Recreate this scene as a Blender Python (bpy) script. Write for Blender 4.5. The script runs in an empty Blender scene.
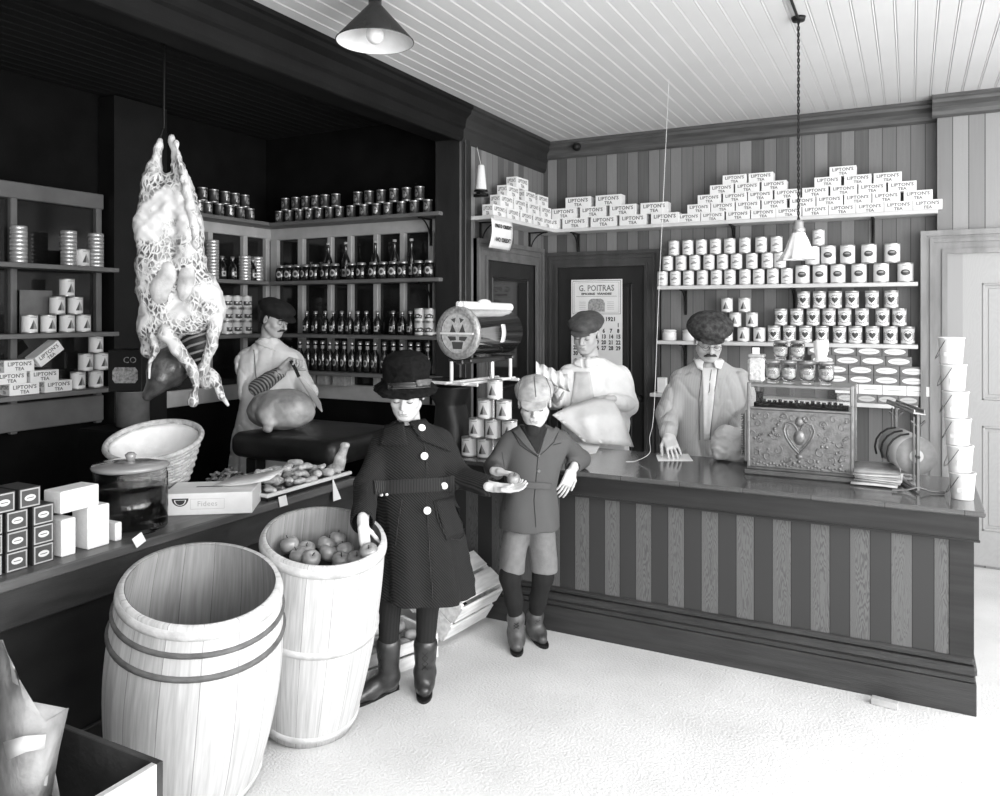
import bpy, bmesh, math, random
import numpy as np
from mathutils import Vector, Matrix, Euler
random.seed(7)
PI = math.pi
C = bpy.context.scene.collection
# ------------------------------------------------------------------ camera geometry
F_PX, CX, HY, CAM_H = 789.0, 500.0, 313.0, 1.7
YAW = math.radians(27.5)
FW = Vector((-math.sin(YAW), math.cos(YAW), 0)); RT = Vector((math.cos(YAW), math.sin(YAW), 0))
def W(px, py, dep):
    return FW*dep + RT*((px-CX)/F_PX*dep) + Vector((0, 0, CAM_H-(py-HY)/F_PX*dep))
def onz(px, py, z): return W(px, py, F_PX*(CAM_H-z)/(py-HY))
def ony(px, py, y):
    t = (px-CX)/F_PX
    return W(px, py, y/(FW.y+RT.y*t))
def onx(px, py, x):
    t = (px-CX)/F_PX
    return W(px, py, x/(FW.x+RT.x*t))
# ------------------------------------------------------------------ materials
MATS = {}
def _new(name):
    m = bpy.data.materials.new(name); m.use_nodes = True
    nt = m.node_tree; b = nt.nodes['Principled BSDF']
    return m, nt, b
def _n(nt, t, **kw):
    n = nt.nodes.new(t)
    for k, v in kw.items(): setattr(n, k, v)
    return n
def g4(v): return (v, v, v, 1)
def M(name, g, rough=0.6, var=0.12, scale=12, bump=0.0, bscale=60, metal=0.0, stretch=(1, 1, 1), coat=0.0, spec=0.5, detail=4):
    """plain grey material with noise mottling and bump"""
    if name in MATS: return MATS[name]
    m, nt, b = _new(name)
    tc = _n(nt, 'ShaderNodeTexCoord'); mp = _n(nt, 'ShaderNodeMapping'); mp.inputs['Scale'].default_value = stretch
    nt.links.new(tc.outputs['Object'], mp.inputs['Vector'])
    nz = _n(nt, 'ShaderNodeTexNoise'); nz.inputs['Scale'].default_value = scale; nz.inputs['Detail'].default_value = detail
    nt.links.new(mp.outputs[0], nz.inputs['Vector'])
    cr = _n(nt, 'ShaderNodeValToRGB')
    cr.color_ramp.elements[0].position = .3; cr.color_ramp.elements[1].position = .7
    cr.color_ramp.elements[0].color = g4(max(0, g*(1-var))); cr.color_ramp.elements[1].color = g4(min(1, g*(1+var)))
    nt.links.new(nz.outputs['Fac'], cr.inputs[0]); nt.links.new(cr.outputs[0], b.inputs['Base Color'])
    b.inputs['Roughness'].default_value = rough; b.inputs['Metallic'].default_value = metal
    b.inputs['Specular IOR Level'].default_value = spec
    if coat: b.inputs['Coat Weight'].default_value = coat
    if bump:
        n2 = _n(nt, 'ShaderNodeTexNoise'); n2.inputs['Scale'].default_value = bscale; n2.inputs['Detail'].default_value = 3
        nt.links.new(mp.outputs[0], n2.inputs['Vector'])
        bp = _n(nt, 'ShaderNodeBump'); bp.inputs['Strength'].default_value = bump; bp.inputs['Distance'].default_value = .01
        nt.links.new(n2.outputs['Fac'], bp.inputs['Height']); nt.links.new(bp.outputs[0], b.inputs['Normal'])
    MATS[name] = m
    return m
def glass(name, g=1.0, rough=0.02):
    if name in MATS: return MATS[name]
    m, nt, b = _new(name)
    b.inputs['Base Color'].default_value = g4(g); b.inputs['Roughness'].default_value = rough
    b.inputs['Transmission Weight'].default_value = 1.0; b.inputs['IOR'].default_value = 1.2
    MATS[name] = m; return m
def boards(name, axis, w, lo, hi, rough=.5, groove=.06, grain_axis='Z', contrast=.22, wavy=0.5, off=0.0, alt=1.0, spec=.4, gsc=1.0):
    """vertical boards alternating dark and light with wood grain; axis = coordinate that counts the boards"""
    m, nt, b = _new(name)
    L = nt.links.new
    tc = _n(nt, 'ShaderNodeTexCoord'); sp = _n(nt, 'ShaderNodeSeparateXYZ'); L(tc.outputs['Object'], sp.inputs[0])
    def mth(op, a, bb=None, c=None):
        n = _n(nt, 'ShaderNodeMath', operation=op)
        for i, v in enumerate((a, bb, c)):
            if v is None: continue
            if isinstance(v, (int, float)): n.inputs[i].default_value = v
            else: L(v, n.inputs[i])
        return n.outputs[0]
    u = mth('DIVIDE', mth('ADD', sp.outputs[axis], off+50*w), w)
    fl = mth('FLOOR', u); fr = mth('FRACT', u)
    wn = _n(nt, 'ShaderNodeTexWhiteNoise', noise_dimensions='1D'); L(fl, wn.inputs['W'])
    par = mth('MODULO', fl, 2.0)
    base = mth('ADD', mth('MULTIPLY', par, .62*alt), mth('MULTIPLY', wn.outputs['Value'], 1-.62*alt))
    # grain
    mp = _n(nt, 'ShaderNodeCombineXYZ')
    s = {'X': 60, 'Y': 60, 'Z': 60}; s[grain_axis] = 3.0
    L(mth('ADD', mth('MULTIPLY', sp.outputs['X'], s['X']*gsc), mth('MULTIPLY', fl, 3.7)), mp.inputs[0])
    L(mth('MULTIPLY', sp.outputs['Y'], s['Y']*gsc), mp.inputs[1])
    L(mth('ADD', mth('MULTIPLY', sp.outputs['Z'], s['Z']*gsc), mth('MULTIPLY', fl, 1.3)), mp.inputs[2])
    nz = _n(nt, 'ShaderNodeTexNoise'); nz.inputs['Scale'].default_value = 1.2; nz.inputs['Detail'].default_value = 4
    L(mp.outputs[0], nz.inputs['Vector'])
    # cathedral grain: stacked arches up the middle of every second board
    n3 = _n(nt, 'ShaderNodeTexNoise'); n3.inputs['Scale'].default_value = 9; n3.inputs['Detail'].default_value = 3
    c3 = _n(nt, 'ShaderNodeCombineXYZ'); L(mth('MULTIPLY', u, .35), c3.inputs[0]); L(mth('MULTIPLY', fl, 3.1), c3.inputs[1]); L(mth('MULTIPLY', sp.outputs[grain_axis], .55), c3.inputs[2]); L(c3.outputs[0], n3.inputs['Vector'])
    uc = mth('ADD', mth('SUBTRACT', fr, .5), mth('MULTIPLY', mth('SUBTRACT', wn.outputs['Value'], .5), .4))
    ph = mth('ADD', mth('ADD', mth('MULTIPLY', sp.outputs[grain_axis], 16.0), mth('MULTIPLY', mth('MULTIPLY', uc, uc), 26.0)), mth('MULTIPLY', n3.outputs['Fac'], 9.0))
    wv_ = mth('ADD', mth('MULTIPLY', mth('SINE', mth('MULTIPLY', ph, 2*PI)), .5), .45)
    gr = mth('ADD', mth('MULTIPLY', nz.outputs['Fac'], 1-wavy), mth('MULTIPLY', wv_, mth('MULTIPLY', par, wavy)))
    v = mth('ADD', base, mth('MULTIPLY', mth('SUBTRACT', gr, .4), contrast*2))
    cr = _n(nt, 'ShaderNodeMapRange'); L(v, cr.inputs[0]); cr.inputs['To Min'].default_value = lo; cr.inputs['To Max'].default_value = hi
    # groove line
    g1 = mth('MULTIPLY', mth('GREATER_THAN', fr, groove/2), mth('LESS_THAN', fr, 1-groove/2))
    col = mth('MULTIPLY', cr.outputs[0], mth('ADD', mth('MULTIPLY', g1, .72), .28))
    cc = _n(nt, 'ShaderNodeCombineColor')
    for i in range(3): L(col, cc.inputs[i])
    L(cc.outputs[0], b.inputs['Base Color'])
    b.inputs['Roughness'].default_value = rough; b.inputs['Specular IOR Level'].default_value = spec
    bp = _n(nt, 'ShaderNodeBump'); bp.inputs['Strength'].default_value = .35; bp.inputs['Distance'].default_value = .004
    L(mth('ADD', g1, mth('MULTIPLY', nz.outputs['Fac'], .15)), bp.inputs['Height']); L(bp.outputs[0], b.inputs['Normal'])
    MATS[name] = m
    return m
def ribbed(name, g, per=.006, rough=.9, amp=.5, dirv=(1, 0, 1), var=.4, dark=.5):
    """cloth with fine diagonal ribs"""
    m, nt, b = _new(name); L = nt.links.new
    tc = _n(nt, 'ShaderNodeTexCoord'); mp = _n(nt, 'ShaderNodeMapping'); L(tc.outputs['Object'], mp.inputs[0])
    wv = _n(nt, 'ShaderNodeTexWave'); wv.bands_direction = 'DIAGONAL' if dirv == 'D' else ('Z' if dirv == 'Z' else 'X')
    wv.inputs['Scale'].default_value = .314/per/ (1.0); wv.inputs['Distortion'].default_value = .6; wv.inputs['Detail'].default_value = 2
    L(mp.outputs[0], wv.inputs['Vector'])
    cr = _n(nt, 'ShaderNodeMapRange'); L(wv.outputs['Fac'], cr.inputs[0]); cr.inputs['To Min'].default_value = g*dark; cr.inputs['To Max'].default_value = g*(1+var)
    cc = _n(nt, 'ShaderNodeCombineColor')
    for i in range(3): L(cr.outputs[0], cc.inputs[i])
    L(cc.outputs[0], b.inputs['Base Color']); b.inputs['Roughness'].default_value = rough; b.inputs['Specular IOR Level'].default_value = .2
    bp = _n(nt, 'ShaderNodeBump'); bp.inputs['Strength'].default_value = amp; bp.inputs['Distance'].default_value = .004
    L(wv.outputs['Fac'], bp.inputs['Height']); L(bp.outputs[0], b.inputs['Normal'])
    MATS[name] = m; return m
def caul(name, fat=.66, lean=.07, s=26, thr=.5, w=.16):
    """fat veined over dark meat: bright network plus blotches"""
    m, nt, b = _new(name); L = nt.links.new
    tc = _n(nt, 'ShaderNodeTexCoord'); nz = _n(nt, 'ShaderNodeTexNoise'); nz.inputs['Scale'].default_value = 9; nz.inputs['Detail'].default_value = 5
    L(tc.outputs['Object'], nz.inputs['Vector'])
    mx = _n(nt, 'ShaderNodeMixRGB', blend_type='ADD'); mx.inputs[0].default_value = .08; L(tc.outputs['Object'], mx.inputs[1]); L(nz.outputs['Color'], mx.inputs[2])
    mp = _n(nt, 'ShaderNodeMapping'); mp.inputs['Scale'].default_value = (1, 1, .6); L(mx.outputs[0], mp.inputs[0])
    vo = _n(nt, 'ShaderNodeTexVoronoi', feature='DISTANCE_TO_EDGE'); vo.inputs['Scale'].default_value = s; L(mp.outputs[0], vo.inputs['Vector'])
    r1 = _n(nt, 'ShaderNodeMapRange'); L(vo.outputs['Distance'], r1.inputs[0]); r1.inputs['From Min'].default_value = w*.4; r1.inputs['From Max'].default_value = w*1.3; r1.inputs['To Min'].default_value = 1; r1.inputs['To Max'].default_value = 0
    n2 = _n(nt, 'ShaderNodeTexNoise'); n2.inputs['Scale'].default_value = 7; n2.inputs['Detail'].default_value = 8; L(tc.outputs['Object'], n2.inputs['Vector'])
    r2 = _n(nt, 'ShaderNodeMapRange'); L(n2.outputs['Fac'], r2.inputs[0]); r2.inputs['From Min'].default_value = thr-.05; r2.inputs['From Max'].default_value = thr+.09
    mxm = _n(nt, 'ShaderNodeMath', operation='MAXIMUM'); L(r1.outputs[0], mxm.inputs[0]); L(r2.outputs[0], mxm.inputs[1])
    cr = _n(nt, 'ShaderNodeMapRange'); L(mxm.outputs[0], cr.inputs[0]); cr.inputs['To Min'].default_value = lean; cr.inputs['To Max'].default_value = fat
    cc = _n(nt, 'ShaderNodeCombineColor')
    for i in range(3): L(cr.outputs[0], cc.inputs[i])
    L(cc.outputs[0], b.inputs['Base Color']); b.inputs['Roughness'].default_value = .42; b.inputs['Coat Weight'].default_value = .2
    bp = _n(nt, 'ShaderNodeBump'); bp.inputs['Strength'].default_value = .8; bp.inputs['Distance'].default_value = .008
    L(mxm.outputs[0], bp.inputs['Height']); L(bp.outputs[0], b.inputs['Normal'])
    return m
# ------------------------------------------------------------------ mesh builder
class MB:
    def __init__(s): s.v = []; s.f = []; s.mi = []; s.sm = []
    def add(s, verts, faces, mi=0, mat=None, smooth=False):
        o = len(s.v)
        if mat is not None: verts = [mat @ Vector(p) for p in verts]
        s.v += [tuple(p) for p in verts]
        for f in faces: s.f.append(tuple(i+o for i in f)); s.mi.append(mi); s.sm.append(smooth)
        return s
    def box(s, c, d, mi=0, rot=None, ch=0.0, mat=None):
        """box centre c, full dims d, ch = chamfer"""
        hx, hy, hz = d[0]/2, d[1]/2, d[2]/2
        T = Matrix.Translation(c)
        if rot is not None: T = T @ (rot if isinstance(rot, Matrix) else Euler(rot).to_matrix().to_4x4())
        if mat is not None: T = mat @ T
        if ch <= 0:
            vs = [(x, y, z) for x in (-hx, hx) for y in (-hy, hy) for z in (-hz, hz)]
            fs = [(0, 1, 3, 2), (4, 6, 7, 5), (0, 4, 5, 1), (2, 3, 7, 6), (0, 2, 6, 4), (1, 5, 7, 3)]
            return s.add(vs, fs, mi, T)
        ch = min(ch, hx*.9, hy*.9, hz*.9)
        vs = []; idx = {}
        for a in (-1, 1):
            for b in (-1, 1):
                for c_ in (-1, 1):
                    for k in range(3):
                        p = [a*(hx-ch), b*(hy-ch), c_*(hz-ch)]; p[k] = (a*hx, b*hy, c_*hz)[k]
                        idx[(a, b, c_, k)] = len(vs); vs.append(tuple(p))
        fs = []
        I = idx
        for a in (-1, 1):
            q = [I[(a, -1, -1, 0)], I[(a, 1, -1, 0)], I[(a, 1, 1, 0)], I[(a, -1, 1, 0)]]; fs.append(q if a > 0 else q[::-1])
            q = [I[(-1, a, -1, 1)], I[(1, a, -1, 1)], I[(1, a, 1, 1)], I[(-1, a, 1, 1)]]; fs.append(q if a < 0 else q[::-1])
            q = [I[(-1, -1, a, 2)], I[(1, -1, a, 2)], I[(1, 1, a, 2)], I[(-1, 1, a, 2)]]; fs.append(q if a > 0 else q[::-1])
        for a in (-1, 1):
            for b in (-1, 1):
                q = [I[(a, b, -1, 0)], I[(a, b, -1, 1)], I[(a, b, 1, 1)], I[(a, b, 1, 0)]]; fs.append(q if a*b > 0 else q[::-1])
                q = [I[(-1, a, b, 1)], I[(-1, a, b, 2)], I[(1, a, b, 2)], I[(1, a, b, 1)]]; fs.append(q if a*b > 0 else q[::-1])
                q = [I[(a, -1, b, 2)], I[(a, -1, b, 0)], I[(a, 1, b, 0)], I[(a, 1, b, 2)]]; fs.append(q if a*b > 0 else q[::-1])
                for c_ in (-1, 1):
                    q = [I[(a, b, c_, 0)], I[(a, b, c_, 1)], I[(a, b, c_, 2)]]; fs.append(q if a*b*c_ > 0 else q[::-1])
        return s.add(vs, fs, mi, T)
    def lathe(s, prof, n=24, mi=0, mat=None, smooth=True, a0=0, a1=None, wob=None):
        """prof: list of (r,z); poles when r==0; mi may be list per band"""
        full = a1 is None
        if full: a1 = a0+2*PI
        m = n if full else n+1
        vs = []; rings = []
        for r, z in prof:
            if r <= 1e-6: rings.append([len(vs)]); vs.append((0, 0, z))
            else:
                rg = []
                for i in range(m):
                    a = a0+(a1-a0)*i/n; rr = r*(wob(a, z) if wob else 1)
                    rg.append(len(vs)); vs.append((rr*math.cos(a), rr*math.sin(a), z))
                rings.append(rg)
        o = len(s.v); s.add(vs, [], 0, mat)
        for k in range(len(rings)-1):
            A, B = rings[k], rings[k+1]; mk = mi[k] if isinstance(mi, (list, tuple)) else mi
            for i in range(n):
                j = (i+1) % m if full else i+1
                if len(A) == 1 and len(B) == 1: continue
                if len(A) == 1: f = (A[0], B[j], B[i])
                elif len(B) == 1: f = (A[i], A[j], B[0])
                else: f = (A[i], A[j], B[j], B[i])
                s.f.append(tuple(q+o for q in f)); s.mi.append(mk); s.sm.append(smooth)
        return s
    def tube(s, pts, rad, n=8, mi=0, mat=None, cap=True, flat=None, smooth=True):
        """round bar through points; rad number or list; flat=(a,b) elliptic scale"""
        P = [Vector(p) for p in pts]; R = rad if isinstance(rad, (list, tuple)) else [rad]*len(P)
        vs = []; fs = []; up = None
        for i, p in enumerate(P):
            t = (P[min(i+1, len(P)-1)]-P[max(i-1, 0)]).normalized()
            if up is None:
                up = Vector((0, 0, 1)) if abs(t.z) < .9 else Vector((1, 0, 0))
            u = t.cross(up)
            if u.length < 1e-5: u = t.orthogonal()
            u.normalize(); w = u.cross(t).normalized(); up = w
            for k in range(n):
                a = 2*PI*k/n; fa, fb = flat or (1, 1)
                vs.append(p+u*(math.cos(a)*R[i]*fa)+w*(math.sin(a)*R[i]*fb))
        for i in range(len(P)-1):
            for k in range(n):
                fs.append((i*n+k, i*n+(k+1) % n, (i+1)*n+(k+1) % n, (i+1)*n+k))
        s.add(vs, fs, mi, mat, smooth)
        if cap:
            s.add(vs[:n], [tuple(range(n))[::-1]], mi, mat); s.add(vs[-n:], [tuple(range(n))], mi, mat)
        return s
    def prism(s, poly, z0, z1, mi=0, mat=None):
        """poly 2d list ccw, extruded z0..z1"""
        n = len(poly)
        vs = [(x, y, z0) for x, y in poly]+[(x, y, z1) for x, y in poly]
        fs = [tuple(range(n))[::-1], tuple(range(n, 2*n))]+[(i, (i+1) % n, n+(i+1) % n, n+i) for i in range(n)]
        return s.add(vs, fs, mi, mat)
    def sheet(s, grid, th=.001, mi=0, mat=None, smooth=True):
        """grid[i][j] of points -> thin solid sheet"""
        A = len(grid); B = len(grid[0]); P = [[Vector(p) for p in r] for r in grid]
        top = []; bot = []
        for i in range(A):
            for j in range(B):
                du = P[min(i+1, A-1)][j]-P[max(i-1, 0)][j]; dv = P[i][min(j+1, B-1)]-P[i][max(j-1, 0)]
                nn = du.cross(dv); nn = nn.normalized() if nn.length > 1e-9 else Vector((0, 0, 1))
                top.append(P[i][j]+nn*th/2); bot.append(P[i][j]-nn*th/2)
        N = A*B; fs = []
        for i in range(A-1):
            for j in range(B-1):
                a, b, c, d = i*B+j, (i+1)*B+j, (i+1)*B+j+1, i*B+j+1
                fs.append((a, b, c, d)); fs.append((N+d, N+c, N+b, N+a))
        for i in range(A-1):
            fs.append((i*B, N+i*B, N+(i+1)*B, (i+1)*B)); fs.append(((i+1)*B-1, (i+2)*B-1, N+(i+2)*B-1, N+(i+1)*B-1))
        for j in range(B-1):
            fs.append((j, j+1, N+j+1, N+j)); e = (A-1)*B
            fs.append((e+j, N+e+j, N+e+j+1, e+j+1))
        return s.add(top+bot, fs, mi, mat, smooth)
    def sphere(s, c, r, n=16, m=10, mi=0, rot=None, mat=None, wob=None):
        rx, ry, rz = (r, r, r) if isinstance(r, (int, float)) else r
        T = Matrix.Translation(c)
        if rot is not None: T = T @ (rot if isinstance(rot, Matrix) else Euler(rot).to_matrix().to_4x4())
        T = T @ Matrix.Diagonal((rx, ry, rz, 1))
        if mat is not None: T = mat @ T
        return s.lathe([(math.sin(PI*i/m), -math.cos(PI*i/m)) for i in range(m+1)], n, mi, T, wob=wob)
    def build(s, name, mats, parent=None, loc=None):
        me = bpy.data.meshes.new(name); me.from_pydata(s.v, [], s.f)
        if not isinstance(mats, (list, tuple)): mats = [mats]
        for m in mats: me.materials.append(m)
        me.polygons.foreach_set('material_index', s.mi); me.polygons.foreach_set('use_smooth', s.sm)
        me.validate(); me.update()
        o = bpy.data.objects.new(name, me); C.objects.link(o)
        if parent: o.parent = parent
        if loc is not None: o.location = loc
        return o
def FRAME(o, x, y=None, z=None):
    """4x4 from origin and axes"""
    x = Vector(x).normalized(); 
    z = Vector(z).normalized(); y = z.cross(x).normalized(); x = y.cross(z)
    m = Matrix(((x.x, y.x, z.x, o[0]), (x.y, y.y, z.y, o[1]), (x.z, y.z, z.z, o[2]), (0, 0, 0, 1)))
    return m
_tx = {}
def text_geo(body, size, align='CENTER', bold=0.0, sx=1.0):
    key = (body, size, align, bold, sx)
    if key not in _tx:
        cu = bpy.data.curves.new('t', 'FONT'); cu.body = body; cu.size = size; cu.align_x = align; cu.align_y = 'CENTER'
        cu.resolution_u = 2; cu.offset = bold; cu.space_character = 1.05
        ob = bpy.data.objects.new('t', cu); C.objects.link(ob)
        dg = bpy.context.evaluated_depsgraph_get(); me = bpy.data.meshes.new_from_object(ob.evaluated_get(dg))
        _tx[key] = ([(v.co.x*sx, v.co.y, 0) for v in me.vertices], [tuple(p.vertices) for p in me.polygons])
        bpy.data.objects.remove(ob); bpy.data.curves.remove(cu); bpy.data.meshes.remove(me)
    return _tx[key]
def add_text(mb, body, size, mat, mi=1, bold=0.0, sx=1.0, align='CENTER', wrap=None):
    """mat: frame whose XY plane is the writing plane; wrap=r bends it round a cylinder of radius r along -Y"""
    v, f = text_geo(body, size, align, bold, sx)
    if wrap: v = [(math.sin(x/wrap)*wrap, -math.cos(x/wrap)*wrap, y) for x, y, z in v]
    mb.add(v, f, mi, mat)
def decal(mb, poly, r, z, mi, hole=None, n=None, mat=None):
    """convex / star polygon (u,v) wrapped on a cylinder of radius r at height z facing -Y"""
    P = []; n0 = len(poly)
    for i in range(n0):
        a, b = poly[i], poly[(i+1) % n0]; q = max(1, int(abs(b[0]-a[0])/.007)+1)
        P += [(a[0]+(b[0]-a[0])*t/q, a[1]+(b[1]-a[1])*t/q) for t in range(q)]
    k = len(P); cx = sum(p[0] for p in P)/k; cy = sum(p[1] for p in P)/k; R = 4
    vs = [(cx, cy)]+[(cx+(p[0]-cx)*j/R, cy+(p[1]-cy)*j/R) for j in range(1, R+1) for p in P]
    vv = [(math.sin(u/r)*r, -math.cos(u/r)*r, z+v) for u, v in vs]
    fs = [(0, 1+i, 1+(i+1) % k) for i in range(k)]
    for j in range(R-1): fs += [(1+j*k+i, 1+(j+1)*k+i, 1+(j+1)*k+(i+1) % k, 1+j*k+(i+1) % k) for i in range(k)]
    mb.add(vv, fs, mi, mat)
def ell(a, b, n=16, cx=0, cy=0): return [(cx+a*math.cos(2*PI*i/n), cy+b*math.sin(2*PI*i/n)) for i in range(n)]
def heart(s, n=24):
    out = []
    for i in range(n):
        t = 2*PI*i/n
        out.append((s*.9*math.sin(t)**3, s*(.8*math.cos(t)-.3*math.cos(2*t)-.12*math.cos(3*t)-.05*math.cos(4*t))+.1*s))
    return out
# ------------------------------------------------------------------ object bookkeeping
def tag(o, label, cat, group=None, kind=None):
    if label: o['label'] = label
    if cat: o['category'] = cat
    if group: o['group'] = group
    if kind: o['kind'] = kind
    return o
def thing(name, label, cat, loc=(0, 0, 0), rz=0.0, group=None):
    o = bpy.data.objects.new(name, None); C.objects.link(o); o.location = loc; o.rotation_euler = (0, 0, rz)
    o.empty_display_size = .05
    return tag(o, label, cat, group)
def struct(mb, name, mats, parent=None):
    o = mb.build(name, mats, parent)
    if parent is None: o['kind'] = 'structure'
    return o
def dup(root, loc, rz=None, label=None, group=None, scale=None, rot=None):
    r = root.copy(); C.objects.link(r); r.location = loc
    if rot is not None: r.rotation_euler = rot
    elif rz is not None: r.rotation_euler = (0, 0, rz)
    if scale is not None: r.scale = (scale,)*3 if isinstance(scale, (int, float)) else scale
    if label: r['label'] = label
    if group: r['group'] = group
    for ch in list(root.children):
        c = ch.copy(); C.objects.link(c); c.parent = r
        for gch in list(ch.children):
            d = gch.copy(); C.objects.link(d); d.parent = c
    return r
class Proto:
    """first use moves the prototype, later uses copy it"""
    def __init__(s, o): s.o = o; s.used = False
    def put(s, loc, rz, label, group, rot=None, scale=None):
        if not s.used:
            s.used = True; o = s.o; o.location = loc; o.rotation_euler = rot if rot is not None else (0, 0, rz)
            if scale is not None: o.scale = (scale,)*3 if isinstance(scale, (int, float)) else scale
            o['label'] = label
            if group: o['group'] = group
            return o
        return dup(s.o, loc, rz, label, group, scale=scale or (1, 1, 1), rot=rot)
ORD = ['first', 'second', 'third', 'fourth', 'fifth', 'sixth', 'seventh', 'eighth', 'ninth', 'tenth', 'eleventh', 'twelfth',
       'thirteenth', 'fourteenth', 'fifteenth', 'sixteenth', 'seventeenth', 'eighteenth', 'nineteenth', 'twentieth']
def nth(i, n, edge=('leftmost', 'rightmost')):
    if n == 1: return 'only'
    if i == 0: return edge[0]
    if i == n-1: return edge[1]
    return ORD[i]+' from left'
def rowname(k, n):
    if n == 1: return 'row'
    if k == 0: return 'bottom row'
    if k == n-1: return 'top row'
    return {1: 'second row up', 2: 'third row up', 3: 'fourth row up'}[k]
def solidify(o, t, off=-1):
    m = o.modifiers.new('s', 'SOLIDIFY'); m.thickness = t; m.offset = off; return m
# ------------------------------------------------------------------ signed distance modelling (bodies, clothes, meat)
def _q(R): return np.array([[R[i][j] for j in range(3)] for i in range(3)])
class SDF:
    def __init__(s, h=.005): s.ops = []; s.h = h; s.lo = np.full(3, 1e9); s.hi = np.full(3, -1e9)
    def _add(s, fn, lo, hi, k, mode):
        lo = np.array(lo, float); hi = np.array(hi, float); s.ops.append((fn, lo, hi, k, mode))
        if mode == 'u': s.lo = np.minimum(s.lo, lo); s.hi = np.maximum(s.hi, hi)
        return s
    def cone(s, a, b, ra, rb, k=.012, mode='u', sq=None):
        a = np.array(a, float); b = np.array(b, float); ba = b-a; L2 = float(ba@ba)+1e-12
        r = max(ra, rb)
        def fn(P):
            pa = P-a; t = np.clip((pa@ba)/L2, 0, 1)
            return np.linalg.norm(pa-t[..., None]*ba, axis=-1)-(ra+(rb-ra)*t)
        return s._add(fn, np.minimum(a, b)-r, np.maximum(a, b)+r, k, mode)
    def chain(s, pts, rad, k=.012, mode='u'):
        for i in range(len(pts)-1): s.cone(pts[i], pts[i+1], rad[i], rad[i+1], k, mode)
        return s
    def ell(s, c, r, R=None, k=.012, mode='u', wave=None):
        c = np.array(c, float); r = np.array((r, r, r) if isinstance(r, (int, float)) else r, float)
        Rm = np.eye(3) if R is None else _q(R)
        mn = float(r.min()); mx = float(r.max())
        def fn(P):
            q = (P-c)@Rm/r
            if wave is not None: return (np.linalg.norm(q, axis=-1)-1-wave(q))*mn
            l = np.linalg.norm(q, axis=-1); g = np.linalg.norm(q/r, axis=-1)+1e-9
            return l*(l-1)/g
        return s._add(fn, c-mx, c+mx, k, mode)
    def box(s, c, d, R=None, rr=.01, k=.01, mode='u'):
        c = np.array(c, float); d = np.array(d, float)/2-rr; Rm = np.eye(3) if R is None else _q(R); mx = float(np.linalg.norm(d))+rr
        def fn(P):
            q = np.abs((P-c)@Rm)-d
            return np.linalg.norm(np.maximum(q, 0), axis=-1)+np.minimum(q.max(axis=-1), 0)-rr
        return s._add(fn, c-mx, c+mx, k, mode)
    def loft(s, secs, k=.02, mode='u', fold=None, pw=2.0):
        """secs: (z, cx, cy, rx, ry) ascending z; fold(theta, z) -> relative radius wobble"""
        S = np.array(secs, float); z = S[:, 0]
        m = float(max(S[:, 3].max(), S[:, 4].max()))*1.2
        lo = np.array([(S[:, 1]-m).min(), (S[:, 2]-m).min(), z[0]]); hi = np.array([(S[:, 1]+m).max(), (S[:, 2]+m).max(), z[-1]])
        def fn(P):
            Z = np.clip(P[..., 2], z[0], z[-1])
            cx, cy, rx, ry = (np.interp(Z, z, S[:, i]) for i in (1, 2, 3, 4))
            X = (P[..., 0]-cx)/rx; Y = (P[..., 1]-cy)/ry
            l = (np.abs(X)**pw+np.abs(Y)**pw)**(1/pw)
            if fold is not None: l = l/(1+fold(np.arctan2(Y, X), Z))
            d = (l-1)*np.minimum(rx, ry)
            dz = np.maximum(z[0]-P[..., 2], P[..., 2]-z[-1])
            return np.maximum(d, dz)
        return s._add(fn, lo, hi, k, mode)
    def mesh(s, disp=None, smooth=1):
        h = s.h; lo = s.lo-3*h; hi = s.hi+3*h
        n = np.ceil((hi-lo)/h).astype(int)+1
        F = np.full(n, .5, dtype=np.float32)
        ax = [lo[i]+h*np.arange(n[i]) for i in range(3)]
        for fn, a, b, k, mode in s.ops:
            mg = k+3*h
            i0 = np.maximum(np.floor((a-mg-lo)/h).astype(int), 0); i1 = np.minimum(np.ceil((b+mg-lo)/h).astype(int)+1, n)
            if (i1 <= i0).any(): continue
            sl = tuple(slice(i0[j], i1[j]) for j in range(3))
            G = np.stack(np.meshgrid(*[ax[j][sl[j]] for j in range(3)], indexing='ij'), -1)
            d = fn(G).astype(np.float32); old = F[sl]
            if mode == 's': d = -d; 
            if k > 0:
                hh = np.clip(.5+.5*((old-d) if mode == 'u' else (d-old))/k, 0, 1)
                F[sl] = (old*(1-hh)+d*hh)-k*hh*(1-hh) if mode == 'u' else (old*(1-hh)+d*hh)+k*hh*(1-hh)
            else: F[sl] = np.minimum(old, d) if mode == 'u' else np.maximum(old, d)
        if disp is not None:
            idx = np.argwhere(np.abs(F) < 4*h); P = lo+idx*h
            F[tuple(idx.T)] += disp(P).astype(np.float32)
        F[0] = F[-1] = .5; F[:, 0] = F[:, -1] = .5; F[:, :, 0] = F[:, :, -1] = .5
        ins = F < 0
        # surface nets
        cs = tuple(k-1 for k in n); cnt = np.zeros(cs, np.int8)
        corners = [(i, j, k) for i in (0, 1) for j in (0, 1) for k in (0, 1)]
        for (i, j, k) in corners: cnt += ins[i:i+cs[0], j:j+cs[1], k:k+cs[2]]
        act = (cnt > 0) & (cnt < 8); cells = np.argwhere(act); ids = np.full(cs, -1, np.int32); ids[act] = np.arange(len(cells))
        acc = np.zeros((len(cells), 3)); wt = np.zeros(len(cells))
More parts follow.
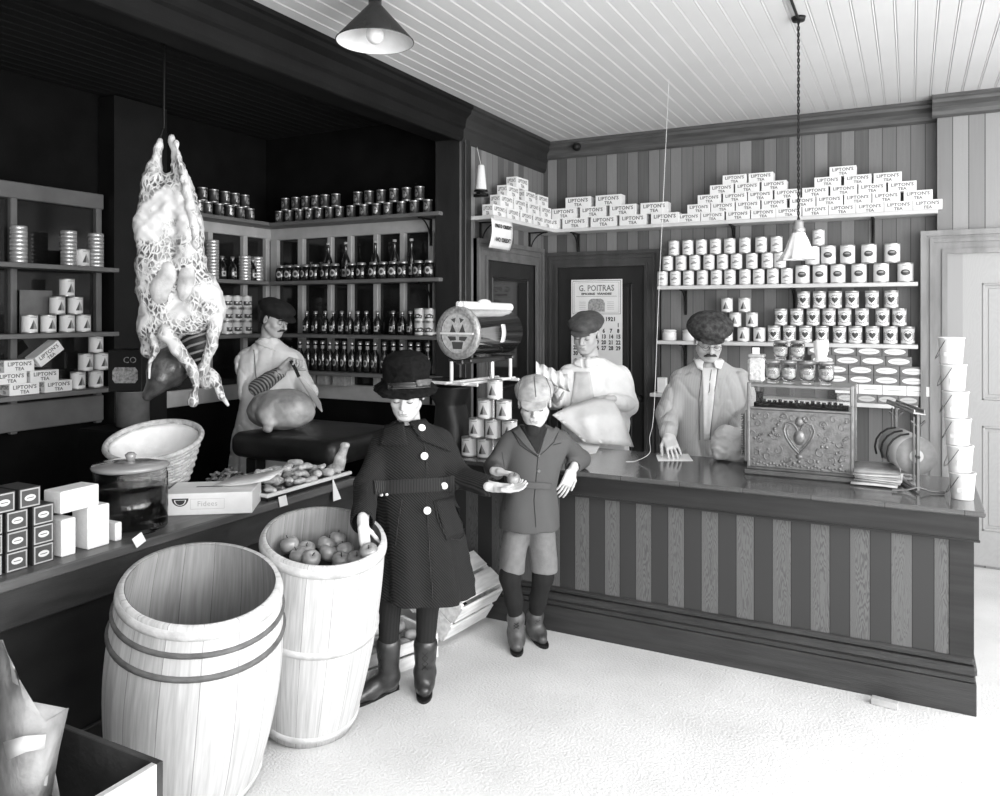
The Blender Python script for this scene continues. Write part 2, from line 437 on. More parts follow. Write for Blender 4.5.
        for c1 in corners:
            for axi in range(3):
                if c1[axi]: continue
                c2 = list(c1); c2[axi] = 1
                f1 = F[tuple((cells+c1).T)]; f2 = F[tuple((cells+c2).T)]
                m = (f1 < 0) != (f2 < 0); t = np.where(m, f1/np.where(f1-f2 == 0, 1, f1-f2), 0)
                p = np.array(c1, float)+np.zeros((len(cells), 3)); p[:, axi] += t
                acc += p*m[:, None]; wt += m
        V = lo+(cells+acc/wt[:, None])*h
        faces = []
        for a in range(3):
            b, c = (a+1) % 3, (a+2) % 3
            s1 = [slice(None)]*3; s2 = [slice(None)]*3; s1[a] = slice(0, -1); s2[a] = slice(1, None)
            A = ins[tuple(s1)]; B = ins[tuple(s2)]; E = np.argwhere(A != B)
            E = E[(E[:, b] > 0) & (E[:, c] > 0) & (E[:, b] < n[b]-1) & (E[:, c] < n[c]-1)]
            flip = A[tuple(E.T)]
            q = []
            for db, dc in ((1, 1), (0, 1), (0, 0), (1, 0)):
                o = E.copy(); o[:, b] -= db; o[:, c] -= dc; q.append(ids[tuple(o.T)])
            q = np.stack(q, 1); q[~flip] = q[~flip][:, ::-1]
            faces.append(q)
        Q = np.concatenate(faces)
        for _ in range(smooth):
            nb = np.zeros_like(V); ct = np.zeros(len(V))
            for i in range(4):
                j = (i+1) % 4
                np.add.at(nb, Q[:, i], V[Q[:, j]]); np.add.at(nb, Q[:, j], V[Q[:, i]]); np.add.at(ct, Q[:, i], 1); np.add.at(ct, Q[:, j], 1)
            V = V*.5+.5*nb/ct[:, None]
        return V, Q
    def build(s, name, mats, parent=None, disp=None, smooth=1, matfn=None, loc=None):
        V, Q = s.mesh(disp, smooth)
        me = bpy.data.meshes.new(name)
        me.vertices.add(len(V)); me.vertices.foreach_set('co', V.astype(np.float32).ravel())
        me.loops.add(Q.size); me.loops.foreach_set('vertex_index', Q.astype(np.int32).ravel())
        me.polygons.add(len(Q)); me.polygons.foreach_set('loop_start', np.arange(0, Q.size, 4, dtype=np.int32))
        me.polygons.foreach_set('use_smooth', np.ones(len(Q), bool))
        if not isinstance(mats, (list, tuple)): mats = [mats]
        for m in mats: me.materials.append(m)
        if matfn is not None:
            cen = V[Q].mean(1); me.polygons.foreach_set('material_index', matfn(cen).astype(np.int32))
        me.update(calc_edges=True); me.validate()
        o = bpy.data.objects.new(name, me); C.objects.link(o)
        if parent: o.parent = parent
        if loc is not None: o.location = loc
        return o
def crease(P, amp, s, seed=0, st=(1, 1, .45)):
    """narrow fabric folds"""
    q = P*np.array(st); n = vnoise(q, s, seed); m = vnoise(q, s*1.9, seed+3)
    return amp*((1-np.abs(n))**5)+amp*.5*((1-np.abs(m))**6)-amp*.35
def vnoise(P, s, seed=0):
    """cheap smooth pseudo noise from sines, about -1..1"""
    x, y, z = P[..., 0]*s+seed, P[..., 1]*s+seed*1.7, P[..., 2]*s-seed*.6
    return (np.sin(x+1.3*np.sin(y*1.1+z))+np.sin(y*1.3+1.1*np.sin(z*.9+x*.7))+np.sin(z*1.2+1.2*np.sin(x*1.3+y*.4)))/3
# ================================================================== THE ROOM
ZC = 3.17; YB = 6.30; YP = 6.16; XL = -2.85
m_wallb = boards('oak wall boards', 'X', .0907, .085, .235, rough=.45, contrast=.2, wavy=.15, groove=.05, alt=.5)
m_walll = boards('oak wall boards side', 'Y', .0907, .085, .235, rough=.45, contrast=.2, wavy=.15, groove=.05, alt=.5)
m_pier = boards('oak pier boards', 'X', .094, .19, .32, rough=.45, contrast=.14, wavy=.2, off=.03)
m_oak = M('varnished oak trim', .15, .4, .3, 3, .15, 30, stretch=(1, 1, 8))
m_oakh = M('varnished oak rail', .075, .4, .3, 3, .15, 30, stretch=(1.5, 6, 14))
m_dark = M('dark stained wood', .022, .4, .3, 4, .1, 30, stretch=(2, 2, .6), spec=.35)
m_black = M('black painted wood', .008, .5, .3, 5, .1, spec=.3)
m_lightoak = boards('pale oak door', 'X', .35, .27, .40, rough=.4, contrast=.12, wavy=.5, groove=.0, off=.1, gsc=.8)
m_cream = M('cream painted wood', .5, .5, .1, 8, .1)
m_shelf = M('painted shelf board', .62, .5, .08, 6, .05)
m_white = M('white paper', .82, .7, .04, 10)
m_ink = M('black printing ink', .03, .6, .1)
m_ink2 = M('grey printing ink', .12, .6, .1)
m_iron = M('black cast iron', .02, .4, .2, 20, metal=.6)
m_paneg = M('dark window glass', .012, .08, .3, 3)
m_floor = M('dusty sawdust floor', .66, .95, .10, 2.2, .5, 90, detail=8)
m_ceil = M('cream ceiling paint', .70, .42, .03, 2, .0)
m_ceild = M('shade-darkened brown ceiling paint', .014, .7, .1, 2, spec=.15)  # brown paint darkened further, the butchery's shade put into its colour
m_plaster = M('grey plaster', .35, .8, .06, 4)
struct(MB().box((-1.3, 2.7, -.05), (8.2, 9.4, .1)), 'floor', m_floor)
def beadboard(x0, x1, y0, y1, z, w, mat, name):
    mb = MB(); n = int((x1-x0)/w)
    prof = []
    for i in range(n):
        x = x1-i*w
        prof += [(x, z), (x-w+.014, z), (x-w+.0125, z+.007), (x-w+.008, z+.0015), (x-w+.004, z-.001), (x-w+.0012, z+.007)]
    prof.append((x1-n*w, z))
    v = []; f = []
    for (x, zz) in prof: v += [(x, y0, zz), (x, y1, zz)]
    for i in range(len(prof)-1): f.append((2*i, 2*i+1, 2*i+3, 2*i+2))
    mb.add(v, f)
    mb.box(((x0+x1)/2, (y0+y1)/2, z+.05), (x1-x0+.02, y1-y0, .06))
    return struct(mb, name, mat)
beadboard(-2.87, 2.7, -1.75, 6.4, ZC, .0925, m_ceil, 'ceiling')
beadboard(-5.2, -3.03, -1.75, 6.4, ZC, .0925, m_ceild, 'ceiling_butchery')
# back wall, pier at right, right wall with the shop windows, front wall
struct(MB().box((-1.32, YB+.06, ZC/2), (3.1, .12, ZC)), 'wall_back', m_wallb)
struct(MB().box((1.43, YP+.09, ZC/2), (2.54, .18, ZC)), 'wall_back_pier', m_pier)
mb = MB()
XR = 2.6
for (y0, y1, z0, z1) in ((-1.7, 6.3, 0, .7), (-1.7, 6.3, 2.85, ZC), (-1.7, -.9, .7, 2.85), (.9, 1.2, .7, 2.85), (3.0, 3.3, .7, 2.85), (5.4, 6.3, .7, 2.85)):
    mb.box((XR+.06, (y0+y1)/2, (z0+z1)/2), (.12, y1-y0, z1-z0))
struct(mb, 'wall_right', m_plaster)
mb = MB(); YF = -1.7
for (x0, x1, z0, z1) in ((-5.1, 2.7, 0, .6), (-5.1, 2.7, 2.85, ZC), (-5.1, -1.9, .6, 2.85), (.2, .45, .6, 2.85), (2.4, 2.7, .6, 2.85)):
    mb.box(((x0+x1)/2, YF-.06, (z0+z1)/2), (x1-x0, .12, z1-z0))
struct(mb, 'wall_front', m_plaster)
def window_frame(n, a, b, z0, z1, axis):
    mb = MB(); L = b-a
    def bx(u, z, du, dz):
        if axis == 'x': mb.box((u, YF-.06, z), (du, .07, dz), ch=.004)
        else: mb.box((XR+.06, u, z), (.07, du, dz), ch=.004)
    bx((a+b)/2, z0+.03, L, .06); bx((a+b)/2, z1-.03, L, .06); bx(a+.03, (z0+z1)/2, .06, z1-z0); bx(b-.03, (z0+z1)/2, .06, z1-z0)
    bx((a+b)/2, (z0+z1)/2+.55, L, .04)
    struct(mb, 'window_%d' % n, m_cream)
window_frame(1, -1.9, .2, .6, 2.85, 'x'); window_frame(2, .45, 2.4, .6, 2.85, 'x')
window_frame(3, -.9, .9, .7, 2.85, 'y'); window_frame(4, 1.2, 3.0, .7, 2.85, 'y'); window_frame(5, 3.3, 5.4, .7, 2.85, 'y')
# return wall on the left with its door, and the square post
struct(MB().box((XL-.08, 5.68, ZC/2), (.16, 1.36, ZC)), 'wall_left', m_walll)
struct(MB().box((XL-.10, 4.93, 1.5), (.22, .16, 3.0), ch=.01).box((XL+.015, 4.93, 1.5), (.02, .07, 3.0), ch=.004), 'trim_1', m_dark)
# beam between shop and butchery
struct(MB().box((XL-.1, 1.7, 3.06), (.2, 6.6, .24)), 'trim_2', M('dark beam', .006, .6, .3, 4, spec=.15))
def crown(name, a, b, n, mat, z=ZC, prof=None):
    """moulding along a->b, projecting along n"""
    prof = prof or [(0, 0), (.10, 0), (.10, -.02), (.088, -.03), (.085, -.05), (.05, -.075), (.035, -.10), (.03, -.125), (.014, -.14), (0, -.14)]
    mb = MB(); vs = []; A = Vector(a); B = Vector(b); N = Vector(n)
    for P in (A, B): vs += [P+N*p+Vector((0, 0, z+q)) for p, q in prof]
    k = len(prof); fs = [(i, (i+1) % k, k+(i+1) % k, k+i) for i in range(k)]+[tuple(range(k)), tuple(range(k, 2*k))[::-1]]
    mb.add(vs, fs); return struct(mb, name, mat)
big = [(0, 0), (.11, 0), (.11, -.025), (.095, -.035), (.09, -.06), (.055, -.09), (.045, -.13), (.045, -.15), (.03, -.165), (.028, -.22), (.012, -.245), (0, -.25)]
crown('trim_3', (XL, YB, 0), (.16, YB, 0), (0, -1, 0), m_oakh)
crown('trim_4', (.13, YP, 0), (2.6, YP, 0), (0, -1, 0), m_oakh)
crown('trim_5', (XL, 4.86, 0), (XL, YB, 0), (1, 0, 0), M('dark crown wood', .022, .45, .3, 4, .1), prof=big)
crown('trim_8', (XL, -1.6, 0), (XL, 4.858, 0), (1, 0, 0), M('shade-darkened crown wood', .007, .6, .3, 4, .1, spec=.15), prof=big)  # front run of the same crown, shade put into its darker colour
struct(MB().lathe([(0, .05), (.02, .045), (.034, .025), (.036, .0)], 16, mat=Matrix.Translation(ony(577, 147, YB-.09)) @ Matrix.Rotation(PI/2, 4, 'X')), 'trim_6', m_black)
crown('baseboard_back', (1.32, YP, 0), (2.6, YP, 0), (0, -1, 0), m_oakh, z=.24, prof=[(0, 0), (.012, 0), (.02, -.03), (.02, -.24), (0, -.24)])
# ------------------------------------------------------------------ doors
def casing(mb, w, h, cw, mi=0, steps=((0, 1, .03), (.0, .22, .05), (.35, .5, .042), (.8, 1, .045))):
    """three sided architrave, local x across 0..w outer width, z up, front faces -y"""
    for (a, b, t) in steps:
        a *= cw; b *= cw
        mb.box(((a+b)/2, -t/2, (h-a)/2), (b-a, t, h-a), mi); mb.box((w-(a+b)/2, -t/2, (h-a)/2), (b-a, t, h-a), mi)
        mb.box((w/2, -t/2-.0007, h-(a+b)/2-.0005), (w-2*a-.001, t, b-a), mi)
def panel_leaf(mb, x0, x1, z0, z1, panels, mi=0, mp=0, d=.02):
    mb.box(((x0+x1)/2, -.004, (z0+z1)/2), (x1-x0, .008, z1-z0), mi)
    xs = sorted({x0, x1}); 
    # stiles and rails around the panels
    ps = panels
    zs = sorted(set([z0]+[p[2] for p in ps]+[p[3] for p in ps]+[z1]))
    cells = []
    xs = sorted(set([x0]+[p[0] for p in ps]+[p[1] for p in ps]+[x1]))
    for i in range(len(xs)-1):
        for j in range(len(zs)-1):
            cx, cz = (xs[i]+xs[i+1])/2, (zs[j]+zs[j+1])/2
            if not any(p[0] < cx < p[1] and p[2] < cz < p[3] for p in ps):
                mb.box((cx, -d/2, cz), (xs[i+1]-xs[i], d, zs[j+1]-zs[j]), mi)
    for p in ps:
        w_, h_ = p[1]-p[0], p[3]-p[2]; b = .018
        for (cx, cz, dx, dz) in ((p[0]+b/2, (p[2]+p[3])/2, b, h_), (p[1]-b/2, (p[2]+p[3])/2, b, h_), ((p[0]+p[1])/2, p[2]+b/2, w_, b), ((p[0]+p[1])/2, p[3]-b/2, w_, b)):
            mb.box((cx, -d*.62, cz), (dx, d*1.2, dz), mi, ch=.006)
        mb.box(((p[0]+p[1])/2, -.006, (p[2]+p[3])/2), (w_-.07, .012, h_-.07), mp, ch=.005)
def door(n, o, xax, w, h, cw, mats, panels, leafmat=None, glassz=None, handle=None):
    T = FRAME(o, xax, z=(0, 0, 1))
    if True:
        mb = MB(); panel_leaf(mb, cw, w-cw, .02, h-cw, panels, 0, 1 if glassz is None else 0)
        me = mb.build('door_%d' % n, mats); me.matrix_world = T; me['kind'] = 'structure'
    cs = MB(); casing(cs, w, h, cw); c = cs.build('door_frame', mats[2] if len(mats) > 2 else mats[0], me)
    if glassz: 
        g = MB().box((w/2, -.012, (glassz[0]+glassz[1])/2), (w-2*cw-.2, .006, glassz[1]-glassz[0])).build('door_glass', m_paneg, me)
    if handle:
        MB().lathe([(0, 0), (.03, 0), (.03, .006), (.01, .012), (.01, .04), (.026, .05), (.03, .065), (.02, .08), (0, .084)], 16,
                   mat=Matrix.Translation((handle[0], -.02, handle[1])) @ Matrix.Rotation(PI/2, 4, 'X')).build('door_handle', m_iron, me)
    return me
# door_1: dark panelled door in the back wall
door(1, (-2.83, YB, 0), (1, 0, 0), 1.03, 2.22, .13, (m_dark, m_dark, M('dark oak casing', .055, .35, .3, 4, .1, stretch=(3, 3, .6))),
     [(.24, .79, 1.1, 1.95), (.24, .79, .25, .95)], handle=(.86, 1.0))
# door_2: glazed door in the return wall (local x runs along -y of the room so that it faces the shop)
door(2, (XL, 5.05, 0), (0, 1, 0), 1.16, 2.25, .15, (m_dark, m_dark, M('brown oak casing', .13, .35, .3, 4, .1, stretch=(3, 3, .6))),
     [(.26, .90, 1.1, 1.98), (.26, .9, .25, .95)], glassz=(1.13, 1.95))
# door_3: pale oak door at the right
door(3, (.06, YP, 0), (1, 0, 0), 1.25, 2.26, .16, (m_lightoak, m_lightoak, M('light oak casing', .21, .35, .3, 4, .1, stretch=(3, 3, .6))),
     [(.36, .89, 1.12, 1.9), (.36, .89, .25, .95)], handle=(1.0, 1.0))
# ------------------------------------------------------------------ butchery walls, dark with glazed sashes
XB = -4.80; YQ = 5.02
m_sash = M('cream sash paint', .42, .5, .12, 8, .1)
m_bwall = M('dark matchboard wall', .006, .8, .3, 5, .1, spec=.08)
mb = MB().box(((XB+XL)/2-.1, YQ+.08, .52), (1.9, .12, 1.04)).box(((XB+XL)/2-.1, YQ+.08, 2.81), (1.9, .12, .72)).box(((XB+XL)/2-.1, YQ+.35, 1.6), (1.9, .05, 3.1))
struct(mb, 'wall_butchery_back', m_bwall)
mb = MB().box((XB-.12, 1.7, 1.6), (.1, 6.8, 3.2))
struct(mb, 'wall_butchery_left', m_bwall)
mb = MB(); gl = MB()
for z, h in ((1.07, .12), (2.37, .12)): mb.box(((XB+XL)/2-.1, YQ, z), (1.8, .05, h), ch=.005)
for px in (302, 331, 351, 377, 403.5, 432): 
    p = ony(px, 300, YQ); mb.box((p.x, YQ, 1.72), (.045 if px > 302 else .06, .045, 1.3), ch=.005)
mb.box((XB+.055, YQ, 1.72), (.07, .044, 1.3)).box((XL-.24, YQ, 1.72), (.06, .042, 1.3))
w1 = struct(mb, 'window_6', m_sash)
gl.box(((XB+XL)/2-.1, YQ+.02, 1.7), (1.75, .006, 1.3)); gl.build('window_pane', m_paneg, w1)
mb = MB(); gl = MB()
for z, h in ((1.07, .12), (2.37, .10)): mb.box((XB, 4.45, z), (.05, 1.1, h), ch=.005)
for y in (3.93, 4.36, 4.72, 4.97): mb.box((XB, y, 1.72), (.044, .045, 1.3), ch=.005)
w2 = struct(mb, 'window_7', m_sash)
gl.box((XB-.02, 4.45, 1.7), (.006, 1.08, 1.3)); gl.build('window_pane', m_paneg, w2)
struct(MB().box((XB+.02, 3.68, 1.6), (.16, .42, 3.1)), 'trim_7', m_black)
mb = MB(); gl = MB()
for z, h in ((2.44, .10), (1.07, .17)): mb.box((XB, 2.45, z), (.05, 2.0, h), ch=.005)
for y in (1.46, 2.1, 2.86, 3.42): mb.box((XB, y, 1.72), (.04, .04, 1.5), ch=.005)
w3 = struct(mb, 'window_8', M('shade-dimmed grey sash paint', .13, .5, .12, 8, .1))  # sash grey darkened to stand in for the cabinet's dimmer light
gl.box((XB-.02, 2.45, 1.74), (.006, 2.0, 1.4)); gl.build('window_pane', m_paneg, w3)
# ================================================================== SHELVES
def shelf(name, label, p0, p1, depth, z, nrm, mat=None, brackets=(), th=.028, lip=False, group=None):
    """board from p0 to p1 (xy on the wall), projecting along nrm"""
    P0, P1, N = Vector((*p0, 0)), Vector((*p1, 0)), Vector((*nrm, 0)); L = (P1-P0).length
    t = thing(name, label, 'shelf', (P0.x, P0.y, z), 0, group)
    x = (P1-P0).normalized(); T = FRAME((0, 0, 0), x, z=(0, 0, 1))
    s = -1 if (T @ Vector((0, 1, 0))).dot(N) < 0 else 1
    mb = MB().box((L/2, s*depth/2, -th/2), (L, depth, th), ch=.003, mat=T)
    if lip: mb.box((L/2, s*.01, -th-.025), (L, .018, .05), mat=T)
    mb.build('shelf_board', mat or m_shelf, t)
    for bx in brackets:
        b = MB(); pts = []
        for i in range(9):
            a = PI/2*i/8; pts.append((bx, s*(.015+(depth-.05)*(1-math.cos(a))), -th-.17+.165*math.sin(a)))
        b.tube(pts, .006, 6, mat=T).box((bx, s*.008, -th-.1), (.02, .012, .2), mat=T).box((bx, s*(depth-.03)/2, -th-.005), (.02, depth-.03, .01), mat=T)
        b.build('bracket', m_iron, t)
    return t
SD = .20
XE1 = ony(938, 210, YB-SD).x
shelf('wall_shelf', 'long high white shelf of tea cartons on the back wall', (XL+.01, YB), (XE1, YB), SD, 2.405, (0, -1), brackets=(.32, 1.62, 2.6))
shelf('wall_shelf', 'short high white shelf of tea cartons over the glazed left door', (XL, YB-.2), (XL, 5.0), .2, 2.405, (1, 0), brackets=(.1, .95))
XS0, XS1 = ony(657, 340, YB-SD).x, ony(918, 340, YB-SD).x
shelf('wall_shelf', 'white shelf carrying three rows of plain pale cans', (XS0, YB), (XS1, YB), SD, 1.913, (0, -1), brackets=(.18, 1.0))
shelf('wall_shelf', 'white shelf carrying the heart-label cans behind the capped shopkeeper', (XS0, YB), (XS1, YB), SD, 1.482, (0, -1), brackets=(.18, .95))
shelf('wall_shelf', 'lowest white shelf with the oval-label packets behind the cash register', (XS0-.06, YB), (XS1, YB), SD, 1.065, (0, -1), brackets=(.3, 1.0))
m_bshelf = M('shade-dimmed grey shelf board', .14, .5, .15, 6)  # board colour lowered, the dim light on these shelves painted in
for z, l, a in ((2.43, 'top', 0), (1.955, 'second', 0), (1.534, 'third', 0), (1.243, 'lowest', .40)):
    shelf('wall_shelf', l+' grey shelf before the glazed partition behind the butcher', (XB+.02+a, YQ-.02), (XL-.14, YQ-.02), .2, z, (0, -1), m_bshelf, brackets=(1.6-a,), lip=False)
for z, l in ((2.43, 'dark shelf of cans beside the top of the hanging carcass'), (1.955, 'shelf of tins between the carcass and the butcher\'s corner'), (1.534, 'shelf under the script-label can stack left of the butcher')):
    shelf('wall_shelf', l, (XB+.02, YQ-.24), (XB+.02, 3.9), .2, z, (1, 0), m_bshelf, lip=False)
for py, l in ((265, 'top shelf of the far left cabinet'), (333, 'middle shelf of the far left cabinet'), (392, 'bottom shelf of the far left cabinet')):
    z = onx(60, py, XB+.2).z
    shelf('wall_shelf', l, (XB+.02, 3.42), (XB+.02, 1.5), .2, z, (1, 0), m_bshelf, lip=False)
    if py == 265: ZL1 = z
    elif py == 333: ZL2 = z
    else: ZL3 = z
# ================================================================== MAIN COUNTER
m_panel = boards('counter front boards', 'X', .0835, .034, .118, rough=.4, contrast=.55, wavy=.85, groove=.05, off=.03, gsc=.55, alt=1.25)
m_apron = M('dark counter rail', .022, .42, .3, 3, .06, 30, stretch=(.8, 5, 14), spec=.35)
m_top = boards('worn counter top', 'X', .3, .06, .10, rough=.13, contrast=.4, wavy=.2, groove=.01, grain_axis='Y', alt=.2, spec=.6)
ct = thing('shop_counter', 'long dark varnished wooden counter with striped board front', 'counter', (-1.3, 3.87, 0))
def cb(c, d, ch=0): return ((c[0]+1.3, c[1]-3.87, c[2]), d)
XE = .246; X0 = -2.84
def rel(mb, x0, x1, y0, y1, z0, z1, ch=.003): mb.box(((x0+x1)/2+1.3, (y0+y1)/2-3.87, (z0+z1)/2), (x1-x0, y1-y0, z1-z0), ch=ch); return mb
rel(MB(), X0, XE+.03, 3.815, 4.56, .852, .876, .006).build('worktop', m_top, ct)
rel(rel(MB(), X0, XE+.008, 3.85, 4.5, .739, .852, .004), X0, XE+.012, 3.845, 3.86, .739, .75).build('apron', m_apron, ct)
rel(MB(), X0, XE-.012, 3.895, 4.45, .2, .739, 0).build('front_panel', m_panel, ct)
rel(MB(), XE-.10, XE-.008, 3.89, 4.455, .2, .739, .002).build('corner_post', m_apron, ct)
mb = rel(rel(rel(rel(MB(), X0, XE, 3.868, 4.48, 0, .135), X0, XE-.003, 3.872, 4.475, .135, .165, .006), X0, XE+.002, 3.862, 4.48, .165, .205, .01), X0, XE-.006, 3.88, 4.47, .205, .235, .008)
mb.build('base_moulding', M('dark counter plinth', .030, .45, .35, 4, .2, 30, stretch=(.8, 5, 10)), ct)
# ================================================================== LEFT DISPLAY COUNTER
m_ltop = M('worn pale counter edge', .10, .4, .4, 3, .1, 20, stretch=(5, .8, 5))
lc = thing("display_counter", 'low dark side counter running towards the camera under jar and packets', 'counter', (-3.1, 2.15, 0))
LX0, LX1, LZ = -3.42, -2.78, .77
MB().box(((LX0+LX1)/2+3.1, 0, LZ-.02), (LX1-LX0, 2.9, .04), ch=.006).build('worktop', m_ltop, lc)
MB().box(((LX0+LX1)/2+3.08, 0, .36), (LX1-LX0-.06, 2.84, .74)).build('cabinet_body', M('dark counter cabinet', .008, .5, .35, 4, .1, stretch=(4, .8, 4)), lc)
MB().box((LX1-.03+3.1, 0, .665), (.03, 2.88, .15), ch=.006).build('front_rail', M('brown counter edge rail', .035, .45, .4, 4, .1, stretch=(5, .8, 5)), lc)
MB().box((LX1-.05+3.1, 0, .05), (.03, 2.86, .1), ch=.004).build('base_moulding', m_dark, lc)
# ================================================================== CARTONS, CANS AND PACKETS
m_card = M('white carton card', .80, .7, .04, 20)
m_tin = M('pale can label', .78, .45, .05, 20)
m_tinr = M('tinned metal', .5, .3, .1, 20, metal=.7)
m_paledk = M('grey label print', .30, .6, .2, 60)
m_dkprint = M('dark label print', .05, .5, .2, 60)
WR = lambda o: FRAME(o, (1, 0, 0), z=(0, -1, 0))       # writing plane facing -y
def tea_carton(w, d, h):
    mb = MB().box((0, 0, h/2), (w, d, h), 0, ch=.0015)
    for sy, fr in ((1, WR((0, -d/2-.0008, 0))), (1, FRAME((-w/2-.0008, 0, 0), (0, -1, 0), z=(-1, 0, 0)))):
        k = 1 if fr[1][3] != 0 or fr[0][3] == 0 else d/w
        add_text(mb, "LIPTON'S", h*.46, fr @ Matrix.Translation((0, h*.66, 0)), 1, bold=h*.012, sx=w*.86/(h*2.12)*k)
        add_text(mb, "TEA", h*.40, fr @ Matrix.Translation((0, h*.25, 0)), 1, bold=h*.012, sx=1.05*k)
    mb.box((0, 0, h-.0002), (w*.996, d*.98, .0012), 0)
    return mb.build('tea_carton', [m_card, m_ink2])
cart_a = Proto(tag(tea_carton(.222, .10, .086), 'x', 'carton')); cart_b = Proto(tag(tea_carton(.176, .10, .068), 'x', 'carton'))
def row_px(cs, s, ox): return [ox+c*s for c in cs]
def lay(proto, pxs, yplane, z, h, hw, row, nrows, fmt, group, jit=.0):
    xs = [ony(p, 300, yplane).x for p in pxs]
    for i in range(1, len(xs)): xs[i] = max(xs[i], xs[i-1]+2*hw+.003)
    for i, x in enumerate(xs):
        proto.put((x, yplane+random.uniform(-jit, jit), z+row*(h+.0006)), random.uniform(-jit, jit)*3, fmt.format(p=nth(i, len(xs)), r=rowname(row, nrows)), group)
# long shelf, left heap (bigger cartons) then right heap
L1 = [[421.5, 526.5, 636, 748.5, 871], [485, 595, 710, 829.5], [538.5, 655]]
for r, cs in enumerate(L1):
    lay(cart_a, row_px(cs, .26, 440), YB-.13, 2.405, .086, .111, r, 3, 'tea carton, {p}, {r} of the left heap, long high shelf', 'tea cartons on the long high shelf', .002)
R1 = [[37, 121, 211, 301, 390, 485.5, 577.5, 671.5, 767, 868.5], [72, 157, 246, 339, 440, 536, 636, 737, 850], [109, 200, 290, 385, 485, 586, 687, 794],
      [153, 244, 339, 529, 636, 742], [199, 292, 583]]
for r, cs in enumerate(R1):
    lay(cart_b, row_px(cs, .28, 680), YB-.13, 2.405, .068, .088, r, 5, 'tea carton, {p}, {r} of the right heap, long high shelf', 'tea cartons on the long high shelf', .002)
S1 = [[480, 503.5, 516, 530], [496, 509, 522], [491, 514, 528], [505]]
S1 = [[5.15, 5.38, 5.61, 5.84, 6.07], [5.27, 5.50, 5.75, 5.99], [5.38, 5.68, 5.93], [5.54]]
for r, ys in enumerate(S1):
    for i, y in enumerate(ys):
        if r == 0 and i == 4: y = 6.02
        cart_a.put((XL+.12, y, 2.405+r*.0866), PI/2+random.uniform(-.03, .03), 'tea carton, %s, %s of the heap over the glazed door' % (nth(i, len(ys)), rowname(r, 4)), 'tea cartons over the glazed door',
                   scale=(.88, .9, 1))
# ---- cans
def can(name, r, h, deco, body=m_tin, ridge=True, extra=()):
    rr = r; R = []
    prof = [(0, 0), (r*.96, 0), (r, .002), (r, .007), (r*.975, .009), (r*.975, h-.009), (r, h-.007), (r, h-.002), (r*.97, h), (r*.95, h-.003), (0, h-.003)]
    mb = MB().lathe(prof, 28, mi=[1, 1, 1, 1, 0, 1, 1, 1, 1, 1])
    deco(mb, r*.975+.0006, h)
    return Proto(tag(mb.build(name, [body, m_tinr, m_dkprint, m_paledk, m_tin]+list(extra)), 'x', 'can'))
def d_script(mb, r, h):
    decal(mb, [(-.026, -.012), (.026, -.004), (.024, .006), (-.026, -.002)], r, h*.48, 3); decal(mb, [(-.02, -.002), (.02, -.002), (.02, .002), (-.02, .002)], r, h*.76, 3)
    decal(mb, [(-.012, -.002), (.014, -.002), (.014, .002), (-.012, .002)], r, h*.22, 3); decal(mb, ell(.012, .009, 12, .002, .004), r+.0002, h*.48, 3)
def d_oval(mb, r, h):
    decal(mb, ell(.031, .021, 20), r, h*.5, 2); decal(mb, ell(.02, .006, 12, 0, .006), r+.0003, h*.5, 3)
    decal(mb, [(-.02, -.0015), (.02, -.0015), (.02, .0015), (-.02, .0015)], r, h*.84, 3)
def d_heart(mb, r, h):
    for k in range(16):
        a = 2*PI*k/16; decal(mb, ell(.006, .0045, 8, .032*math.cos(a), .036*math.sin(a)), r, h*.47, 3)
    decal(mb, ell(.028, .03, 20), r+.0002, h*.47, 4); decal(mb, heart(.026), r+.0004, h*.47, 2)
    for s_ in (-1, 1): decal(mb, [(s_*.05-.012, -.03), (s_*.05+.012, -.03), (s_*.05+.01, .03), (s_*.05-.008, .02)], r, h*.45, 3)
    decal(mb, [(-.05, -.002), (.05, -.002), (.05, .002), (-.05, .002)], r, h*.9, 2)
def d_tri(mb, r, h, k=1.0):
    decal(mb, [(-.024*k, -.026*k), (.024*k, -.026*k), (-.002, .030*k)], r, h*.46, 3); decal(mb, [(-.024*k, -.026*k), (-.004, -.026*k), (-.001, .026*k)], r+.0003, h*.46, 2)
    decal(mb, [(-.02, -.0015), (.02, -.0015), (.02, .0015), (-.02, .0015)], r, h*.86, 3)
can_a = can('food_can', .043, .119, d_script); can_b = can('food_can', .051, .137, d_oval); can_h = can('food_can', .0455, .125, d_heart); can_t = can('food_can', .0445, .111, d_tri)
YS = YB-.12
S2a = [[75, 118, 162, 208, 255, 300, 350, 396, 443, 490], [93, 137, 183, 230, 275, 322, 373, 425, 467], [113, 160, 205, 252, 299, 350, 404, 455]]
for r, cs in enumerate(S2a):
    lay(can_a, row_px(cs, .3, 640), YS, 1.913, .119, .043, r, 3, 'pale script-print can, {p}, {r} on the upper can shelf', 'pale cans on the upper can shelf', .003)
S2b = [[542, 600, 660, 730, 804, 885], [575, 628, 692, 763, 841]]
for r, cs in enumerate(S2b):
    lay(can_b, row_px(cs, .3, 640), YS, 1.913, .137, .051, r, 2, 'large dark-oval can, {p}, {r} on the upper can shelf', 'oval-label cans on the upper can shelf', .003)
can_a.put((ony(640+595*.3, 300, YS).x, YS, 1.913+2*.1376), 0, 'single pale can perched on top of the larger cans behind the hanging glass lamp', 'pale cans on the upper can shelf')
S3a = [[345, 398], [318, 373], [290, 348]]
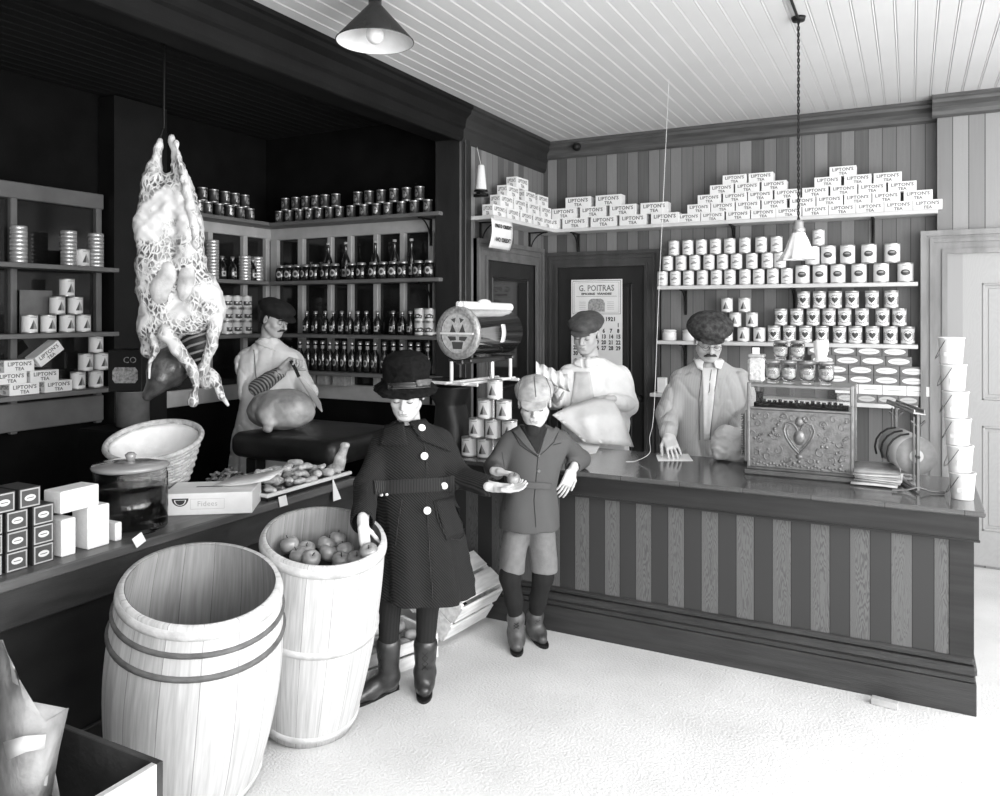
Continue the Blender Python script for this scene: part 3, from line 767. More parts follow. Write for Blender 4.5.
for r, cs in enumerate([[290, 345, 398], [318, 373], [290, 348]]):
    lay(can_t, row_px(cs, .3, 640), YS, 1.482, .111, .0445, r, 3, 'triangle-mark can, {p}, {r}, beside the shopkeeper\'s cap', 'triangle-mark cans behind the shopkeeper', .002)
S3b = [[447, 498, 552, 607, 665, 718, 775, 835, 893], [470, 523, 577, 630, 682, 740, 808, 865], [545, 598, 651, 707, 773, 838]]
for r, cs in enumerate(S3b):
    lay(can_h, row_px(cs, .3, 640), YS, 1.482, .125, .0455, r, 3, 'heart-label can, {p}, {r} of the stack on the wall', 'heart-label cans', .003)
def pot(name, label, x, z, knob):
    t = thing(name, label, 'jar', (x, YS, z))
    MB().lathe([(0, 0), (.05, 0), (.056, .01), (.056, .06), (.052, .07), (0, .07)], 24).build('jar_body', M('white stoneware', .75, .3, .03), t)
    l = MB().lathe([(0, .0702), (.055, .0702), (.057, .08), (.04, .088), (0, .09)]+([] if not knob else []), 24)
    if knob: l.lathe([(0, .088), (.012, .09), (.014, .102), (.006, .112), (0, .113)], 12)
    l.build('lid', M('white stoneware', .75, .3, .03), t)
pot('stoneware_jar', 'plain white lidded crock, leftmost item on the heart-can shelf', ony(640+98*.3, 300, YS).x, 1.482, False)
pot('stoneware_jar', 'white crock with a knobbed lid half behind the shopkeeper\'s cap', ony(640+166*.3, 300, YS).x, 1.482, True)
# ---- oval-label packets on the lowest shelf
m_pk = M('grey packet wrapper', .17, .6, .15, 30)
def packet(w, h, d, mats, oval=True, name='packet'):
    mb = MB().box((0, 0, h/2), (w, d, h), 0, ch=.002)
    fr = WR((0, -d/2-.0007, h/2))
    if oval: 
        mb.add([(x, y, 0) for x, y in ell(w*.42, h*.32, 20)], [tuple(range(20))], 1, fr)
        mb.add([(x, y, .0003) for x, y in ((-w*.28, -.0016), (w*.28, -.0016), (w*.28, .0016), (-w*.28, .0016))], [(0, 1, 2, 3)], 2, fr)
        mb.add([(x, y, 0) for x, y in ell(d*.3, h*.3, 12)], [tuple(range(12))], 1, FRAME((-w/2-.0007, 0, h/2), (0, -1, 0), z=(-1, 0, 0)))
    return Proto(tag(mb.build(name, mats), 'x', 'packet'))
pk1 = packet(.160, .066, .11, [m_pk, m_card, m_paledk]); pk2 = packet(.128, .062, .11, [m_pk, M('pale grey oval', .5, .6, .05), m_paledk]); pk3 = packet(.150, .068, .11, [m_card, m_card, m_paledk])
zz = 1.065
for k, (pr, cs, hw, h, nm) in enumerate(((pk2, [655, 690, 757, 822, 886], .064, .062, 'small dark packet with pale oval'), (pk3, [655, 690, 752, 820, 881], .075, .068, 'plain white packet'),
                        (pk1, [655, 724, 805, 885], .08, .066, 'grey packet with white oval'), (pk1, [655, 724, 805, 885], .08, .066, 'grey packet with white oval'),
                        (pk1, [612, 679, 761, 844], .08, .066, 'grey packet with white oval'), (pk1, [600, 650, 727, 820], .08, .066, 'grey packet with white oval'))):
    pxs = row_px(cs, .3, 640)
    if k in (0, 1): pxs = pxs[1:]
    lay(pr, pxs, YS, zz, 0, hw, 0, 1, nm+', {p}, %s, behind the cash register' % ['bottom row', 'second row up', 'third row up', 'fourth row up', 'fifth row up', 'top row'][k], 'packets behind the cash register', .003)
    zz += h+.0008
tag(MB().box((0, 0, .06), (.07, .05, .12), ch=.002).build('carton', m_card, loc=(XS0+.02, YB-.12, 1.066)), 'small white carton on the shelf end left of the capped shopkeeper', 'carton')
# ---- pyramid of cans on the counter by the scale
z0 = .8765; y0 = 4.02
def cpx(px, py=446): return onz(px, 457, .876)
for r, cs in enumerate(([469, 485, 501, 517], [476.5, 493, 509.5], [485.5, 504], [495])):
    xs = [ony(c, 300, 3.955).x for c in cs]
    for i, x in enumerate(xs):
        can_t.put((x, 3.955, z0+r*.1116), .15+random.uniform(-.1, .1), 'triangle-mark can, %s, %s of the counter pyramid by the boy' % (nth(i, len(xs)), rowname(r, 4)), 'can pyramid on the counter')
# ================================================================== BUTCHERY SHELVES
m_dglass = M('dark bottle glass', .012, .08, .2, 10, spec=.7, coat=.5)
m_label = M('pale bottle label', .42, .6, .1, 40)
m_dtin = M('dark enamel can', .045, .3, .5, 30)
def lathe_thing(name, parts, cat):
    t = thing(name, 'x', cat)
    for pn, prof, mat, deco in parts:
        mb = MB().lathe(prof, 20); 
        if deco: deco(mb)
        mb.build(pn, [mat, m_label, m_dkprint], t)
    return Proto(t)
def lab(r, z, w, h, oval=False):
    def f(mb):
        decal(mb, ell(w, h, 14) if oval else [(-w, -h), (w, -h), (w, h), (-w, h)], r+.0006, z, 1)
        decal(mb, ell(w*.6, h*.5, 10), r+.0009, z, 2)
    return f
bottle = lathe_thing('sauce_bottle', [('bottle_body', [(0, 0), (.029, 0), (.031, .004), (.031, .12), (.027, .14), (.014, .165), (.012, .21), (.015, .215), (.015, .224), (0, .224)], m_dglass, lab(.031, .07, .018, .028, True)),
                      ('neck_label', [(.0135, .172), (.0135, .2)], m_label, None), ('cap', [(.016, .214), (.016, .235), (.012, .238), (0, .238)], m_tinr, None)], 'bottle')
tallb = lathe_thing('tall_bottle', [('bottle_body', [(0, 0), (.031, 0), (.033, .004), (.033, .15), (.028, .175), (.013, .21), (.011, .28), (.014, .285), (.014, .295), (0, .295)], m_dglass, lab(.033, .06, .022, .03)),
                      ('cap', [(.015, .285), (.015, .303), (0, .305)], m_label, None)], 'bottle')
jar = lathe_thing('preserve_jar', [('jar_body', [(0, 0), (.040, 0), (.043, .005), (.043, .085), (.036, .103), (.030, .108), (.030, .118), (0, .118)], m_dglass, lab(.043, .055, .024, .028, True)),
                      ('lid', [(.033, .112), (.033, .126), (.028, .13), (0, .13)], m_tinr, None)], 'jar')
medb = lathe_thing('small_bottle', [('bottle_body', [(0, 0), (.03, 0), (.032, .004), (.032, .09), (.024, .115), (.012, .135), (.011, .165), (.014, .17), (0, .17)], m_dglass, lab(.032, .045, .016, .02)),
                      ('cap', [(.015, .16), (.015, .18), (0, .182)], m_tinr, None)], 'bottle')
def d_dark(mb, r, h):
    decal(mb, [(-.018, -.02), (.006, -.03), (.02, -.01), (.008, .02), (-.012, .03)], r, h*.5, 1); decal(mb, [(-.01, -.005), (.014, 0), (.004, .012)], r+.0003, h*.5, 2)
dcan = can('dark_can', .036, .1, d_dark, body=m_dtin)
s2 = can('script_can', .043, .1, lambda mb, r, h: (decal(mb, [(-.045, -.016), (-.02, -.02), (.02, -.014), (.045, -.018), (.048, .004), (.02, .018), (-.01, .01), (-.045, .016)], r, h*.42, 2), decal(mb, ell(.010, .006, 10, -.018, .002), r+.0003, h*.42, 4), decal(mb, ell(.012, .007, 10, .012, .0), r+.0003, h*.42, 4), decal(mb, [(.026, -.01), (.036, -.008), (.038, .006)], r+.0003, h*.42, 4)))
ltin = MB(); ltin.lathe([(0, 0), (.045, 0), (.047, .003), (.047, .021), (.045, .024), (0, .024)], 24); ltin = Proto(tag(ltin.build('flat_tin', M('bright flat tin', .55, .25, .1, 20, metal=.5)), 'x', 'tin'))
YK = YQ-.13; z4 = lambda c: 180+c*.3014
def bl(proto, cs, z, fmt, group, y=YK, dz=0, hw=.03):
    xs = [ony(z4(c), 300, y).x for c in cs]
    for i in range(1, len(xs)): xs[i] = max(xs[i], xs[i-1]+2*hw+.002)
    for i, x in enumerate(xs): proto.put((x, y, z+dz+.001), random.uniform(-.3, .3), fmt % nth(i, len(xs)), group)
bl(dcan, [330, 362, 397, 430, 462, 497, 530, 568, 610, 652, 690, 735, 778, 822], 2.43, 'dark can, %s, lower row, top shelf behind the butcher', 'dark cans on the top butchery shelf', hw=.036)
bl(dcan, [350, 385, 418, 450, 482, 518, 590, 628, 668, 710, 752, 795], 2.43, 'dark can, %s, upper row, top shelf behind the butcher', 'dark cans on the top butchery shelf', dz=.1015, hw=.036)
bl(jar, [335, 362, 390, 418, 448, 485, 512, 570, 603, 643, 672, 708, 738, 793, 827], 1.955, 'squat dark jar, %s, second shelf behind the butcher', 'jars on the second butchery shelf', hw=.043, y=YK-.03)
bl(tallb, [492, 550, 648, 712, 768], 1.955, 'tall dark bottle, %s of five rising behind the squat jars', 'tall bottles behind the jars', y=YQ-.065, hw=.033)
bl(medb, [420, 450, 482, 508, 537, 563, 590, 618, 655, 707, 737, 765], 1.534, 'small dark bottle, %s, third shelf behind the butcher', 'small bottles on the third butchery shelf', hw=.032)
for r in (0, 1):
    bl(s2, [797, 829], 1.534, 'script-label can, %s of the '+('lower' if r == 0 else 'upper')+' pair, right end of the third shelf', 'script-label cans', dz=r*.1006, hw=.043, y=YK)
bl(bottle, [398, 424, 449, 473, 497, 520, 545, 571, 597, 622, 647, 678, 708, 735, 765, 790, 822], 1.243, 'oval-label sauce bottle, %s, lowest row behind the butcher', 'sauce bottles in the long row', hw=.031, y=YK)
for i, c in enumerate((440, 480, 537)):
    tag(MB().box((0, 0, .045), (.09 if i != 2 else .12, .08, .09), ch=.002).build('small_carton', M('grey carton card', .3, .7, .2, 40)), ('leftmost', 'middle', 'rightmost')[i]+' of three small pale cartons under the row of sauce bottles', 'carton', 'small cartons under the bottles').location = (ony(z4(c), 380, YQ-.1).x, YQ-.1, 1.131)
# left wall portion of the butchery shelves: things stand along y at x = XB+.12
XK = XB+.13
def ll(proto, cs, z, fmt, group, dz=0, hw=.03, x=XK, ymax=4.72):
    ys = [onx(z4(c), 300, x).y for c in cs]
    for i in range(1, len(ys)): ys[i] = max(ys[i], ys[i-1]+2*hw+.002)
    for i, y in enumerate(ys): 
        if y < ymax: proto.put((x, y, z+dz+.001), PI/2+random.uniform(-.3, .3), fmt % nth(i, len(ys)), group)
ll(dcan, [62, 92, 130, 165, 200, 232], 2.43, 'dark can, %s, lower row beside the hanging carcass top', 'dark cans beside the carcass', hw=.036)
ll(dcan, [75, 112, 150, 182, 215], 2.43, 'dark can, %s, upper row beside the hanging carcass top', 'dark cans beside the carcass', dz=.1015, hw=.036)
for r in (0, 1, 2):
    ll(s2, [155, 188, 220, 252], 1.534, 'script-label can, %s, '+('bottom', 'middle', 'top')[r]+' row left of the butcher\'s head', 'script-label cans', dz=r*.1006, hw=.043)
for c, n, l in ((108, 12, 'tallest column'), (215, 8, 'column above the script-label cans'), (296, 8, 'column nearest the butchery corner')):
    y = min(onx(z4(c), 300, XK).y, 4.74)
    for k in range(n): ltin.put((XK, y, 1.956+k*.0245), 0, 'shiny flat tin, %s from the bottom of the %s' % (ORD[k], l), 'shiny tin columns')
ll(medb, [140, 174], 1.955, 'small dark bottle, %s of the pair between the tin columns', 'bottles between the tin columns', hw=.032)
ll(medb, [242, 266], 1.955, 'dark bottle, %s of the pair nearest the corner tin column', 'bottles between the tin columns', hw=.032)
# ---- far left cabinet
l7 = lambda c: c*.3015
def cab(proto, c, z, label, group, rz=PI/2, rot=None, dz=0, dx=0):
    y = onx(l7(c), 300, XK+dx).y; return proto.put((XK+dx, y, z+.001+dz), rz, label, group, rot=rot)
for c, n, l in ((62, 9, 'far left cabinet\'s leftmost column'), (228, 9, 'far left cabinet\'s middle column'), (318, 9, 'far left cabinet\'s right column')):
    for k in range(n): cab(ltin, c, ZL1, 'shiny flat tin, %s from the bottom of the %s' % (ORD[k], l), 'shiny tin columns', dz=k*.0245)
cab(can_t, 272, ZL1, 'single small triangle-mark can between the cabinet tin columns', 'triangle-mark cans in the cabinet')
for r, cs in enumerate(([98, 160, 222, 276], [190, 250], [222])):
    for i, c in enumerate(cs): cab(can_t, c, ZL2, 'triangle-mark can, %s, %s of the middle cabinet shelf' % (nth(i, len(cs)), rowname(r, 3)), 'triangle-mark cans in the cabinet', dz=r*.1116)
for r, cs in enumerate(([258, 318], [284, 334], [318])):
    for i, c in enumerate(cs):
        if r < 2 or True: cab(can_t, c, ZL3, 'triangle-mark can, %s, %s of the bottom cabinet shelf' % (nth(i, len(cs)), rowname(r, 3)), 'triangle-mark cans in the cabinet', dz=r*.1116)
for i, (c, r) in enumerate(((65, 0), (178, 0), (22, 1), (132, 1), (48, 2))):
    cab(cart_b, c, ZL3, 'tea carton, %s of the cabinet\'s carton heap' % ('left one in bottom row', 'right one in bottom row', 'left one in middle row', 'right one in middle row', 'flat one on top')[i], 'tea cartons in the cabinet', dz=r*.0686)
y = onx(l7(138), 300, XK).y
cart_b.put((XK-.02, y, ZL3+.150), 0, 'tilted tea carton leaning across the top of the cabinet\'s carton heap', 'tea cartons in the cabinet', rot=(-.62, 0, PI/2)) if False else dup(cart_b.o, (XK+.03, y+.02, ZL3+.21), label='tilted white tea carton leaning across the top of the cabinet carton heap', group='tea cartons in the cabinet', rot=Matrix.Rotation(.62, 3, 'X').to_euler() if False else (Matrix.Rotation(.62, 3, 'X') @ Matrix.Rotation(PI/2, 3, 'Z')).to_euler())
tag(MB().box((0, 0, .13), (.01, .2, .26), ch=.001).build('show_card', M('grey show card', .14, .6, .2, 10), loc=(XB+.06, onx(30, 300, XB).y, ZL2+.001)), 'plain grey show card standing at the left of the middle cabinet shelf', 'card')
# ================================================================== HANGING LAMPS, STRINGS, SIGNS
p = W(375, 42, 3.64)
t = thing('ceiling_lamp', 'dark conical lamp shade with white inside hanging from the ceiling at upper left', 'lamp', (p.x, p.y, p.z))
mb = MB(); mb.lathe([(.178, 0), (.18, .004), (.03, .17), (.03, .2), (.0, .2)], 40); mb.lathe([(.176, .001), (.027, .165), (0, .166)], 40, mi=1)
mb.build('lamp_shade', [M('black enamel', .015, .25), M('white enamel', .8, .3)], t)
mb = MB().sphere((0, 0, .035), (.042, .042, .045), 20, 14).lathe([(.02, .07), (.02, .12), (0, .12)], 12)
mb.build('bulb', M('frosted glass bulb', .8, .12, .02, coat=.5), t)
MB().lathe([(0, .2), (.035, .2), (.035, .215), (.02, .225), (.02, ZC-p.z), (0, ZC-p.z)], 16).build('lamp_stem', m_black, t)
p = W(798.5, 246, 3.92)
t = thing('pendant_lamp', 'frilled white glass lamp hanging on a twisted cord before the can shelves', 'lamp', (p.x, p.y, p.z+.0))
pr = [(.03, .068), (.034, .055), (.046, .03), (.060, -.01), (.074, -.045), (.086, -.068), (.080, -.064), (.056, -.012), (.042, .025), (.03, .05)]
MB().lathe(pr, 48, wob=lambda a, z: 1+(.10*math.sin(10*a) if z < -.02 else .03*math.sin(10*a))).build('glass_shade', M('white pressed glass', .85, .15, .03, coat=.6), t)
MB().sphere((0, 0, -.03), .032, 16, 12).build('bulb', M('frosted glass bulb', .8), t)
MB().lathe([(0, .13), (.018, .128), (.024, .115), (.024, .095), (.032, .085), (.032, .065), (0, .06)], 20).build('lamp_socket', M('pale brass socket', .45, .3, .1, metal=.7), t)
mb = MB()
for ph in (0, PI): mb.tube([(.004*math.cos(ph+k*.9), .004*math.sin(ph+k*.9), .13+k*(ZC-p.z-.14)/110) for k in range(111)], .0035, 5)
mb.build('lamp_cord', m_black, t)
mb = MB().lathe([(0, ZC-p.z-.02), (.03, ZC-p.z-.02), (.035, ZC-p.z-.001), (0, ZC-p.z-.001)], 20); mb.tube([(0, 0, ZC-p.z-.012), (.0, -.9, ZC-p.z-.008)], .007, 6); mb.build('ceiling_rosette', m_black, t)
# twine running down to the counter
a = W(669, 79, 4.94); b = ony(659, 290, 4.55); c_ = ony(654, 410, 4.45); e = onz(626, 461.5, .878)
pts = [a, b, c_, c_+Vector((-.02, -.02, -.16)), e+Vector((.12, .05, .05)), e+Vector((.05, .02, .004)), e]
mb = MB(); sp = []
for i in range(len(pts)-1):
    for k in range(6):
        u = k/6; P0 = pts[max(i-1, 0)]; P1 = pts[i]; P2 = pts[i+1]; P3 = pts[min(i+2, len(pts)-1)]
        sp.append(.5*((2*P1)+(P2-P0)*u+(2*P0-5*P1+4*P2-P3)*u*u+(3*P1-P0-3*P2+P3)*u**3))
sp.append(pts[-1]); mb.tube([q-e for q in sp], .0015, 5)
tag(mb.build('string', M('white twine', .8), loc=e), 'white string hanging from the ceiling to the counter left of the shopkeeper', 'string')
# twine cone on its iron holder
p = onx(481, 190, XL+.12)
t = thing('twine_cone', 'white cone of twine on an iron holder over the glazed door shelf', 'twine', (p.x, p.y, p.z))
MB().lathe([(0, 0), (.038, 0), (.04, .01), (.024, .17), (.02, .178), (0, .178)], 24).build('cone', M('white twine cone', .75, .8, .05, 80, .3, 200), t)
MB().lathe([(0, -.012), (.05, -.012), (.05, -.001), (0, -.001)], 24).box((-.02, .055, -.02), (.03, .12, .02)).box((-.06, .11, -.02), (.11, .03, .02)).build('holder', m_iron, t)
MB().tube([(0, 0, .178), (-.01, -.04, .30), (0.02, -.09, ZC-p.z-.3)], .0016, 5).build('thread', M('white twine', .8), t)
# NO CREDIT card pinned under the left shelf
c0, c1 = onx(491, 217, XL+.205), onx(512, 226, XL+.205); top = 2.378
g = []
L = c1.y-c0.y
for i in range(9):
    u = i/8; g.append([(XL+.205+.012*math.sin(v*3.1)-.10*v*v*.25, c0.y+L*u+.012*v*v, top-.21*v) for v in [k/8 for k in range(9)]])
mb = MB().sheet(g, .0012, 0)
for s_, z, sz in (('PAS D CREDIT', top-.052, .034), ('NO CREDIT', top-.15, .040)):
    add_text(mb, s_, sz, FRAME((XL+.205+.014, (c0.y+c1.y)/2+.004, z), (0, 1, 0), z=(1, 0, 0)), 1, bold=.0022, sx=L*.86/(sz*7.4) if s_[0] == 'P' else L*.72/(sz*5.7))
tag(mb.build('notice', [m_white, m_ink]), 'curling white NO CREDIT notice hanging under the shelf over the glazed door', 'notice')
# calendar on the dark door
cw0, cw1 = ony(571.5, 280, YB-.03), ony(622.5, 280, YB-.03); yt = cw0.z; hb = 1.22; wC = cw1.x-cw0.x; hC = yt-hb
mb = MB().box((0, 0, -hC/2), (wC, .003, hC)); F = WR((0, -.0022, 0)) @ Matrix.Diagonal((1, 1, 1, 1))
def ink(x, y, dx, dy, mi=1): mb.add([(x-dx/2, y-dy/2, 0), (x+dx/2, y-dy/2, 0), (x+dx/2, y+dy/2, 0), (x-dx/2, y+dy/2, 0)], [(0, 1, 2, 3)], mi, F)
wC_ = wC; topH = .30
for k, th in ((.0, .004), (.014, .002)):
    for (x, y, dx, dy) in ((0, -.012-k, wC-.03-2*k, th), (0, -topH+.01+k, wC-.03-2*k, th), (-(wC/2-.015-k), -topH/2-.002, th, topH-.02-2*k), ((wC/2-.015-k), -topH/2-.002, th, topH-.02-2*k)): ink(x, y, dx, dy, 2)
add_text(mb, 'G. POITRAS', .07, F @ Matrix.Translation((0, -.075, .0002)), 2, bold=.0012, sx=wC*.76/(.07*5.9))
add_text(mb, 'EPICERIE  VIANDES', .024, F @ Matrix.Translation((0, -.122, .0002)), 1, bold=.0012, sx=wC*.66/(.024*9.8))
ink(0, -.142, wC-.09, .003, 2)
mb.add([(x, y, .0002) for x, y in [(-.075, -.27), (.075, -.27), (.075, -.2), (.06, -.172), (.04, -.162), (-.04, -.162), (-.06, -.172), (-.075, -.2)]], [tuple(range(8))], 3, F)
for x, w_, h_ in ((-.05, .02, .07), (-.02, .014, .05), (.01, .02, .085), (.048, .016, .06)): ink(x, -.26+h_/2, w_, h_, 2)
for x in (-.125, .125):
    for y in (-.19, -.205, -.22, -.235, -.25): ink(x, y, .06, .002, 2)
for i, d_ in enumerate(('SUN', 'MON', 'TUE', 'WED', 'THU', 'FRI', 'SAT')): pass
cx = lambda i: -wC/2+.04+(wC-.075)*i/6
add_text(mb, 'JANVIER', .045, F @ Matrix.Translation((-.04, -.335, .0002)), 1, bold=.002); add_text(mb, '1921', .045, F @ Matrix.Translation((.125, -.335, .0002)), 1, bold=.002)
day = 1
for r in range(6):
    for i in range(7):
        if r == 0 and i < 6: continue
        if day > 31: continue
        add_text(mb, str(day), .046, F @ Matrix.Translation((cx(i), -.385-.048*r, .0002)), 1, bold=.0022, sx=.85); day += 1
tag(mb.build('calendar', [m_white, m_ink, M('brown calendar print', .16, .6), M('grey picture', .35, .7, .4, 60)], loc=((cw0.x+cw1.x)/2, YB-.034, yt)), 'large printed wall calendar on the dark door behind the clerk', 'calendar')
# ================================================================== CASH REGISTER AND COUNTER THINGS
CZ = .8765
def sdf_relief():
    mb = MB(); 
    return mb
rx0, rx1, ry = -.745, -.245, 4.17
RW = rx1-rx0
t = thing('cash_register', 'ornate embossed metal cash register seen from its back', 'cash register', ((rx0+rx1)/2, ry, CZ))
m_brass = M('worn nickel casing', .24, .38, .2, 25, .15, 80, metal=.55); m_brassd = M('dull register plinth', .10, .4, .2, 20, metal=.3)
MB().box((0, .16, .0125), (RW+.03, .34, .025), ch=.006).box((0, .16, .032), (RW+.01, .31, .014), ch=.004).build('base', m_brassd, t)
MB().box((0, .16, .185), (RW-.012, .28, .30), ch=.006).build('case', m_brass, t)
mb = MB()
for i in range(7): mb.box((-RW/2-.006-.0, .03+i*.038, .19), (.02, .01, .26), ch=.002)
for i in range(18): mb.box((-RW/2-.022, .13, .08+i*.0125), (.045, .10, .006), ch=.0015)
mb.build('key_bank', M('grey register keys', .22, .4), t)
mb = MB()                                   # embossed back plate
def boss(x, z, rx, rz, h=.006, seg=12):
    mb.lathe([(1, 0), (.8, .6), (.4, .95), (0, 1)], seg, mat=Matrix.Translation((x, .018, z)) @ Matrix.Rotation(PI/2, 4, 'X') @ Matrix.Diagonal((rx, rz, h, 1)))
def scroll(x, z, r, turns, a0, s_=1, th=.0035):
    pts = []
    for k in range(16):
        u = k/15; a = a0+s_*u*turns*2*PI; rr = r*(1-u*.75); pts.append((x+rr*math.cos(a), .0155, z+rr*math.sin(a)))
    mb.tube(pts, [th*(1-.4*k/15) for k in range(16)], 6)
mb.box((0, .019, .185), (RW-.03, .004, .285))
hz = .205
for sc_, th in ((1.0, .0055), (.8, .003)):
    for s_ in (-1, 1):
        mb.tube([(s_*sc_*x, .0145, hz+sc_*z) for x, z in ((0, -.085), (.03, -.055), (.06, -.01), (.072, .03), (.062, .062), (.038, .07), (.018, .055), (.008, .035))], th, 6)
boss(0, hz-.005, .028, .04, .012); boss(0, hz+.075, .02, .026, .012); boss(0, hz-.1, .018, .014, .01); boss(0, hz-.125, .012, .01, .01)
rnd = random.Random(3)
for s_ in (-1, 1):
    for (x, z, r, a0) in ((.11, .27, .022, 0), (.16, .30, .016, 2), (.20, .26, .022, 1), (.12, .2, .018, 4), (.19, .18, .02, 3), (.10, .13, .024, 2), (.15, .10, .022, 5), (.205, .11, .02, 1), (.06, .09, .02, 3), (.03, .30, .018, 4), (.07, .30, .018, 1), (.22, .21, .013, 0), (.22, .30, .015, 5)):
        scroll(s_*x, z, r, .95, a0 if s_ > 0 else PI-a0, s_)
    for k in range(30):
        x = rnd.uniform(.02, .225); z = rnd.uniform(.055, .31)
        if abs(x) < .085 and .11 < z < .28: continue
        boss(s_*x, z, rnd.uniform(.005, .011), rnd.uniform(.005, .011), rnd.uniform(.005, .009), 8)
    for k in range(14): boss(s_*(.01+.016*k), .057+.006*math.sin(k*1.9), .008, .007, .007, 8)
mb.build('embossed_plate', M('embossed nickel plate', .19, .4, .25, 40, .2, 120, metal=.5), t)
mb = MB()
for s_ in (-1, 1): mb.box((s_*(RW/2-.006), .02, .20), (.014, .02, .36), ch=.003).box((s_*(RW/2-.008), .28, .24), (.014, .02, .42), ch=.003).box((s_*(RW/2-.008), .02, .42), (.018, .026, .10), ch=.004)
mb.box((0, .02, .452), (RW-.01, .02, .012), ch=.003).box((0, .15, .457), (RW, .28, .008), ch=.002).box((0, .02, .338), (RW-.02, .02, .01), ch=.003)
mb.build('top_frame', m_brass, t)
mb = MB().box((0, .08, .35), (RW-.05, .05, .03), ch=.004)
for i in range(16): mb.box((-.2+i*.026, .06, .37+.003*math.sin(i*2)), (.018, .01, .02))
mb.box((-.195, .05, .395), (.035, .006, .05)); mb.build('indicator_rail', m_black, t)
MB().box((0, .025, .395), (RW-.03, .003, .10)).build('glass_window', glass('clear register glass', .98), t)
# glass sweet jars on the register
m_jarg = glass('clear jar glass', .97)
def sweet_jar(x, y, z, r, h, lab_, knob=False):
    t = thing('sweet_jar', lab_, 'jar', (x, y, z), 0, 'glass jars on the cash register')
    MB().lathe([(0, 0), (r*.75, 0), (r*.8, h*.06), (r*.62, h*.12), (r*.9, h*.2), (r, h*.3), (r, h*.82), (r*.85, h*.88), (r*.82, h*.86), (r*.95, h*.8), (r*.95, h*.3), (r*.5, h*.16), (0, h*.14)], 24).build('jar_body', m_jarg, t)
    mb = MB().lathe([(0, h*.17), (r*.5, h*.18), (r*.9, h*.31), (r*.9, h*.62), (r*.5, h*.66), (0, h*.66)], 16); decal(mb, ell(r*.5, h*.1, 10), r*.96, h*.5, 1)
    mb.build('sweets', [M('pale sweets', .62, .6, .3, 90, .5, 120), m_paledk], t)
    mb = MB().lathe([(r*.82, h*.86), (r*1.0, h*.9), (r*1.0, h*.96), (r*.8, h), (0, h)], 24)
    if knob: mb.box((0, 0, h*1.1), (r*.5, .01, h*.16))
    mb.build('lid', M('grey jar lid', .3, .35, .1, metal=.4), t)
rz_ = CZ+.462
for i, px in enumerate((773, 789, 807.5, 826)):
    x = ony(px, 387, ry+.11).x; sweet_jar(x, ry+.11, rz_, .038, .118, 'glass sweet jar on the cash register, %s of the lower row' % nth(i, 4))
for i, px in enumerate((780.5, 797.5)):
    x = ony(px, 387, ry+.11).x; sweet_jar(x, ry+.115, rz_+.119, .036, .102, 'glass sweet jar on the cash register, %s one of the upper pair' % ('left', 'right')[i])
x = ony(821, 387, ry+.11).x
tag(MB().lathe([(0, 0), (.03, 0), (.026, .02), (.032, .05), (.036, .1), (.02, .105), (0, .1)], 20, wob=lambda a, z: 1+.05*math.sin(6*a)).build('paper_cup', m_white, loc=(x, ry+.115, rz_+.119)), 'bright white paper cup on the rightmost sweet jar over the register', 'cup')
x = ony(757, 387, ry+.11).x
t = thing('biscuit_jar', 'squat patterned glass jar with a white tag, left end of the register top', 'jar', (x, ry+.11, rz_))
MB().box((0, 0, .065), (.085, .085, .13), ch=.014).build('jar_body', M('frosted pressed glass', .55, .2, .35, 70, .8, 60, coat=.4), t)
MB().box((0, 0, .139), (.078, .078, .016), ch=.004).build('lid', m_tinr, t); MB().box((.0, -.03, .165), (.035, .004, .034)).build('tag', m_white, t)
# pile of paper bags
for i in range(6):
    c = onz(877, 487, CZ)+Vector((0, .12, .0)); w_, d_ = .20, .26
    g = [[(u*w_-w_/2, v*d_-d_/2, .0055+.010*i*.3+.012*math.sin(u*3+i)*(v-.5)**2+.004*math.sin(9*v+i)) for v in (0, .25, .5, .75, 1)] for u in (0, .25, .5, .75, 1)]
    o = MB().sheet(g, .006).build('paper_bag', M('brown paper', .34, .8, .15, 15, .2, 40) if i % 2 else M('pale wrapping paper', .55, .7, .1, 15, .2, 40), loc=(c.x+rnd.uniform(-.012, .012), c.y+rnd.uniform(-.01, .01), CZ+.002+i*.0095))
    o.rotation_euler = (0, 0, rnd.uniform(-.12, .12)); tag(o, 'flat folded paper bag, %s in the pile right of the cash register' % ('lowest', 'second lowest', 'third lowest', 'third highest', 'second highest', 'topmost')[i], 'bag', 'paper bags by the register')
# wrapping paper cutter
c = onz(918, 494, CZ)+Vector((0, .02, 0)); R = .088
t = thing('paper_cutter', 'iron counter stand holding a thick roll of wrapping paper', 'paper cutter', (c.x, c.y, CZ), .28)
mb = MB()
for y in (0, .34): 
    mb.box((0, y, .19), (.014, .012, .36), ch=.002)
    mb.tube([(-.11, y-.0, .008), (-.05, y, .012), (0, y, .028), (.05, y, .012), (.11, y, .008)], .008, 6, flat=(1, .7))
    mb.box((-.018, y, .20), (.008, .01, .30), ch=.002); mb.tube([(-.03, y, .33), (0, y, .30), (.03, y, .33)], .006, 6)
mb.box((0, .2, .012), (.02, .40, .012), ch=.002); mb.build('stand', M('grey cast iron', .12, .35, .2, 20, metal=.5), t)
mb = MB().box((0, .2, .365), (.055, .44, .012), ch=.003, rot=(0, .12, 0)).box((-.02, .2, .375), (.008, .44, .02), ch=.002).box((.022, .2, .375), (.006, .44, .018), ch=.002); mb.build('cutting_bar', M('worn steel bar', .28, .3, .2, 20, metal=.6), t)
Ry = Matrix.Translation((0, .02, .165)) @ Matrix.Rotation(-PI/2, 4, 'X')
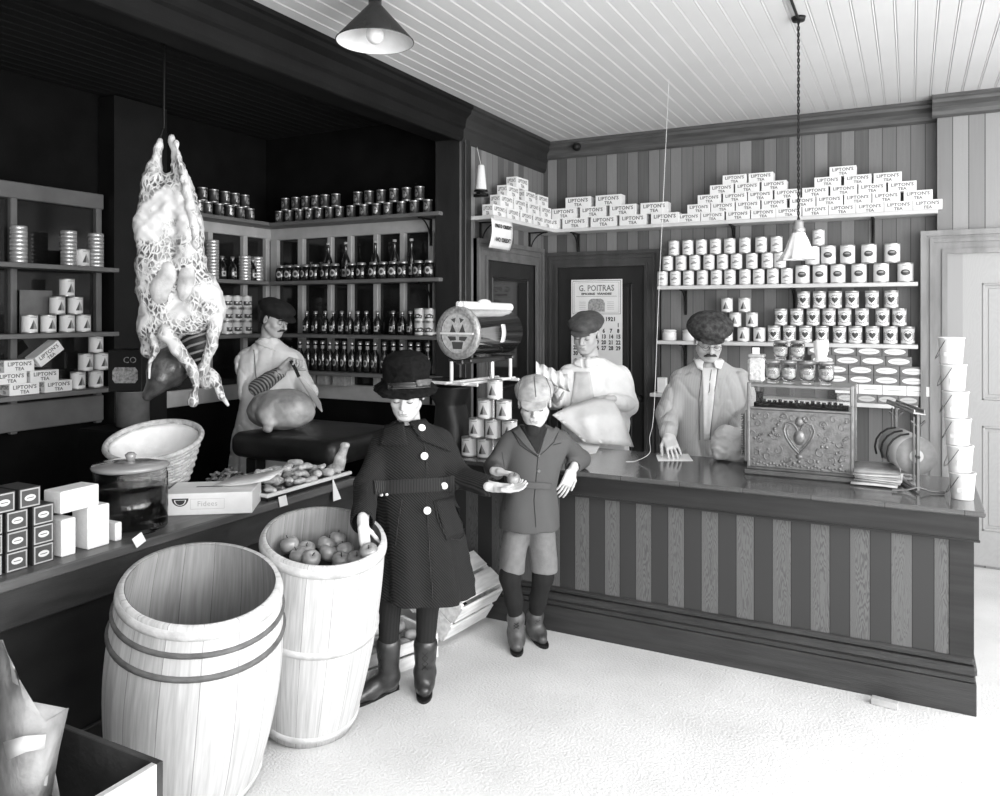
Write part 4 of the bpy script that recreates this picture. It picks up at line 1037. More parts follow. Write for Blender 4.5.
mb = MB().lathe([(.030, 0), (R, .002), (R, .30), (.03, .302)], 40, mat=Ry, mi=[1, 0, 1]); mb.lathe([(0, .0), (.042, .0005)], 24, mi=2, mat=Ry)
mb.build('paper_roll', [M('manila paper roll', .42, .6, .05, 30), M('paper roll end', .22, .7, .1, 50), M('roll core', .55, .6)], t)
MB().tube([(0, -.01, .165), (0, .41, .165)], .008, 8).build('spindle', m_iron, t)
for k in (0.06, .16, .27): MB().tube([(-.02-math.sin(a)*(R+.008), k, .165+math.cos(a)*(R+.008)) for a in [x*PI/8 for x in range(0, 6)]], .005, 5).build('tension_arm', m_iron, t)
# stack of pails
mbp = MB(); m_pail = M('white paper pail', .70, .55, .05, 30)
def pail():
    t = thing('paper_pail', 'x', 'pail')
    MB().lathe([(0, 0), (.049, 0), (.051, .003), (.060, .128), (.063, .13), (.063, .136), (.058, .136), (.048, .01), (0, .01)], 32).build('pail_body', m_pail, t)
    MB().tube([(-.02, -.062, .120), (-.045, -.052, .075), (-.066, -.03, .035), (-.074, 0, .022), (-.066, .03, .035), (-.045, .052, .075), (-.02, .062, .120)], .0015, 5).build('wire_handle', m_iron, t)
    MB().box((-.012, -.0535, .05), (.03, .0015, .022), rot=(.09, 0, 0)).build('maker_mark', M('pale grey stamp', .5, .7), t)
    return Proto(t)
pp = pail(); z = CZ
b0 = onz(963, 501, CZ)+Vector((-.0, .055, 0))
for i, px in enumerate((962, 959.5, 957.5, 955.5, 953.5, 951.5)):
    x = b0.x-.0085*i
    pp.put((x, b0.y, z), .2*math.sin(i*2.1), 'white pail, %s of the tall stack at the counter\'s right end' % ('lowest', 'second from the bottom', 'third from the bottom', 'third from the top', 'second from the top', 'topmost')[i], 'stacked pails', scale=.865); z += .1195
# brown paper parcel, writing slip
# loose slip under the keeper's hand, papers by the clerk
def slip(name, label, cat, quad, z, mat, th=.0015):
    P = [onz(a, b, z) for a, b in quad]; c = sum(P, Vector())/4
    mb = MB().sheet([[P[0]-c, P[3]-c], [P[1]-c, P[2]-c]], th, smooth=False); return tag(mb.build(name, mat, loc=(c.x, c.y, z+.001)), label, cat)
slip('paper_slip', 'white order slip under the shopkeeper\'s writing hand', 'paper', [(656, 455), (688, 454), (693, 461), (658, 461)], CZ, m_white)
slip('paper_sheet', 'white sheet lying on the counter below the clerk\'s paper bag', 'paper', [(577, 443), (602, 442), (596, 453), (580, 456)], CZ, m_white)
# fallen wood block at the plinth
c = onz(885, 703, 0)
tag(MB().box((0, 0, .014), (.105, .035, .028), ch=.002).build('wood_block', M('pale wood block', .42, .7, .2, 20), loc=(c.x, c.y-.03, .001)), 'small pale wooden block on the floor against the counter plinth', 'block').rotation_euler = (0, 0, -.12)
# ================================================================== THE COUNTER SCALE
b0 = W(461, 333, 4.40); ax = Vector((.10, .995, 0)).normalized()
sx_, sy_ = b0.x, b0.y
t = thing('computing_scale', 'large dark drum-shaped computing scale with round dial on the counter end', 'scale', (sx_, sy_+.2, CZ), math.atan2(ax.y, ax.x)-PI/2)
zc = b0.z-CZ; RD = .142; Ld = .50
T = Matrix.Translation((0, -.2, zc)) @ Matrix.Rotation(-PI/2, 4, 'X')
m_drum = M('black japanned drum', .02, .12, .2, 6, coat=1.0, spec=.8); m_nick = M('bright nickel', .65, .2, .05, metal=.7); m_wen = M('white enamel trim', .8, .25)
MB().lathe([(0, .006), (RD-.01, .006), (RD-.005, 0), (RD-.005, .02), (RD-.012, .03), (RD-.012, Ld-.02), (RD-.03, Ld), (0, Ld+.005)], 48, mat=T).build('drum', m_drum, t)
mb = MB().lathe([(RD-.03, -.012), (RD, -.014), (RD+.008, -.004), (RD+.008, .012), (RD-.012, .014)], 48, mat=T); mb.build('dial_rim', M('grey ornate rim', .42, .35, .35, 60, .5, 90, metal=.4), t)
mb = MB().lathe([(0, -.004), (RD-.028, -.004)], 40, mat=T); fr = WR((0, -.2-.0055+.0, zc))
for s_ in (-1, 1):
    for q in ([(.01, .0), (.055, .0), (.035, .05)], [(.012, -.02), (.07, -.02), (.05, -.045), (.01, -.04)], [(.02, .055), (.045, .075), (.012, .085)]): 
        mb.add([(s_*x, z, .0) for x, z in q], [tuple(range(len(q)))], 1, Matrix.Translation((0, -.0, 0)) @ fr)
mb.add([(-.03, -.09, 0), (.03, -.09, 0), (.04, -.05, 0), (-.04, -.05, 0)], [(0, 1, 2, 3)], 1, fr)
mb.build('dial_face', [M('pale dial card', .5, .4, .25, 60), M('dark dial print', .07, .4)], t)
MB().box((0, -.215, zc-.003), (.23, .008, .012), ch=.002).box((-.17, -.19, zc-.003), (.08, .01, .012)).build('dial_pointer', m_wen, t)
mb = MB().tube([(0, -.17, zc+RD+.012), (0, .34, zc+RD+.004)], .026, 10).sphere((0, .06, zc+RD+.022), (.03, .07, .03), 12, 8).box((0, -.19, zc+RD+.01), (.04, .03, .05), ch=.01); mb.build('top_housing', m_wen, t)
mb = MB()
mb.lathe([(RD-.0115, .25), (RD-.008, .25), (RD-.008, .29), (RD-.0115, .29)], 10, a0=-.35, a1=.45, mat=T, mi=0); mb.build('reading_window', m_wen, t)
mb = MB()
for y in (-.17, .26):
    mb.box((0, y, zc-RD-.012), (.16, .03, .024), ch=.006)
mb.box((0, .04, zc-RD-.02), (.05, .46, .03), ch=.006)
mb.build('cradle', M('dark scale iron', .04, .3, .1, metal=.3), t)
mb = MB()
for (x, y) in ((.06, .25), (-.06, -.18)): mb.tube([(x, y, zc-RD-.02), (x, y, zc-RD-.13)], .011, 8)
for x in (-.06, .06): mb.tube([(x, -.24, zc-RD-.14), (x, .30, zc-RD-.14)], .009, 8)
mb.tube([(-.26, -.18, zc-RD-.145), (.12, -.18, zc-RD-.145)], .010, 8).tube([(-.06, .25, zc-RD-.145), (.12, .25, zc-RD-.145)], .010, 8)
mb.build('levers', m_wen, t)
mb = MB().tube([(.0, .14, .02), (.0, .14, zc-RD-.02)], [.02, .016], 10).box((0, .14, .01), (.16, .12, .02), ch=.006); mb.build('column', m_nick, t)
s = SDF(.008); s.loft([(.005, -.21, 0, .13, .13), (.08, -.20, 0, .13, .12), (.17, -.185, 0, .10, .10), (.28, -.20, 0, .075, .09), (.39, -.225, 0, .14, .10)], 0, pw=3); s.box((-.22, .0, .03), (.24, .30, .06), rr=.02, k=.03); s.build('weight_housing', M('dull black housing', .01, .5), t)
mb = MB().lathe([(0, 0), (.15, .004), (.16, .02), (.156, .022), (.146, .01), (0, .006)], 32, mat=Matrix.Translation((-.24, .02, .405))); mb.build('weighing_pan', M('dark brass pan', .06, .25, .1, metal=.6), t)
MB().box((-.03, -.03, .17), (.012, .012, .07), ch=.003).box((-.03, -.03, .205), (.03, .012, .01)).box((-.03, -.03, .135), (.03, .012, .01)).build('handle', m_nick, t)
# ================================================================== LEFT COUNTER GOODS
TZ = .7705
m_dbox = M('dark printed box', .03, .5, .3, 30); m_frame = M('pale box border', .38, .6, .1, 40)
bw = .080
def db():
    mb = MB().box((0, 0, .036), (.14, bw, .072), 0, ch=.001); F_ = FRAME((.0712, 0, .036), (0, 1, 0), z=(1, 0, 0))
    mb.add([(x, y, 0) for x, y in ((-.036, -.033), (.036, -.033), (.036, .033), (-.036, .033))], [(0, 1, 2, 3)], 1, F_)
    mb.add([(x, y, .0004) for x, y in ((-.031, -.028), (.031, -.028), (.031, .028), (-.031, .028))], [(0, 1, 2, 3)], 2, F_)
    mb.add([(x, y, .0008) for x, y in ell(.021, .012, 18)], [tuple(range(18))], 3, F_)
    mb.add([(x, y, .0011) for x, y in ((-.013, -.0015), (.013, -.0015), (.013, .0015), (-.013, .0015))], [(0, 1, 2, 3)], 2, F_)
    return Proto(tag(mb.build('small_box', [m_dbox, m_frame, M('dark box panel', .06, .5, .2, 40), M('pale box oval', .6, .6)]), 'x', 'box'))
dbx = db(); fx = -2.93
ys = [onx(p_, 560, fx+.07).y for p_ in (-9, 17, 43.5)]
for r in range(3):
    for i in range(3):
        dbx.put((fx, ys[i], TZ+r*.0727), rnd.uniform(-.02, .02), 'dark oval-label box, %s column, %s of the stack at the left picture edge' % (('leftmost', 'middle', 'rightmost')[i], ('bottom row', 'second row up', 'third row up')[r]), 'oval-label boxes on the side counter')
for i, px in enumerate((4, 30)):
    dbx.put((fx, onx(px, 500, fx+.07).y, TZ+3*.0727), 0, 'dark oval-label box, %s of the two topmost at the left picture edge' % ('left', 'right')[i], 'oval-label boxes on the side counter')
m_sug = M('bright white paper packet', .82, .6, .04, 50, .2, 90)
def wp(name, label, px, py, w_, d_, h_, z=TZ, xo=fx+.02, rz=0, mat=m_sug):
    y = onx(px, py, xo+w_/2).y; mb = MB().box((0, 0, h_/2), (w_, d_, h_), ch=.004)
    o = mb.build(name, mat, loc=(xo, y, z)); o.rotation_euler = (0, 0, rz); return tag(o, label, 'packet', 'white packets on the side counter')
wp('white_packet', 'speckled white upright packet beside the dark boxes under the lying packet', 69, 555, .10, .058, .142)
wp('white_packet', 'wide white upright packet, second behind the dark boxes under the lying packet', 99, 550, .10, .095, .165)
wp('white_packet', 'low white packet standing just before the big glass jar', 119, 540, .09, .03, .075)
wp('white_packet', 'white packet lying across the top of the upright white packets', 80, 500, .10, .165, .085, z=TZ+.1655, rz=.05)
# big glass jar
c = onz(136, 531, TZ); dj = 789*(1.7-TZ)/(531-313); c = W(136, 531, dj); 
RJ = .150
t = thing('glass_jar', 'big round lidded glass jar filled with dark liquid on the side counter', 'jar', (c.x-.06, c.y+.02, TZ))
MB().lathe([(0, 0), (RJ*.96, 0), (RJ, .012), (RJ, .235), (RJ*.97, .25), (RJ*1.0, .262), (RJ*.98, .268), (RJ*.94, .262), (RJ*.94, .25), (RJ*.965, .235), (RJ*.965, .02), (0, .015)], 48).build('jar_body', glass('thick jar glass', .9), t)
MB().lathe([(0, .016), (RJ*.955, .02), (RJ*.955, .175), (0, .176)], 48).build('dark_contents', M('dark syrup', .006, .15, .3, 6, coat=.4), t)
mb = MB().lathe([(RJ*.9, .255), (RJ*1.03, .262), (RJ*1.05, .272), (RJ*1.0, .282), (RJ*.5, .292), (0, .294)], 48).lathe([(.012, .29), (.018, .30), (.024, .318), (.012, .328), (0, .33)], 16)
mb.build('lid', M('grey glass lid', .28, .1, .1, 20, coat=.6), t)
# basket
dj = 789*(1.7-TZ)/(486-313); c = W(165, 486, dj)
_p = W(161, 486, 3.98)
t = thing('wicker_basket', 'shallow round wicker basket with white lining tilted on the side counter', 'basket', (_p.x, _p.y, TZ+.045))
t.rotation_euler = (Matrix.Rotation(YAW, 3, 'Z') @ Matrix.Rotation(.30, 3, 'X')).to_euler() 
mb = MB()
def bprof(u): return .115+.10*u**.8
for k in range(15):
    u = k/14; mb.tube([((bprof(u)+.004*math.sin(12*a+(k % 2)*PI))*math.cos(a), (bprof(u)+.004*math.sin(12*a+(k % 2)*PI))*math.sin(a), .01+.25*u) for a in [2*PI*q/48 for q in range(49)]], .0085, 5)
for q in range(24):
    a = 2*PI*q/24; mb.tube([(bprof(u)*math.cos(a), bprof(u)*math.sin(a), .005+.255*u) for u in (0, .25, .5, .75, 1)], .005, 5)
mb.build('woven_side', M('pale wicker', .45, .7, .3, 40), t)
MB().tube([(.222*math.cos(a), .222*math.sin(a), .268) for a in [2*PI*q/40 for q in range(41)]], .013, 8, cap=False).build('rim', M('pale wicker', .45), t)
MB().lathe([(0, .12), (.10, .112), (.15, .14), (.190, .245), (.204, .262), (.207, .258), (.155, .135), (.1, .1), (0, .1)], 40, wob=lambda a, z: 1+.015*math.sin(7*a+z*40)).build('white_lining', M('white lining paper', .8, .7, .06, 15, .5, 25), t)
# pail and black box behind it
c2 = W(131, 418, 4.35); c2.x = max(c2.x, -3.95)
tag(MB().box((0, 0, .48), (.40, .44, 1.04), ch=.01).build('storage_chest', m_bwall, loc=(-4.03, 3.10, .041)), 'dark wooden chest behind the side counter carrying the grey tin pail', 'chest')
t = thing('tin_pail', 'dull grey tin pail behind the wicker basket under the black box', 'pail', (-4.02, 3.09, 1.043))
MB().lathe([(0, 0), (.085, 0), (.09, .005), (.09, .20), (.093, .205), (.085, .205), (.08, .01), (0, .01)], 32).build('pail_body', M('dull tin', .22, .35, .2, 12, metal=.5), t)
t = thing('hinged_box', 'black box with pale paper label and CO lettering behind the carcass legs', 'box', (-4.02, 3.09, 1.2505), YAW)
mb = MB().box((0, 0, .12), (.19, .2, .24), ch=.003); 
mb.build('box_body', m_black, t)
mb = MB(); F_ = FRAME((.0975, 0, .12), (.0, 1, 0), z=(1, 0, 0)); 
F_ = FRAME((0, -.1015, .12), (1, 0, 0), z=(0, -1, 0))
mb.add([(x, y, 0) for x, y in ((-.055, -.07), (.06, -.07), (.075, -.05), (.075, .0), (.06, .02), (-.055, .02), (-.07, .0), (-.07, -.05))], [tuple(range(8))], 0, F_); add_text(mb, 'CO', .05, F_ @ Matrix.Translation((.03, .06, .0004)), 0); mb.build('paper_label', M('mottled paper label', .3, .7, .6, 60), t)
# flat carton with the half-round emblem
c = W(212, 517, 789*(1.7-TZ)/(519-313)); wv = .40; dv = .26; hv = .10
t = thing('flat_carton', 'low white carton with dark half-round emblem in front of the basket', 'carton', (-2.95, c.y+.15, TZ), .62)
mb = MB().box((0, 0, hv/2), (wv, dv, hv), 0, ch=.003); F_ = WR((0, -dv/2-.0008, hv/2))
hc = [(.037*math.cos(a), .037*math.sin(a)) for a in [PI+PI*k/12 for k in range(13)]]
mb.add([(x-.12, y+.028, 0) for x, y in hc], [tuple(range(13))], 1, F_); mb.add([(x*.72-.12, y*.72+.022, .0004) for x, y in hc], [tuple(range(13))], 0, F_); mb.add([(x*.58-.12, y*.58+.02, .0008) for x, y in hc], [tuple(range(13))], 1, F_)
for (x, y, dx, dy) in ((.0, -.022, .15, .0015), (.0, .024, .15, .0015), (-.075, .001, .0015, .046), (.075, .001, .0015, .046)): mb.add([(x-dx/2, y-dy/2, .0003), (x+dx/2, y-dy/2, .0003), (x+dx/2, y+dy/2, .0003), (x-dx/2, y+dy/2, .0003)], [(0, 1, 2, 3)], 2, F_)
add_text(mb, 'Fidees', .034, F_ @ Matrix.Translation((.0, .001, .0004)), 2)
mb.build('carton_body', [m_card, m_ink, M('faint grey print', .5, .7)], t)
MB().box((-.02, .01, hv+.001), (.12, .012, .001)).build('lid_slot', m_black, t)
g = [[(.02+.3*u-.08*v, -.02+.22*v+.06*u, hv+.006+.045*u*u+.02*v*u) for v in (0, .5, 1)] for u in (0, .33, .66, 1)]
tag(MB().sheet(g, .002).build('paper_sheet', m_white, loc=(-2.975, c.y+.17, TZ)), 'white paper sheet rising from the emblem carton towards the meat tray', 'paper')
# price cards
def pcard(px, py, w_, h_, label, rot=.25, rz=0, spike=None):
    P = onx(px, py, LX1+.008)
    if spike: mb = MB().add([(-.0, -.03, -.05), (0, .035, -.05), (0, .0, .075), (.002, -.03, -.05), (.002, .035, -.05), (.002, .0, .075)], [(0, 1, 2), (5, 4, 3), (0, 3, 4, 1), (1, 4, 5, 2), (2, 5, 3, 0)])
    else: mb = MB().box((0, 0, 0), (.002, w_, h_))
    o = mb.build('price_card', m_white, loc=P); o.rotation_euler = (rz, -rot, 0); return tag(o, label, 'card', 'price cards')
pcard(139, 540, .05, .042, 'small blank white price card tilted before the big glass jar', rz=.35)
pcard(283, 501, .055, .05, 'small square white price card on the counter edge by the meat tray')
pcard(335, 491, 0, 0, 'pointed white paper tag rising behind the apple barrel', spike=1)
# ---- meat tray and scraps
t = thing('meat_tray', 'long shallow dark tray with white edge full of meat scraps', 'tray', (-3.0, 3.24, TZ))
mb = MB().box((0, 0, .006), (.38, .64, .012), 0)
for (x, y, dx, dy) in ((.185, 0, .012, .64), (-.185, 0, .012, .64), (0, .315, .36, .012), (0, -.315, .36, .012)): mb.box((x, y, .018), (dx, dy, .036), 0, ch=.002)
mb.build('tray_body', M('dark tray enamel', .02, .3), t)
MB().box((.197, -.01, .030), (.02, .66, .018), ch=.003).box((0, -.328, .030), (.38, .016, .018), ch=.003).build('white_edge', m_wen, t)
m_scr = [M('pale fat and bone', .62, .35, .3, 30, .3, 60, coat=.3), M('dark red meat', .05, .25, .5, 25, .4, 60, coat=.6), M('mixed meat scrap', .25, .3, .9, 22, .4, 60, coat=.5)]
rs = random.Random(11)
spots = []
for k in range(40):
    spots.append((-3.145+.072*(k % 5)+rs.uniform(-.012, .012), 2.975+.073*(k//5)+rs.uniform(-.012, .012)))
for k, (x, y) in enumerate(spots):
    s = SDF(.007); L_ = rs.uniform(.015, .042); a = rs.uniform(0, PI); ex = rs.uniform(.012, .021)
    s.cone((-L_*math.cos(a), -L_*math.sin(a), ex*.9), (L_*math.cos(a), L_*math.sin(a), ex*rs.uniform(.9, 1.6)), ex*rs.uniform(.7, 1.1), ex*rs.uniform(.5, 1.2), .01)
    s.ell((rs.uniform(-.02, .02), rs.uniform(-.02, .02), ex*1.1), (ex*1.6, ex*1.2, ex*.9), None, .015)
    o = s.build('meat_scrap', m_scr[(0 if (y > 3.1 and k % 3) or k % 4 == 0 else (1 if k % 3 else 2))], None, disp=lambda P: .003*vnoise(P, 90, k), smooth=1, loc=(x, y, TZ+.0135+.018*(k % 3)))
    tag(o, 'one of the jumbled bones and meat scraps heaped on the dark tray', 'meat', 'meat scraps on the tray')
p = W(354, 448, 4.42)
s = SDF(.006); s.chain([(0, 0, .02), (.02, 0, .09), (.05, 0, .16)], [.038, .03, .022], .02); s.ell((.058, 0, .175), (.028, .024, .018)); s.ell((-.02, 0, .03), (.05, .04, .03))
o = s.build('bone_joint', m_scr[0], disp=lambda P: .004*vnoise(P, 60, 2), loc=(-2.90, 3.56, TZ+.005)); tag(o, 'upright pale bone joint at the tray end beside the girl\'s hat', 'meat')
# parsley-like garnish heap left on the tray
s = SDF(.007)
for k in range(26): s.cone((rs.uniform(-.07, .07), rs.uniform(-.12, .12), rs.uniform(0, .03)), (rs.uniform(-.07, .07), rs.uniform(-.12, .12), rs.uniform(.01, .06)), .008, .006, .004)
o = s.build('tripe_heap', m_scr[2], disp=lambda P: .006*vnoise(P, 110, 2), loc=(-3.31, 3.12, TZ+.01)); tag(o, 'curly tangled heap of trimmings beside the basket', 'meat', kind='stuff')
# ---- chopping block
bc = W(292, 440, 4.98)
t = thing('chopping_block', 'thick round-cornered dark butcher\'s block behind the meat tray', 'table', (-3.42, 4.03, 0))
ZBL = .955
s = SDF(.012); s.box((0, 0, ZBL-.09), (.84, .78, .16), rr=.06, k=0); s.build('block_top', M('dark scarred block wood', .02, .4, .6, 6, .2, 20), t, disp=lambda P: .003*vnoise(P, 12, 1))
for (x, y) in ((-.3, -.27), (.3, -.27), (-.3, .27), (.3, .27)): MB().box((x, y, (ZBL-.18)/2), (.09, .09, ZBL-.182), ch=.006).build('leg', m_dark, t)
# meat joint on the block
mc = W(283, 430, 4.95)
s = SDF(.007); s.ell((0, 0, .11), (.20, .15, .12)); s.ell((-.09, .02, .10), (.15, .13, .10), None, .05); s.ell((.10, -.02, .12), (.12, .11, .10), None, .04)
s.cone((.0, -.12, .09), (.06, -.17, .025), .05, .02, .04); s.ell((.06, -.18, .025), (.03, .02, .022), None, .01)
o = s.build('beef_joint', M('fatty meat joint', .42, .4, .42, 8, .5, 24, coat=.25, detail=9), disp=lambda P: .006*vnoise(P, 28, 4)+.002*vnoise(P, 90, 1), loc=(-3.60, 3.87, ZBL+.004)); o.scale = (1.12, 1.1, 1.08)
tag(o, 'big pale joint of meat lying on the block under the butcher\'s knife', 'meat')
# ================================================================== BARRELS, APPLES, CRATES
m_stave = boards('pale barrel staves', 'X', 9.0, .55, .62, groove=0)
def stave_mat(name, g):
    m, nt, b = _new(name); L = nt.links.new
    tc = _n(nt, 'ShaderNodeTexCoord'); sp = _n(nt, 'ShaderNodeSeparateXYZ'); L(tc.outputs['Object'], sp.inputs[0])
    def mth(op, a, bb=None):
        n = _n(nt, 'ShaderNodeMath', operation=op)
        for i, v in enumerate((a, bb)):
            if v is None: continue
            if isinstance(v, (int, float)): n.inputs[i].default_value = v
            else: L(v, n.inputs[i])
        return n.outputs[0]
    an = mth('MULTIPLY', mth('ADD', mth('ARCTAN2', sp.outputs['Y'], sp.outputs['X']), 3.2), 15/(2*PI))
    fl = mth('FLOOR', an); fr = mth('FRACT', an)
    wn = _n(nt, 'ShaderNodeTexWhiteNoise', noise_dimensions='1D'); L(fl, wn.inputs['W'])
    cb_ = _n(nt, 'ShaderNodeCombineXYZ'); L(mth('MULTIPLY', an, 6), cb_.inputs[0]); L(mth('MULTIPLY', sp.outputs['Z'], 3), cb_.inputs[2]); L(mth('MULTIPLY', fl, 5.3), cb_.inputs[1])
    nz = _n(nt, 'ShaderNodeTexNoise'); nz.inputs['Scale'].default_value = 1.6; nz.inputs['Detail'].default_value = 6; L(cb_.outputs[0], nz.inputs['Vector'])
    gr = mth('MULTIPLY', mth('GREATER_THAN', fr, .014), mth('LESS_THAN', fr, .992))
    v = mth('ADD', mth('MULTIPLY', wn.outputs['Value'], .25), mth('MULTIPLY', nz.outputs['Fac'], 1.0))
    mr = _n(nt, 'ShaderNodeMapRange'); L(v, mr.inputs[0]); mr.inputs['From Min'].default_value = .3; mr.inputs['From Max'].default_value = .9
    mr.inputs['To Min'].default_value = g*.62; mr.inputs['To Max'].default_value = g*1.12
    col = mth('MULTIPLY', mr.outputs[0], mth('ADD', mth('MULTIPLY', gr, .5), .5))
    cc = _n(nt, 'ShaderNodeCombineColor')
    for i in range(3): L(col, cc.inputs[i])
    L(cc.outputs[0], b.inputs['Base Color']); b.inputs['Roughness'].default_value = .7
    bp = _n(nt, 'ShaderNodeBump'); bp.inputs['Strength'].default_value = .5; bp.inputs['Distance'].default_value = .004
    L(mth('ADD', gr, mth('MULTIPLY', nz.outputs['Fac'], .3)), bp.inputs['Height']); L(bp.outputs[0], b.inputs['Normal'])
    return m
m_st = stave_mat('pale barrel wood', .56); m_st2 = stave_mat('shade-toned barrel inside wood', .32); m_hoop = M('dark wooden hoop', .10, .6, .35, 18, .3, 60, stretch=(1, 1, 3)); m_hoopp = M('pale wooden hoop', .5, .6, .2, 18, .3, 60)  # inside wood toned darker in place of shade within the barrel
def barrel(label, base, axis, L_, rb, rm, rt, hoops):
    """base centre on the floor, leaning axis"""
    z = Vector(axis).normalized(); R = FRAME((0, 0, 0), (1, 0, -z.x/z.z if z.z else 0), z=z)
    t = thing('barrel', label, 'barrel', base, 0, 'open wooden barrels')
    t.rotation_euler = R.to_euler()
    def rad(u): 
        return rb*(1-u)*(1-2*u)+4*rm*u*(1-u)+rt*u*(2*u-1) if True else 0
    prof = [(0, .03), (rad(0)-.03, .03), (rad(0)-.02, 0), (rad(0), 0)]+[(rad(u), L_*u) for u in [k/16 for k in range(1, 17)]]
    mb = MB().lathe(prof+[(rt-.016, L_)], 54)
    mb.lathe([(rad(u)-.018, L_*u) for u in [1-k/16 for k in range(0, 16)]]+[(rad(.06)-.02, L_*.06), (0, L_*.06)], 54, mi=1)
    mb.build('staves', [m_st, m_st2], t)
    for (u, h, th, m) in hoops:
        r0, r1 = rad(u-h/2/L_), rad(u+h/2/L_)
        MB().lathe([(r0-.001, L_*u-h/2), (r0+th*.8, L_*u-h/2+.003), (r0/2+r1/2+th, L_*u), (r1+th*.8, L_*u+h/2-.003), (r1-.001, L_*u+h/2)], 54).build('hoop', m, t)
    return t, (lambda u: rad(u))
wd = lambda lat, tow: RT*lat-FW*tow
b1 = W(187, 313+1.7*789/2.84, 2.84); b1.z = 0
ax1 = wd(.118, .165)+Vector((0, 0, .745))
B1, r1f = barrel('large empty pale barrel with dark hoops leaning in the left foreground', (b1.x, b1.y, .052), ax1,   .765, .244, .290, .257, [(.965, .03, .007, m_hoopp), (.885, .018, .009, m_hoop), (.785, .02, .010, m_hoop), (.05, .03, .007, m_hoopp)])
b2 = W(309, 313+1.7*789/3.26, 3.26); b2.z = 0
ax2 = wd(.10, .17)+Vector((0, 0, .755))
B2, r2f = barrel('pale barrel of apples under the girl\'s reaching hand', (b2.x, b2.y, .044), ax2, .815, .19, .236, .236, [(.965, .035, .008, m_hoopp), (.55, .03, .008, m_hoopp), (.05, .03, .006, m_hoopp)])
# apples
m_apple = M('apple skin', .26, .3, .45, 14, .05, 60, coat=.3)
def apple():
    mb = MB().lathe([(0, -.024), (.010, -.029), (.022, -.029), (.034, -.016), (.038, .002), (.035, .018), (.024, .029), (.012, .030), (.004, .023), (0, .019)], 20)
    a = tag(mb.build('apple', m_apple), 'x', 'apple'); s_ = MB().tube([(0, 0, .018), (.002, 0, .034), (.005, 0, .042)], .0018, 5).build('stem', m_black, a); return Proto(a)
ap = apple(); azis = ax2.normalized(); base2 = Vector((b2.x, b2.y, .044))
def top2(px, py, down):
    """point where the ray through the pixel meets the plane 'down' below the rim"""
    O = Vector((0, 0, CAM_H)); d = W(px, py, 1)-O; P0 = base2+azis*(.815-down); k = (P0-O).dot(azis)/d.dot(azis); return O+d*k
al = [((290, 545), 'bright one at the far left'), ((306, 550), 'second one from the left'), ((311, 559), 'small bright one at the front left'), ((328, 553), 'large one in the middle front'), ((326, 545), 'middle one at the back'), ((337, 540), 'shaded one at the back'), ((345, 551), 'shaded one beside the hand'), ((299, 556), 'one against the left staves'), ((356, 560), 'one at the front right below the hand'), ((341, 561), 'one at the front centre')]
for i, ((px, py), l) in enumerate(al):
    c = top2(px, py, .095+.012*(i % 2)); ap.put(c, 0, 'apple in the barrel, '+l, 'apples in the barrel', rot=(rs.uniform(-.5, .5), rs.uniform(-.5, .5), rs.uniform(0, 6)), scale=.98)
# dark disc under the apples, coloured as the shade deep in the barrel
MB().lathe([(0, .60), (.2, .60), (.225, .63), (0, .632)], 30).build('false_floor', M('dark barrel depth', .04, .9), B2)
# ---- slatted crates
m_crate = M('pale crate wood', .74, .7, .22, 6, .2, 40, stretch=(1, 6, 6)); m_crated = M('dark rough crate wood', .035, .7, .5, 8, .3, 40)
def slat_crate(t, L_, D_, H_, mat, nsl=3, gap=.012, th=.012, end_th=.02):
    for s_ in (-1, 1):
        mb = MB()
        for k in range(2): mb.box((s_*(L_/2-end_th/2), 0, H_*(k+.5)/2), (end_th, D_, H_/2-.004), ch=.002)
        mb.box((s_*(L_/2+.008), 0, H_/2), (.016, .05, H_), ch=.002); mb.build('end_panel', mat, t)
        mb = MB()
        for k in range(nsl): mb.box((0, s_*(D_/2+th/2), H_*(k+.5)/nsl), (L_, th, H_/nsl-gap), ch=.002)
        mb.build('side_slats', mat, t)
    mb = MB()
    for k in range(4): mb.box((0, D_*(k-1.5)/4, -th/2), (L_, D_/4-gap, th), ch=.002)
    mb.build('bottom_slats', mat, t)
c = W(452, 600, 4.02); c.z = 0
O_ = onz(440, 643, 0); u_ = (RT*.55+FW*.83).normalized(); hz_ = (RT*.83-FW*.55).normalized(); a_ = math.radians(33)
w_ = (-hz_*math.cos(a_)+Vector((0, 0, math.sin(a_)))).normalized(); v_ = u_.cross(w_).normalized()
t = thing('wooden_crate', 'pale slatted crate tipped on edge on the floor between the girl and boy', 'crate', O_)
slat_crate(t, .38, .26, .25, m_crate, 2, .03)
MB().box((0, -.066, .262), (.38, .11, .012), ch=.002).build('lid_board', m_crate, t); MB().box((0, .066, .262), (.38, .11, .012), ch=.002).build('lid_board', m_crate, t)
Mx = Matrix((u_, w_, v_)).transposed(); t.rotation_euler = Mx.to_euler(); t.location = O_+u_*.21+w_*.145+v_*.014+Vector((0, 0, .004))-FW*.06
c2 = W(394, 640, 3.78); c2.z = .012
t = thing('potato_crate', 'low pale crate of potatoes on the floor behind the girl\'s legs', 'crate', (c2.x-.08, c2.y-.02, .013), YAW+.75)
slat_crate(t, .50, .28, .13, m_crate, 2)
m_pot = M('potato skin', .28, .6, .3, 20, .3, 50)
